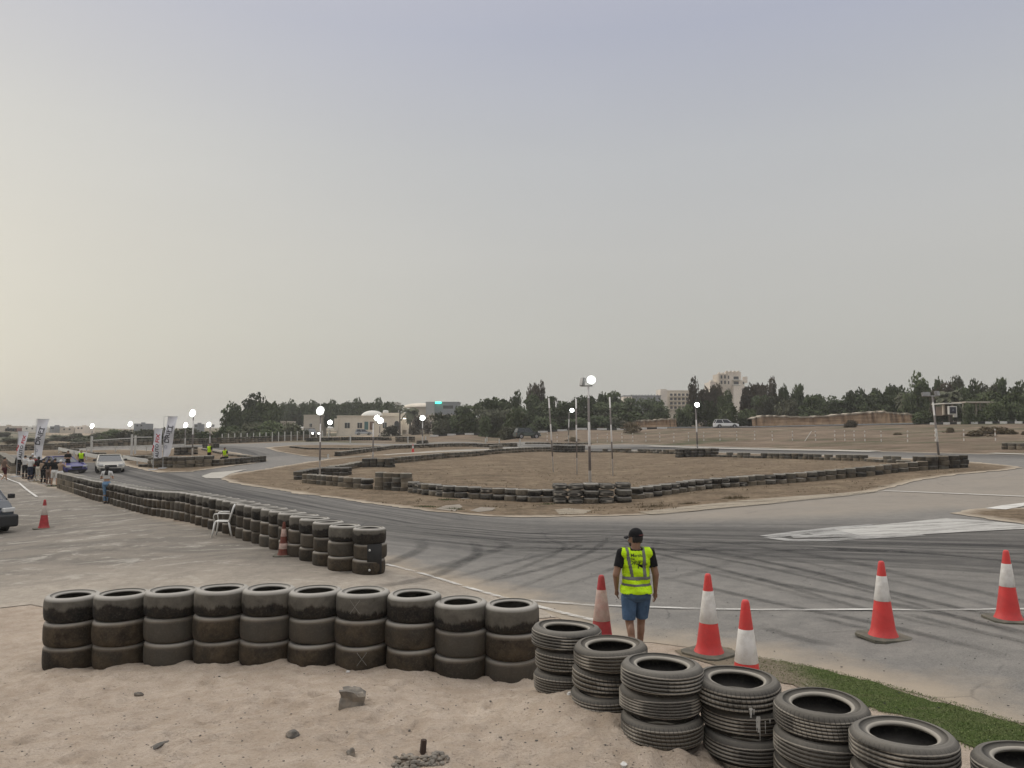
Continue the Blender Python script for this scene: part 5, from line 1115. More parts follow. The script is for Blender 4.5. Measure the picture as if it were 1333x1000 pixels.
bare('striped pole leaning left, leftmost of the three bare infield poles', 720, 56, 518.5, -.06); bare('upright striped pole, middle of the three bare infield poles', 750.5, 55, 519.5, -.008); bare('striped pole, rightmost of the three bare infield poles', 797, 53, 517, -.035)
# ------------------------------------------------------------ fence posts, rails, gantry
PW = mat_bands('post_bands', (.33, .25, .2), (.66, .64, .6), .56, .58, .1); WR = M('white_rail', (.55, .54, .5), .6, .2, 3, .1)
pp = [(809,110),(823,110),(840,110),(858,110),(876,108),(895,108),(915,107),(936,106),(958,105),(981,104),(1004,101),(1030,99),(1060,96),(1085,94),(1098,93),(1110,92),(1124,90),(1145,88),(1179,85),(1215,83.5),(1252,82),(1293,80.5)] + [(712,118),(725,116),(777,113),(790,112)]
pr = empty
for i, (px, d) in enumerate(pp):
    q = AT(px, d); q = (q[0], q[1], Hg(q[0], q[1])); m = MB(); m.tube([(0, 0, -.1), (rt.uniform(-.04, .04), 0, 1.22)], .05, 8); o = m.build('fence_post', PW, loc=q)
    far_ = sorted(p[0] for p in pp).index(px) + 1
    tag(o, 'thin white post, %s from the left in the fence line before the road bank' % ordn(far_), 'post', 'white fence posts before the road bank')
q = AT(1055, 96); m = MB(); m.tube([(q[0] - .9, q[1], Hg(q[0] - .9, q[1])), (q[0] + .1, q[1] + .3, q[2] + 1.2)], .035, 6); tag(m.build('brace_post', WR), 'pale slanting brace leaning on the fence post', 'post')
for i in range(18):  # posts on the far wall at left
    px = 287 + i * 8.2; d = 118; q = AT(px, d); m = MB(); m.box((0, 0, .7), (.12, .12, 1.5)); o = m.build('fence_post', WR, loc=(q[0], d + 1.2, Hg(q[0], d + 1.2)))
    tag(o, 'short white post, %s from the left above the far tyre wall' % ordn(i + 1), 'post', 'white posts above the far tyre wall')
for i, (px, py, hh) in enumerate([(96,598,.8),(632,580,1.),(650,579,.8),(677,583,1.1),(554,577,1.),(531,577,1.),(456,577,1.),(427,598,.5),(634,575,.8)]):
    q = G(px, py); m = MB(); m.box((0, 0, hh / 2), (.16, .16, hh)); tag(m.build('marker_post', WR, loc=(q[0], q[1], Hg(*q[:2]))), 'stubby white marker post, %s from the left among the far walls' % ordn(sorted([96,632,650,677,554,531,456,427,634]).index(px) + 1), 'post', 'stubby white marker posts')
def rail(label, px, z0, w_, m=WR):
    P = [G(*p) for p in px]; t = MB()
    for a, b in zip(P, P[1:]):
        a = Vector((a[0], a[1], Hg(*a[:2]) + z0)); b = Vector((b[0], b[1], Hg(*b[:2]) + z0)); d = b - a; t.box((a + b) / 2, (d.length, .08, w_), rz=math.atan2(d.y, d.x), ry=-math.asin(d.z / d.length))
    o = empty('guard_rail', (0, 0, 0), 0, label, 'guard rail'); t.build('rail', m, o)
    s = MB()
    for a in P: q = MB(); q.box((a[0], a[1] + .07, Hg(*a[:2]) + z0 / 2), (.09, .06, z0)); q.build('post', m, o)
rail('pale low guard rail running from the crowd to the silver car', [(76,591),(92,595),(112,599.5),(134,604)], .55, .32)
rail('pale low guard rail behind the silver car towards the flags', [(160,602.5),(178,606),(198,609.5)], .5, .28)
rail('long thin guard rail across the dirt behind the flags', [(112,590.5),(150,589),(190,588),(240,586)], .6, .22)
ga = [AT(122, 78), AT(174, 78), AT(178.5, 80)]; gt = empty('gantry', ga[0][:2] + (Hg(*ga[0][:2]),), 0, 'white post frame with a low crossbar and net beside the far track', 'frame')
for q, ty in zip(ga, (568, 565.5, 567)):
    z0 = Hg(q[0], q[1]); m = MB(); m.box((q[0] - ga[0][0], q[1] - ga[0][1], (ZT(q, ty) - z0) / 2 + z0 - Hg(*ga[0][:2])), (.16, .16, ZT(q, ty) - z0)); m.build('post', WR, gt)
zz = Hg(*ga[0][:2])
for a_, b_, pa, pb in ((ga[0], ga[1], 573.5, 570.5), (ga[1], AT(200, 80), 569.3, 569.2)):
    m = MB(); A_ = Vector((a_[0], a_[1], ZT(a_, pa))) - Vector((*ga[0][:2], zz)); B_ = Vector((b_[0], b_[1], ZT(b_, pb))) - Vector((*ga[0][:2], zz)); m.tube([A_, B_], .05, 6); m.build('crossbar', WR, gt)
m = MB()
for k in range(14):
    x0 = ga[0][0] + (ga[1][0] - ga[0][0]) * k / 14; 
    m.tube([(x0 - ga[0][0], 0, ZT(ga[0], 573.3 - .2 * k) - zz), (x0 - ga[0][0] + .15, 0, ZT(ga[0], 575.2 - .2 * k) - zz)], .035, 4)
m.build('net', M('net', (.2, .2, .18), .9), gt)
# ------------------------------------------------------------ stones and litter in the foreground
ROCK = M('grey_stone', (.13, .12, .105), .9, .4, 12, .6, dirt=(.28, .22, .16)); CONC = M('concrete_lump', (.21, .19, .16), .95, .4, 9, .7, dirt=(.33, .27, .2)); PAP = M('litter_white', (.62, .6, .56), .9)
def rock(name, label, px, py, s, m, seed, flat=.6, grp_=None, boxy=False):
    q = G(px, py); rs = random.Random(seed); bm = bmesh.new()
    if boxy: bmesh.ops.create_cube(bm, size=1.2); bmesh.ops.subdivide_edges(bm, edges=bm.edges, cuts=3, use_grid_fill=True)
    else: bmesh.ops.create_icosphere(bm, subdivisions=3, radius=.62)
    ph = [rs.uniform(0, 6) for _ in range(6)]
    for v in bm.verts:
        c = v.co; k = 1 + .22 * math.sin(c.x * 4 + ph[0]) * math.cos(c.y * 5 + ph[1]) + .14 * math.sin(c.z * 7 + ph[2] + c.x * 3) + rs.uniform(-.05, .05); v.co = Vector((c.x * s[0] * k, c.y * s[1] * k, c.z * s[2] * k))
    me = bpy.data.meshes.new(name); bm.to_mesh(me); bm.free(); o = link(name, me, m, loc=(q[0], q[1], Hg(*q[:2]) + s[2] * .32)); o.rotation_euler = (rs.uniform(-.2, .2), rs.uniform(-.2, .2), rs.uniform(0, 6) if not boxy else .1)
    tag(o, label, 'stone' if m is not PAP else 'litter', grp_); return o
rock('concrete_block', 'broken grey brown block standing in the sand before the slick stacks', 460, 918, (.17, .12, .15), CONC, 1, boxy=True)
rock('stone', 'small dark stone on the sand before the second slick stack', 180, 903, (.07, .05, .05), ROCK, 2)
rock('stone', 'dark broken stone halfway between the block and the frame edge', 381, 955, (.10, .07, .06), ROCK, 3)
rock('stone', 'pale grey pointed stone below the block', 457, 977, (.055, .05, .06), CONC, 4)
rock('stone', 'flat dark slab half sunk in the sand at lower left', 205, 974, (.16, .05, .02), ROCK, 5)
hp_ = MB(); rs = random.Random(31)
for i in range(150):
    a = rs.uniform(0, 6.28); r_ = rs.random() ** .6 * .2; q = G(549, 988); x, y = q[0] + math.cos(a) * r_ * 1.1, q[1] + math.sin(a) * r_ * .7; s_ = rs.uniform(.006, .022); hp_.ball((x, y, Hg(x, y) + s_ * .3 + .035 * (1 - r_ / .2)), s_, 4, (rs.uniform(.8, 1.5), 1, .7))
tag(hp_.build('rubble', CONC), kind='stuff')
q = G(550, 978); m = MB(); m.tube([(q[0], q[1], Hg(*q[:2]) - .02), (q[0] + .01, q[1], Hg(*q[:2]) + .10)], [.026, .022], 6); tag(m.build('iron_stub', M('rust', (.06, .04, .03), .9)), 'rusty iron stub sticking out of the crumbled concrete', 'stub')
for i, (px, py, lb_) in enumerate([(741, 911, 'crumpled white paper at the foot of the first grooved stack'), (453, 873, 'white scrap at the foot of the seventh slick stack'), (812, 1000, 'small white scrap in the sand at the frame edge')]): rock('paper_scrap', lb_, px, py, (.05, .035, .02), PAP, 20 + i)
pebs = MB(); rs = random.Random(9)
for i in range(700):
    px, py = rs.uniform(-20, 900), rs.uniform(872, 1010); q = G(px, py); s_ = rs.uniform(.002, .008) * (1.8 if rs.random() < .05 else 1); pebs.ball((q[0], q[1], Hg(*q[:2]) + s_ * .2), s_, 4, (rs.uniform(.8, 1.6), 1, .6))
tag(pebs.build('gravel', ROCK), kind='stuff')
pebs = MB()
for i in range(200):
    px, py = rs.uniform(700, 1333), rs.uniform(745, 935); q = G(px, py)
    s_ = rs.uniform(.003, .010); pebs.ball((q[0], q[1], Hg(*q[:2]) + .02), s_, 4, (rs.uniform(.8, 2), 1, .4))
tag(pebs.build('rubber_crumbs', M('rubber_crumb', (.03, .03, .03), .9)), kind='stuff')
# ------------------------------------------------------------ vegetation
def mat_leaf(name, a, b):
    t = NT(name); g_ = t.n('ShaderNodeNewGeometry'); ri = g_.outputs['Random Per Island']; oi = t.n('ShaderNodeObjectInfo').outputs['Random']
    c = t.mix(ri, a, b); c = t.mix(t.ramp(t.noise(t.coord(), .9, 4, .6), [(.35, 0.), (.65, 1.)]), t.mix(1., c, (.70, .72, .66), 'MULTIPLY'), c); c = t.mix(t.math('MULTIPLY', oi, .35), c, tuple(q * .75 for q in a))
    t.fin(c, .75, spec=.2); return t.m
LF = {'dark': mat_leaf('leaf_dark', (.046, .062, .026), (.105, .130, .055)), 'green': mat_leaf('leaf_green', (.060, .080, .034), (.135, .160, .072)), 'olive': mat_leaf('leaf_olive', (.075, .080, .048), (.155, .157, .10)), 'brown': mat_leaf('leaf_brown', (.055, .045, .030), (.12, .095, .065)), 'dry': mat_leaf('leaf_dry', (.11, .085, .05), (.22, .17, .105))}
BARK = M('bark', (.085, .065, .048), .95, .3, 6, .6)
def crown_mesh(kind, seed, n):
    """leaf clusters spread through an uneven crown of unit size (radius 1 wide, 0..1 tall)"""
    rs = random.Random(seed); V = []; Fc = []
    lobes = []
    if kind == 'acacia':
        for _ in range(11): a = rs.uniform(0, 6.28); r_ = rs.uniform(.1, .8); lobes.append((math.cos(a) * r_, math.sin(a) * r_, rs.uniform(.35, .82), rs.uniform(.25, .42), .42)); _ % 2 or lobes.append((math.cos(a + 1) * r_, math.sin(a + 1) * r_, rs.uniform(.06, .35), rs.uniform(.28, .42), .42))
    elif kind == 'dense':
        for _ in range(14): a = rs.uniform(0, 6.28); r_ = rs.uniform(.0, .68); z = rs.uniform(.15, .85); k = 1 - abs(z - .45) * .8; lobes.append((math.cos(a) * r_ * k, math.sin(a) * r_ * k, z, rs.uniform(.22, .38), .60))
    elif kind == 'tall':
        for i in range(13): z = .12 + .80 * i / 12; w_ = .9 * math.sin(PI * min(1, z * .62 + .2)) ; a = rs.uniform(0, 6.28); r_ = rs.uniform(.2, .9) * w_; lobes.append((math.cos(a) * r_, math.sin(a) * r_, z * .93, rs.uniform(.30, .5), .26))
    elif kind == 'conifer':
        for i in range(16): z = i / 15; a = rs.uniform(0, 6.28); w_ = .75 * (1 - z) ** .8; lobes.append((math.cos(a) * w_ * .6, math.sin(a) * w_ * .6, .04 + .92 * z, .10 + .22 * (1 - z), .35))
    else:
        for _ in range(9): a = rs.uniform(0, 6.28); r_ = rs.uniform(.0, .75); lobes.append((math.cos(a) * r_, math.sin(a) * r_, rs.uniform(.1, .55) * (1.2 - r_ * .6), rs.uniform(.25, .4), .75))
    per = n // len(lobes)
    for lx, ly, lz, lr, fz in lobes:
        subs = [(rs.gauss(0, .5), rs.gauss(0, .5), rs.gauss(0, .5)) for _ in range(7)]
        for _ in range(per):
            while True:
                d = Vector((rs.gauss(0, 1), rs.gauss(0, 1), rs.gauss(0, 1)))
                if d.length > .1: break
            d.normalize(); r_ = lr * (rs.random() ** .38) * rs.uniform(.85, 1.12)
            if rs.random() < .35: sb = rs.choice(subs); c = Vector((lx + lr * sb[0] + d.x * lr * .3, ly + lr * sb[1] + d.y * lr * .3, lz + (lr * sb[2] + d.z * lr * .25) * fz))
            else: c = Vector((lx + d.x * r_, ly + d.y * r_, lz + d.z * r_ * fz * 1.5))
            if c.z < .0: c.z = rs.uniform(0, .1)
            s_ = rs.uniform(.035, .075) * (.8 if kind in ('conifer', 'tall') else 1)
            u = Vector((rs.gauss(0, 1), rs.gauss(0, 1), rs.gauss(0, 1))).normalized(); w_ = u.orthogonal().normalized(); b = len(V)
            for a_, b_ in ((-1, -.5), (.2, -.7), (1, .1), (.1, .75)): V.append(c + u * a_ * s_ + w_ * b_ * s_)
            Fc.append((b, b + 1, b + 2, b + 3))
    me = bpy.data.meshes.new('crown'); me.from_pydata([tuple(v) for v in V], [], Fc); me.update(); return me
CM = {}
for kd, n in (('acacia', 3600), ('dense', 4200), ('tall', 3000), ('conifer', 2200), ('bush', 2600)): CM[kd] = [crown_mesh(kd, 100 * len(CM) + i, n) for i in range(3)]
trunks = {}
def trunk_mesh(kd, seed):
    rs = random.Random(seed); m = MB(); tall = kd in ('tall', 'conifer')
    top = .85 if tall else .5; m.tube([(0, 0, -.04), (.02, .01, top * .5), (.01, .03, top)], [.05, .038, .014], 7)
    for k in range(7 if tall else 9):
        a = rs.uniform(0, 6.28); z = rs.uniform(.12, top * .9); e = .35 if tall else .7; m.tube([(.01, .01, z), (math.cos(a) * e * .5, math.sin(a) * e * .5, z + .14), (math.cos(a) * e, math.sin(a) * e, z + .30)], [.022, .014, .004], 5)
    return m.mesh('trunk')
for kd in CM: trunks[kd] = [trunk_mesh(kd, i) for i in range(2)]
tc_ = [0]; _lm = {}
def tree(kind, leaf, px, d, pytop, wpx, label, cat='tree', group='trees along the far road', pyb=None, sink=0.):
    q = AT(px, d); zb = Hg(q[0], q[1]) - sink if pyb is None else ZT(q, pyb); zt = ZT(q, pytop); hh = max(.4, zt - zb); wr = wpx / F * d / 2 * {'acacia': 1.12, 'dense': 1.22, 'tall': 1.5, 'conifer': 1.7, 'bush': 1.15}[kind]
    hh = hh * {'bush': 1.35, 'dense': 1.0}.get(kind, 1.)
    tc_[0] += 1; i = tc_[0]; t = empty({'bush': 'bush', 'conifer': 'conifer_tree', 'tall': 'casuarina_tree', 'acacia': 'acacia_tree', 'dense': 'broadleaf_tree'}[kind], (q[0], q[1], zb), rt.uniform(0, 6.28), label, cat, group)
    me = CM[kind][i % 3]; key = (me.name, leaf)
    if key not in _lm: _lm[key] = me.copy(); _lm[key].materials.clear(); _lm[key].materials.append(LF[leaf])
    c = link('crown', _lm[key], None, t); z0 = .04 if kind not in ('bush',) else -.02; c.location = (0, 0, hh * z0); c.scale = (wr, wr * rt.uniform(.85, 1.1), hh * (1 - z0) * 1.0)
    tr = trunks[kind][i % 2]
    if not tr.materials: tr.materials.append(BARK)
    k = link('trunk' if kind != 'bush' else 'stem', tr, None, t); k.scale = (min(wr, hh) * .9, min(wr, hh) * .9, hh)
    return t
def palm(px, d, pytop, wpx, label, pyb=None, dry=False):
    q = AT(px, d); zb = Hg(q[0], q[1]) if pyb is None else ZT(q, pyb); zt = ZT(q, pytop); hh = zt - zb; r_ = wpx / F * d / 2; t = empty('palm_tree', (q[0], q[1], zb), rt.uniform(0, 6), label, 'palm tree', 'palm trees along the far road')
    m = MB(); hc = hh - r_ * .55; m.tube([(0, 0, 0), (.1, .05, hc * .5), (.05, 0, hc)], [.3, .22, .2], 8); m.build('trunk', BARK, t)
    m = MB(); rs = random.Random(int(px))
    for k in range(46):
        a = rs.uniform(0, 6.28); el = rs.uniform(-.7, 1.35); L = r_ * rs.uniform(.85, 1.1); pts_ = []
        for j in range(8): s_ = j / 7; e_ = el - s_ * 1.25; pts_.append((math.cos(a) * L * s_ * math.cos(el * .6), math.sin(a) * L * s_ * math.cos(el * .6), hc + L * (math.sin(el) * s_ - .62 * s_ * s_)))
        for j in range(7):
            p0_, p1_ = Vector(pts_[j]), Vector(pts_[j + 1]); sd_ = Vector((-math.sin(a), math.cos(a), 0)) * (.10 + .16 * math.sin(PI * (j + .6) / 7.6)) * r_
            for s_ in (-1, 1): dn = Vector((0, 0, -.14 * r_)); b = len(m.v); m.v += [tuple(p0_), tuple(p1_), tuple(p1_ + sd_ * s_ * .9 + dn), tuple(p0_.lerp(p1_, .35) + sd_ * s_ + dn)]; m.f.append((b, b + 1, b + 2, b + 3))
    m.build('crown', LF['olive'], t, fix=False)
import itertools
G1 = 'trees on the rise behind the far tyre wall'
for i, (px, d, ty, w_) in enumerate([(333, 190, 517.5, 66), (316, 186, 524, 48), (352, 186, 522, 50), (303, 182, 538, 40)]): tree('dense', 'dark', px, d, ty, w_, ['rounded tallest tree of the dark clump behind the far tyre wall', 'dark tree at the outer slope of the rounded clump', 'dark tree on the house side of the rounded clump', 'low outermost tree of the rounded clump'][i], group=G1)
for i in range(17):
    px = 362 + i * 9.2; tree('dense', 'dark', px, 258 + rt.uniform(-6, 6), 523.5 + rt.uniform(-2., 2.), 27, 'dark tree, %s from the left in the tall hedgerow behind the houses' % ordn(i + 1), group='hedgerow behind the houses', pyb=556)
for i, (px, d, ty, w_) in enumerate([(298, 140, 559, 56), (326, 142, 554, 62), (352, 140, 554, 58), (378, 138, 555, 52), (268, 140, 564, 50), (240, 150, 562, 48), (216, 152, 561, 40), (195, 165, 561, 36), (150, 165, 562, 40), (166, 160, 563, 36), (392, 139, 560, 30), (310, 136, 564, 50), (345, 136, 563, 50)]): tree('bush', 'olive' if i % 2 else 'green', px, d, ty, w_, 'grey green bush, %s on the slope behind the far tyre wall' % ordn(i + 1), 'bush', 'bushes on the slope behind the far wall', sink=.2)
mid = [(588, 172, 534, 50, 'acacia', 'dark'), (606, 175, 526, 44, 'dense', 'dark'), (632, 170, 517.5, 62, 'acacia', 'dark'), (664, 172, 524, 40, 'acacia', 'dark'), (645, 165, 531, 52, 'acacia', 'olive'), (672, 176, 514, 30, 'dense', 'dark'), (704, 180, 512, 40, 'dense', 'dark'), (693, 185, 498, 24, 'dense', 'brown'), (705, 186, 502, 20, 'dense', 'brown'),
       (720, 176, 524, 44, 'dense', 'green'), (740, 174, 522, 44, 'acacia', 'dark'), (755, 178, 515, 34, 'acacia', 'dark'), (776, 182, 511, 28, 'dense', 'dark'), (797, 184, 508.5, 44, 'dense', 'dark'), (806, 174, 523, 60, 'acacia', 'dark'), (782, 168, 531, 60, 'acacia', 'olive'), (836, 178, 517, 56, 'acacia', 'dark'), (858, 172, 527, 44, 'dense', 'dark'), (690, 158, 535, 50, 'acacia', 'green'), (716, 162, 537, 56, 'acacia', 'dark'), (745, 160, 537, 50, 'acacia', 'dark'), (820, 162, 535, 60, 'acacia', 'dark'), (655, 150, 541, 40, 'acacia', 'olive'), (672, 148, 539, 42, 'bush', 'green'), (612, 156, 541, 50, 'bush', 'dark'), (594, 160, 546, 44, 'bush', 'dark'), (630, 148, 546, 36, 'bush', 'dark'), (852, 160, 540, 40, 'bush', 'dark'), (704, 152, 546, 44, 'bush', 'dark'), (728, 153, 545, 44, 'bush', 'olive'), (752, 153, 545, 44, 'bush', 'dark'), (776, 155, 544, 44, 'bush', 'dark'), (798, 154, 545, 40, 'bush', 'olive'), (578, 158, 548, 34, 'bush', 'olive'), (664, 133, 558, 40, 'bush', 'olive')]
for i, (px, d, ty, w_, kd, lf) in enumerate(mid): tree(kd, lf, px, d, ty, w_, '%s %s, %s from the left in the grove behind the dark SUV' % ({'dark': 'dark green', 'green': 'fresh green', 'olive': 'grey green', 'brown': 'brownish feathery'}[lf], {'acacia': 'spreading acacia', 'dense': 'tree', 'tall': 'tall tree', 'bush': 'bush'}[kd], ordn(sorted([m_[0] for m_ in mid]).index(px) + 1)), 'bush' if kd == 'bush' else 'tree')
palm(721.5, 190, 516, 9, 'thin palm with small crown above the grove, taller of two'); palm(714, 190, 518, 9, 'thin palm with small crown above the grove, shorter of two')
rt_ = [(903, 178, 497, 28, 'dense', 'brown'), (917, 176, 503, 26, 'dense', 'brown'), (934, 178, 499, 26, 'dense', 'brown'), (945, 172, 512, 26, 'dense', 'dark'), (975, 176, 499, 28, 'dense', 'brown'), (989, 180, 498, 26, 'dense', 'brown'), (1003, 182, 497, 28, 'dense', 'brown'), (1020, 178, 500, 22, 'dense', 'dark'), (1038, 178, 499, 22, 'dense', 'dark'), (1054, 170, 513, 34, 'acacia', 'dark'),
       (893, 158, 530, 40, 'bush', 'green'), (920, 158, 527, 52, 'bush', 'green'), (950, 156, 530, 50, 'bush', 'green'), (975, 156, 535, 36, 'bush', 'green'), (1010, 166, 520, 46, 'bush', 'olive'), (1000, 172, 514, 40, 'acacia', 'dark'), (1030, 160, 524, 44, 'bush', 'olive'), (1064, 156, 514, 44, 'dense', 'dark'), (1085, 154, 519, 40, 'dense', 'dark'), (1115, 156, 504.5, 36, 'dense', 'dark'), (1105, 148, 520, 50, 'bush', 'dark'), (1135, 146, 514, 44, 'dense', 'green'), (1150, 148, 501, 34, 'dense', 'dark'), (1168, 146, 501, 36, 'dense', 'dark'),
       (1195, 144, 491, 46, 'dense', 'green'), (1213, 142, 492, 30, 'dense', 'green'), (1180, 140, 512, 44, 'dense', 'green'), (1228, 140, 503, 36, 'dense', 'brown'), (1243, 148, 489, 22, 'tall', 'olive'), (1250, 142, 503, 30, 'dense', 'green'), (1268, 146, 499, 26, 'dense', 'dark'), (1285, 144, 497, 34, 'dense', 'olive'), (1301, 146, 491, 28, 'dense', 'dark'), (1325, 142, 501, 36, 'dense', 'green'), (1303, 126, 508, 54, 'dense', 'green'), (1330, 126, 512, 54, 'dense', 'green'), (1258, 121, 529, 22, 'bush', 'green'), (1292, 120, 526, 40, 'bush', 'green'), (1316, 119, 528, 34, 'bush', 'green'), (1277, 122, 535, 18, 'bush', 'green'), (1204, 128, 537, 34, 'bush', 'green'), (1219, 127, 542, 22, 'bush', 'green'), (1276, 136, 515, 40, 'dense', 'green'), (1155, 138, 526, 50, 'bush', 'olive'), (1095, 140, 529, 56, 'bush', 'dark'), (1050, 142, 531, 52, 'bush', 'dark'), (1238, 137, 516, 34, 'dense', 'dark')]
rt_ = [(px, max(d, 158) if 985 < px < 1192 else d, ty, w_, kd, lf) for px, d, ty, w_, kd, lf in rt_]
for i, (px, d, ty, w_, kd, lf) in enumerate(rt_): tree(kd, lf, px, d, ty, w_, '%s %s, %s from the left in the belt between hotel and gate' % ({'dark': 'dark green', 'green': 'fresh green', 'olive': 'grey green', 'brown': 'brownish feathery'}[lf], {'acacia': 'spreading tree', 'dense': 'leafy tree', 'tall': 'tall tree', 'bush': 'bush', 'conifer': 'conifer'}[kd], ordn(sorted([m_[0] for m_ in rt_]).index(px) + 1)), 'bush' if kd == 'bush' else 'tree')
palm(1179, 150, 509, 30, 'date palm with drooping pale crown on the bank edge'); palm(534, 205, 528, 26, 'date palm beside the domed house'); palm(521, 230, 526, 12, 'small palm crown above the domed house roof'); palm(1235, 134, 506, 34, 'drooping palm above the gate')
tree('bush', 'brown', 545, 190, 545, 30, 'brownish leafless bush beside the date palm', 'bush', 'shrubs before the domed house'); tree('bush', 'olive', 512, 185, 556, 30, 'low grey shrub before the domed house', 'bush', 'shrubs before the domed house'); tree('bush', 'brown', 575, 165, 552, 36, 'low brown shrub beyond the far walls', 'bush', 'shrubs before the domed house')
for i, (px, d, ty, w_, lf) in enumerate([(1290, 95, 557, 52, 'dry'), (1236, 100, 558, 18, 'dry'), (1312, 92, 560, 30, 'dry'), (1270, 90, 564, 40, 'dry'), (1165, 100, 567, 22, 'dry'), (1333, 90, 562, 22, 'dry'), (745, 118, 570, 18, 'dry'), (822, 135, 552, 30, 'dry'), (1105, 128, 548, 22, 'brown')]): tree('bush', lf, px, d, ty, w_, 'dry brown scrub clump, %s among the scrub below the road' % ordn(i + 1), 'bush', 'dry scrub below the road', sink=.15)
# weeds on the verge of the infield
def tuft(px, py, wd, hh, m, label, grp_):
    q = G(px, py); rs = random.Random(int(px * 7)); t = MB()
    for _ in range(240):
        a = rs.uniform(0, 6.28); r_ = wd * rs.random() ** .6; x, y = math.cos(a) * r_, math.sin(a) * r_ * .6; k = hh * rs.uniform(.4, 1) * (1.1 - r_ / wd * .6); z = Hg(q[0] + x, q[1] + y) - Hg(*q[:2]); dx, dy = rs.uniform(-.5, .5) * k, rs.uniform(-.5, .5) * k
        b = len(t.v); t.v += [(x - .012, y, z), (x + .012, y + .01, z), (x + dx, y + dy, z + k)]; t.f.append((b, b + 1, b + 2))
    tag(t.build('weed_tuft', m, loc=(q[0], q[1], Hg(*q[:2])), fix=False), label, 'weeds', grp_)
for i, (px, py, wd, hh, m, lb_) in enumerate([(583, 652, .5, .16, 'green', 'green weed tuft at the foot of the pale tyre wall'), (556, 661, .62, .14, 'green', 'widest green weed tuft beside the concrete slabs'), (591, 664, .42, .14, 'green', 'green weed tuft between the concrete slabs'), (712, 657.5, .5, .12, 'green', 'green weed tuft before the dark corner stacks'), (745, 656.5, .35, .1, 'green', 'small weed tuft under the dark corner stacks'), (852, 661, .75, .2, 'dry', 'brown dry weed tuft on the verge, left of two'), (897, 657, .5, .14, 'dry', 'brown dry weed tuft on the verge, middle of three'), (958, 650, .6, .24, 'dry', 'brown dry weed tuft on the verge, right of two'), (1144, 635, .8, .1, 'dry', 'low dark weed patch near the asphalt edge'), (1137, 618.5, .8, .16, 'green', 'weed patch at the foot of the right tyre wall'), (455, 637.6, .5, .15, 'dry', 'dry tuft at the foot of the four-high group')]): tuft(px, py, wd, hh, LF[m], lb_, 'weeds on the infield verge')
cgr = MB(); rs = random.Random(3)   # dry stubble across the infield
I1w = np.array(gpoly(Z_I1)); c_n = 0
for _ in range(5200):
    px, py = rs.uniform(400, 1250), rs.uniform(592, 672); q = G(px, py) if False else None
    x = rs.uniform(-14, 30); y = rs.uniform(26, 75); 
    if float(sdist(np.array([x]), np.array([y]), I1w)[0]) > -.6: continue
    if float(vnoise(np.array([x]), np.array([y]), .35, 9)[0]) < -.05: continue
    z = Hg(x, y); k = rs.uniform(.03, .11)
    for kk_ in range(3): dx, dy = rs.uniform(-.12, .12), rs.uniform(-.12, .12); b = len(cgr.v); cgr.v += [(x + dx - .03, y + dy, z), (x + dx + .03, y + dy + .02, z), (x + dx * 1.6, y + dy * 1.6, z + k)]; cgr.f.append((b, b + 1, b + 2))
tag(cgr.build('dry_grass', LF['dry'], fix=False), kind='stuff')
for i, (px, d, hh_, w_, lf) in enumerate([(8, 240, 1.3, 30, 'olive'), (14, 175, 1.0, 26, 'olive'), (34, 200, 1.2, 34, 'green'), (75, 210, 1.4, 30, 'olive'), (92, 180, 1.2, 40, 'brown'), (104, 240, 1.6, 26, 'olive'), (118, 190, 1.5, 36, 'green'), (134, 170, 1.6, 40, 'olive'), (140, 230, 2.2, 30, 'green'), (158, 200, 2.0, 34, 'olive'), (182, 210, 2.4, 34, 'green'), (202, 190, 2.2, 36, 'olive'), (226, 200, 2.8, 40, 'green'), (247, 190, 2.6, 40, 'olive'), (60, 150, .8, 26, 'brown'), (25, 145, .8, 24, 'dry'), (110, 150, 1.0, 40, 'olive')]):
    q_ = AT(px, d); zt_ = Hg(q_[0], q_[1]) + hh_; b_ = (zt_ - CAM_Z) / d; py_ = 500 + F * (math.sin(TH) - b_ * math.cos(TH)) / (math.cos(TH) + b_ * math.sin(TH)); tree('bush', lf, px, d, py_, w_, 'low scrub bush on the dunes, %s of those there' % ordn(i + 1), 'bush', 'scrub bushes on the dunes')
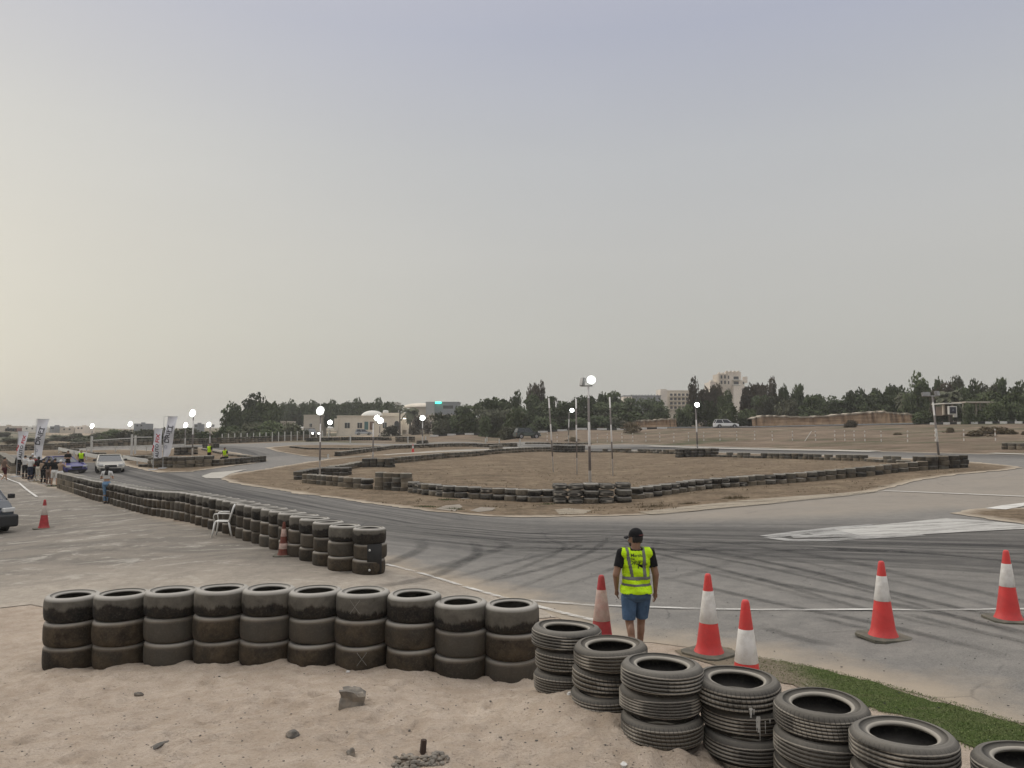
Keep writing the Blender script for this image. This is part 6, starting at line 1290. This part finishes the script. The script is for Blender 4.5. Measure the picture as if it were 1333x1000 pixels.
# ------------------------------------------------------------ buildings
def WM(n, c): return M('wall_' + n, c, .9, .1, .4, .1, dirt=tuple(q * .75 for q in c))
CRM = WM('cream', (.66, .59, .48)); BGE = WM('beige', (.52, .46, .38)); WHB = WM('white', (.68, .66, .60)); GRB = WM('grey', (.24, .25, .26)); RDB = WM('red', (.22, .10, .085)); PNK = WM('pinkish', (.72, .65, .56)); WIN = M('window_dark', (.03, .033, .035), .15, .1, 2, 0, spec=.6); DOORB = M('door_brown', (.14, .08, .05), .7)
def bld(name, label, px0, px1, d, pyb, pyt, m, depth=8., parapet=.5, cat='building', group=None):
    pm = (px0 + px1) / 2; q = AT(pm, d); zb = ZT(q, pyb); zt = ZT(q, pyt); W_ = (px1 - px0) / F * d; g0 = min(Hg(q[0] + dx, q[1] + dy) for dx in (-W_ / 2, W_ / 2) for dy in (0, depth)); g0 = min(g0, zb)
    t = empty(name, (q[0], q[1], zb), 0, label, cat, group); Hh = zt - zb
    b = MB(); b.box((0, depth / 2, (Hh + g0 - zb) / 2), (W_, depth, Hh - (g0 - zb))); b.build('wall', m, t, bevel=.02)
    if parapet: 
        pr_ = MB(); pr_.box((0, .05, Hh + .1), (W_ + .3, .4, .3)); pr_.box((-W_ / 2, depth / 2, Hh + .1), (.4, depth + .3, .3)); pr_.box((W_ / 2, depth / 2, Hh + .1), (.4, depth + .3, .3)); pr_.build('parapet', m, t)
    def X(px): return (px - pm) / F * d
    def Z(py): return ZT(q, py) - zb
    def win(x0, x1, y0, y1, mm=WIN, nm='window', y=0., frame=True):
        w_ = MB(); w_.box(((X(x0) + X(x1)) / 2, y - .03, (Z(y0) + Z(y1)) / 2), (X(x1) - X(x0), .08, Z(y0) - Z(y1))); o = w_.build(nm, mm, t)
        if frame and nm == 'window':
            f_ = MB(); cx_, cz_, ww, hh = (X(x0) + X(x1)) / 2, (Z(y0) + Z(y1)) / 2, X(x1) - X(x0), Z(y0) - Z(y1); f_.box((cx_, y - .08, cz_ - hh / 2 - .06), (ww + .2, .14, .12)); f_.box((cx_, y - .08, cz_), (.07, .05, hh)); f_.build('window_frame', WHB, o)
    def blk(x0, x1, y0, y1, mm=None, nm='wall_block', y=.0, dp=4., bev=.02):
        w_ = MB(); w_.box(((X(x0) + X(x1)) / 2, y + dp / 2, (Z(y0) + Z(y1)) / 2), (X(x1) - X(x0), dp, Z(y0) - Z(y1))); w_.build(nm, mm or m, t)
    return t, X, Z, win, blk
t, X, Z, win, blk = bld('domed_house', 'long cream single-storey house with a white dome behind the far track', 439, 524, 240, 561, 542, CRM, 14)
for a, b, mm, nm in ((449.5, 456, WIN, 'window'), (466, 472, WIN, 'window'), (482, 487.5, DOORB, 'door'), (499, 504, WIN, 'window'), (475, 480, M('door_teal', (.05, .14, .14), .6), 'door')): win(a, b, 557.5 if nm == 'window' else 559.5, 550 if nm == 'window' else 549, mm, nm)
win(514, 520, 559.5, 551, WIN, 'window', frame=False); m = MB(); m.lathe([(.72, 0), (.7, .02), (.001, .02)], 16, M=Matrix.Translation((X(517), -.03, Z(551))) @ Matrix.Rotation(PI / 2, 4, 'X')); m.build('arch', WIN, t)
m = MB(); r_ = 15.5 / F * 240; m.lathe([(r_ * math.cos(a), r_ * .58 * math.sin(a)) for a in [PI / 2 * i / 12 for i in range(13)]], 32, c=(X(482.5), 4, Z(543))); m.build('dome', WHB, t, smooth=True)
blk(494, 531, 542, 537.2, CRM, 'upper_storey', 3, 8); blk(524, 532, 560, 546, CRM, 'side_wing', 1, 8); blk(436, 441, 561, 545, CRM, 'buttress', -.5, 3)
m = MB(); m.lathe([(.9, 0), (.9, .8), (.7, 1.0), (.001, 1.1)], 14, c=(X(499), 5, Z(538))); m.build('water_tank', WHB, t, smooth=True)
m = MB(); m.box((X(530), -1.2, Z(545)), (3, 1.5, .25)); m.build('light_canopy', M('lit_canopy', (.8, .8, .75), .4, emit=((1, .95, .85, 1), 2.5)), t)
bld('beige_house', 'narrow beige building half behind the trees left of the domed house', 396, 416, 245, 560, 541, BGE, 10)[3](404, 407, 556, 551)
t, X, Z, win, blk = bld('low_house', 'small white flat-roofed house in the dark tree clump', 333, 374, 205, 560, 549.5, BGE, 8); blk(343, 356, 549.5, 547, WHB, 'roof_room', 2, 3); win(349, 352, 555, 551)
bld('grey_house', 'white boxy house right of the dark hedgerow', 505.5, 518, 290, 545, 524.5, WHB, 8)[3](507, 511, 533, 528)
t, X, Z, win, blk = bld('grey_building', 'grey modern building with a lit green panel on its roof', 555, 597, 300, 545, 524, GRB, 12); blk(555, 566, 545, 523.6, WM('pale_grey', (.36, .36, .35)), 'wall_block', -1, 10); win(577, 590, 532, 528, frame=False); blk(567, 575, 525.5, 523.2, M('green_lamp', (.1, .8, .6), .4, emit=((.05, .75, .5, 1), 3.)), 'lit_panel', -1.2, .4)
t, X, Z, win, blk = bld('dome_building', 'pale building with shallow vaulted roof beside the grey one', 536, 556, 310, 545, 530, CRM, 12); m = MB(); m.lathe([(7 * math.cos(a), 1.8 * math.sin(a)) for a in [PI / 2 * i / 10 for i in range(11)]], 24, c=(X(545), 6, Z(530))); m.build('dome', CRM, t, smooth=True)
bld('low_wall_house', 'long low beige house wall half behind the acacias', 556, 606, 235, 562, 541, BGE, 10)[3](560, 563, 552, 549)
# houses on the dunes at far left
for a, b, yb, yt, m_, lb_ in ((-8, 24, 562, 554.5, BGE, 'long beige house at the far left end of the dunes'), (9, 25, 562, 557.5, RDB, 'low dark red shed in front of the beige dune house'), (31, 51, 561.5, 555.5, WHB, 'white house with two dark windows behind the short flag'), (67, 72.5, 561.5, 555, GRB, 'narrow grey house just beyond the tall flag'), (80, 99, 562, 556.5, BGE, 'pale house with a rooftop box on the dune ridge'), (100, 112, 562, 555, PNK, 'pinkish house with uneven roof near the first dune lamp'), (176, 190, 556.5, 551.5, GRB, 'grey shed with slanting roof on the dune ridge'), (254, 258, 559, 552, GRB, 'small dark tower block behind the island lamps')):
    t, X, Z, win, blk = bld('dune_house', lb_, a, b, 330, yb, yt, m_, 8, 0, group='houses on the dune ridge')
    w_ = (b - a); win(a + w_ * .25, a + w_ * .25 + 2, yt + 3.6, yt + 1.6, frame=False); win(a + w_ * .62, a + w_ * .62 + 2, yt + 3.6, yt + 1.6, frame=False); blk(a + w_ * .45, a + w_ * .45 + 3, yt, yt - 1.6, m_, 'roof_box', 2, 2)
# hotel
t, X, Z, win, blk = bld('hotel_tower', 'stepped beige hotel tower rising above the feathery trees', 945, 965, 340, 545, 484.5, PNK, 14, 0)
blk(934, 946, 545, 487, BGE, 'side_tower', -2, 10); blk(925, 936, 545, 497, PNK, 'wing', 1, 10); blk(965, 970, 545, 495, PNK, 'wing', 1, 10); blk(952, 966, 545, 503, PNK, 'stair_shaft', -3.2, 3); blk(971, 975, 498, 490, PNK, 'turret', 2, 3); blk(926, 929, 498, 495, PNK, 'turret', 1, 3)
for k in range(6): blk(935 + 4.9 * k, 937.4 + 4.9 * k, 487 if k < 2 else 484.6, 485 if k < 2 else 483, PNK, 'merlon', -1, 2)
for y in (491.5, 498): win(955, 961.5, y + 2.6, y - 1.2, y=-.1, frame=False); blk(953, 963.5, y + 4, y + 3, WHB, 'balcony', -2.0, 2.)
for y in (490.5, 497.5): 
    for x in (936.5, 941, 947): win(x, x + 2.2, y + 2.8, y - 1.4, y=-2.05 if x < 945 else -.05, frame=False)
for x, y in ((946.5, 506), (946.5, 513), (968, 498), (968, 505), (928, 502), (928, 509), (968, 512)): win(x, x + 1.6, y + 2, y - 1, y=-.05 if x > 940 and x < 960 else .95, frame=False)
t, X, Z, win, blk = bld('hotel_block', 'beige hotel wing with rows of balconies between the trees', 866, 898, 330, 545, 509, CRM, 12, .4); blk(858.5, 867, 545, 507, PNK, 'end_tower', -2, 10)
for r_i in range(4):
    for c_i in range(5): x = 872 + c_i * 5.2; y = 514 + r_i * 5.6; win(x, x + 3.2, y + 1.8, y - 1.6, y=-.05, frame=False); blk(x - .5, x + 3.8, y + 2.6, y + 1.6, CRM, 'balcony', -1.2, 1.2)
t, X, Z, win, blk = bld('low_block', 'low dark building with a pale end wall above the acacias', 812, 860, 320, 545, 515.5, GRB, 12, .3); blk(811, 822, 545, 516.5, PNK, 'end_wall', -1.5, 8); 
for k in range(9): blk(824 + 4 * k, 825 + 4 * k, 515, 513.4, GRB, 'roof_post', 1, .3)
# gate, sign and shelter at the right
d_ = 124; q = AT(1233, d_); t = empty('gatehouse', (q[0], q[1], ZT(q, 541)), 0, 'small brown flat-roofed gatehouse behind the road', 'building'); zb = ZT(q, 541)
def bx(nm, par, x0, x1, y0, y1, mm, dy=0., dp=.5, ref=q, z0=zb, px0=1233): m = MB(); m.box((((x0 + x1) / 2 - px0) / F * d_, dy, (ZT(ref, y0) + ZT(ref, y1)) / 2 - z0), ((x1 - x0) / F * d_, dp, ZT(ref, y0) - ZT(ref, y1)) if False else ((x1 - x0) / F * d_, dp, abs(ZT(ref, y1) - ZT(ref, y0)))); return m.build(nm, mm, par)
BRW = WM('brown', (.17, .13, .10)); bx('roof', t, 1222.5, 1244, 526.2, 525, WHB, .5, 4); bx('pillar', t, 1226, 1228, 540, 526.2, BGE, 0, .4); bx('wall', t, 1228, 1243, 541, 529, BRW, 1.5, 2); bx('pillar', t, 1242, 1243.5, 541, 526.2, BGE, 1., .4)
s_ = empty('sign_board', (AT(1238.5, 122)[0], 122, ZT(q, 543)), 0, 'white framed sign with dark panel in front of the gatehouse', 'sign'); bx('frame', s_, 1233, 1243.8, 540, 529.3, WHB, 0, .3, q, ZT(q, 543), 1238.5); bx('panel', s_, 1234.6, 1242.2, 538.8, 530.6, M('sign_panel', (.03, .032, .05), .4), -.18, .06, q, ZT(q, 543), 1238.5); bx('foot', s_, 1239.5, 1243.8, 543.4, 540, WHB, 0, .3, q, ZT(q, 543), 1238.5)
m = MB(); z_s = lambda y: ZT(q, y) - ZT(q, 543)
me = text_mesh('A', .42, 0, .01); bm = bmesh.new(); bm.from_mesh(me); [setattr(v, 'co', Vector((v.co.x, -.23, v.co.y + z_s(535.5)))) for v in bm.verts]; bm.to_mesh(me); bm.free(); me.name = 'emblem'; link('emblem', me, M('sign_pale', (.3, .32, .36), .5), s_)
sh = empty('shelter', (AT(1268, d_)[0], d_, ZT(q, 543)), 0, 'flat-roofed shelter with white posts among the green trees', 'shelter'); bx('roof', sh, 1249, 1288, 524.8, 523.2, BGE, .5, 4, q, ZT(q, 543), 1268)
for x0, x1 in ((1269, 1270.3), (1274, 1275.3), (1252, 1253), (1285, 1286)): bx('post', sh, x0, x1, 543, 524.8, BGE, 0, .2, q, ZT(q, 543), 1268)
bx('back_wall', sh, 1264, 1286, 543, 533, BRW, 2, .3, q, ZT(q, 543), 1268)
# eroded earth bank with a pale crust beyond the road
def mat_bank():
    t = NT('eroded_earth'); p = t.pos(); z = t.xyz(p)[2]; st = t.noise(t.scale(p, (.15, .15, 2.2)), 1.2, 7, .7)
    c = t.mix(t.ramp(st, [(.35, 0.), (.65, 1.)]), (.20, .125, .075), (.34, .25, .165)); return t.fin(c, .95, t.bump(t.noise(p, 3, 7, .8), .9, .12), spec=.1)
BK = mat_bank(); CRU = M('bank_crust', (.42, .36, .28), .95, .3, .8, .6)
def bank(label, pxs, d0, d1):
    t = empty('earth_bank', (0, 0, 0), 0, label, 'earth bank'); m = MB(); cr = MB(); n = len(pxs) * 6; P = []
    xs = np.linspace(0, len(pxs) - 1, n); px = np.interp(xs, range(len(pxs)), [p[0] for p in pxs]); ty = np.interp(xs, range(len(pxs)), [p[1] for p in pxs]); rs = random.Random(4)
    for i in range(n):
        d = d0 + (d1 - d0) * i / (n - 1) + rs.uniform(-.3, .3); x = (px[i] - 666.5) / F * d; zt_ = ZT((x, d), ty[i]) + rs.uniform(-.12, .12); zb_ = Hg(x, d) - .4; P.append((x, d, zt_, zb_))
    for i, (x, d, a, b) in enumerate(P): m.v += [(x, d - .7, b), (x, d - .25 + rs.uniform(-.15, .15), b + (a - b) * .5), (x, d + rs.uniform(-.1, .1), a), (x, d + 6, a - .2), (x, d + 7, b)]; cr.v += [(x, d - .25, a - .16), (x, d - .28, a + .10), (x, d + 3, a + .12), (x, d + 3, a - .1)]
    for i in range(n - 1):
        for k in range(4): m.f.append((i * 5 + k, (i + 1) * 5 + k, (i + 1) * 5 + k + 1, i * 5 + k + 1))
        for k in range(3): cr.f.append((i * 4 + k, (i + 1) * 4 + k, (i + 1) * 4 + k + 1, i * 4 + k + 1))
    m.build('bank_face', BK, t); cr.build('bank_crust', CRU, t)
bank('eroded brown earth bank with pale crust right of the white SUV', [(978, 545), (990, 542), (1010, 541.5), (1040, 543), (1075, 541.5), (1100, 539), (1130, 537.5), (1150, 536), (1170, 538), (1190, 540)], 152, 141)
bank('lower earth bank with pale crust left of the green bushes', [(806, 549), (830, 548), (850, 547), (870, 545.5), (880, 545)], 158, 155)
# road behind the fence with black and white kerb stones
def road_px(pxs): return [((p - 666.5) / F * d, d) for p, d in pxs]
rdm = M('road_far', (.10, .10, .095), .9)
sheet('far_road', [strip(road_px([(560, 160), (620, 157), (700, 153), (790, 151), (870, 150), (944, 148), (1060, 142), (1150, 134), (1230, 127), (1333, 119), (1450, 112)]), 5.5, world=True)], rdm, .03, .0005)
kb = [M('kerb_white', (.62, .61, .58), .8), M('kerb_black', (.03, .03, .03), .8)]
P = road_px([(560, 156.5), (620, 153.5), (700, 149.5), (790, 147.5), (870, 146.5)]); k_ = 0
def kerbs(P, L, label, grp_, hh=.35):
    global k_
    pts_ = along(P, L, world=True)
    for i, (a, b) in enumerate(zip(pts_, pts_[1:])):
        a = np.array(a); b = np.array(b); c = (a + b) / 2; d = b - a; m = MB(); m.box((0, 0, hh / 2), (np.linalg.norm(d) - .03, .3, hh)); o = m.build('kerb_stone', kb[i % 2], loc=(c[0], c[1], Hg(c[0], c[1]) - .02), bevel=.03); o.rotation_euler = (0, 0, math.atan2(d[1], d[0]))
        tag(o, label % ('white' if i % 2 == 0 else 'black', ordn(i // 2 + 1)), 'kerb stone', grp_)
kerbs(P, 1.9, '%s kerb stone, %s of its colour from the left before the acacia grove', 'kerb stones of the far road')
kerbs(road_px([(1210, 125), (1270, 120), (1340, 114.5), (1400, 110)]), 1.0, '%s kerb stone, %s of its colour from the leaning pole before the gate', 'kerb stones of the far road')
# ------------------------------------------------------------ hazy air
m = bpy.data.materials.new('air'); m.use_nodes = True; nt_ = m.node_tree; nt_.nodes.clear(); o_ = nt_.nodes.new('ShaderNodeOutputMaterial'); v_ = nt_.nodes.new('ShaderNodeVolumePrincipled'); v_.inputs['Color'].default_value = (.97, .96, .93, 1); v_.inputs['Density'].default_value = .0004; v_.inputs['Anisotropy'].default_value = .2; nt_.links.new(v_.outputs[0], o_.inputs['Volume'])
z0 = float(ZZ.min()) - 1.; b = MB(); b.box((0, 0, (z0 + 34) / 2), (3500, 4700, 34 - z0)); hz = b.build('haze', m); tag(hz, kind='stuff')
# ------------------------------------------------------------ light
SUN_EL, SUN_AZ = R(4.0), R(-58)
w = bpy.data.worlds.new('World'); SC.world = w; w.use_nodes = True; nt = w.node_tree; nt.nodes.clear()
def wn(t, **k):
    x = nt.nodes.new(t)
    for a, b in k.items(): setattr(x, a, b)
    return x
sky = wn('ShaderNodeTexSky'); sky.sky_type = 'NISHITA'; sky.sun_disc = False; sky.sun_elevation = SUN_EL; sky.sun_rotation = SUN_AZ
sky.air_density = 1.0; sky.dust_density = 3.0; sky.ozone_density = 2.0
hs = wn('ShaderNodeHueSaturation'); hs.inputs['Saturation'].default_value = .35; hs.inputs['Value'].default_value = .10; nt.links.new(sky.outputs[0], hs.inputs['Color'])
tc = wn('ShaderNodeTexCoord'); sp = wn('ShaderNodeSeparateXYZ'); nt.links.new(tc.outputs['Generated'], sp.inputs[0])
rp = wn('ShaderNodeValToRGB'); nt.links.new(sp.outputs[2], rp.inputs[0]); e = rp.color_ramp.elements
ST = [(0., (.415, .405, .375)), (.05, (.45, .442, .408)), (.12, (.485, .48, .447)), (.22, (.505, .503, .487)), (.34, (.485, .497, .515)), (.47, (.42, .442, .53)), (.56, (.46, .47, .56)), (.74, (1.25, 1.24, 1.27)), (1., (2.1, 2.06, 2.02))]  # stops above the frame raised past a dusk zenith to light the ground
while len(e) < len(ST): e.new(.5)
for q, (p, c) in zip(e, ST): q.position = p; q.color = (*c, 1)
dt = wn('ShaderNodeVectorMath', operation='DOT_PRODUCT'); nt.links.new(tc.outputs['Generated'], dt.inputs[0]); dt.inputs[1].default_value = (math.sin(R(-62)), math.cos(R(-62)), .10)
pw = wn('ShaderNodeMath', operation='POWER', use_clamp=True); nt.links.new(dt.outputs['Value'], pw.inputs[0]); pw.inputs[1].default_value = 3.2
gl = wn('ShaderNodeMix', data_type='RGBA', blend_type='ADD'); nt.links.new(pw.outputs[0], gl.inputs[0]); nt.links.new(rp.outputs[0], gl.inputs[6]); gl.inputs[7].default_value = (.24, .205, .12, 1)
mx = wn('ShaderNodeMix', data_type='RGBA'); mx.inputs[0].default_value = .12; 
nz = wn('ShaderNodeTexNoise'); nz.inputs['Scale'].default_value = 1.6; nz.inputs['Detail'].default_value = 5; mp_ = wn('ShaderNodeMapping'); mp_.inputs['Scale'].default_value = (1, 1, 4); nt.links.new(tc.outputs['Generated'], mp_.inputs[0]); nt.links.new(mp_.outputs[0], nz.inputs['Vector'])
mr_ = wn('ShaderNodeMapRange'); nt.links.new(nz.outputs[0], mr_.inputs[0]); mr_.inputs[3].default_value = .96; mr_.inputs[4].default_value = 1.06
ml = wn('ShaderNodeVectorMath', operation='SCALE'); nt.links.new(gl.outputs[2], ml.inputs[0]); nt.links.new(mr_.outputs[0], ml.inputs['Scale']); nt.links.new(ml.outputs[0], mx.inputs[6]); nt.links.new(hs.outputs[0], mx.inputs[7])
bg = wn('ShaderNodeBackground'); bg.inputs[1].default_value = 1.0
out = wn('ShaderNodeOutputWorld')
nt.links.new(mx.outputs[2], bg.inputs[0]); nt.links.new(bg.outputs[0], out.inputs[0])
sl = bpy.data.lights.new('sun', 'SUN'); sl.energy = .95; sl.angle = R(40); sl.color = (1, .93, .84)
so = bpy.data.objects.new('sun', sl); COL.objects.link(so)
el, az = R(30), SUN_AZ
so.rotation_euler = Vector((-math.sin(az) * math.cos(el), -math.cos(az) * math.cos(el), -math.sin(el))).to_track_quat('-Z', 'Y').to_euler()
SC.view_settings.view_transform = 'Standard'; SC.view_settings.look = 'None'; SC.view_settings.exposure = 0.14; SC.view_settings.gamma = 1
SC.render.engine = 'CYCLES'; SC.cycles.max_bounces = 6; SC.cycles.transparent_max_bounces = 12; SC.cycles.use_denoising = True; SC.cycles.denoising_input_passes = 'RGB_ALBEDO_NORMAL'; SC.cycles.denoising_prefilter = 'ACCURATE'; SC.cycles.sample_clamp_indirect = 2.0
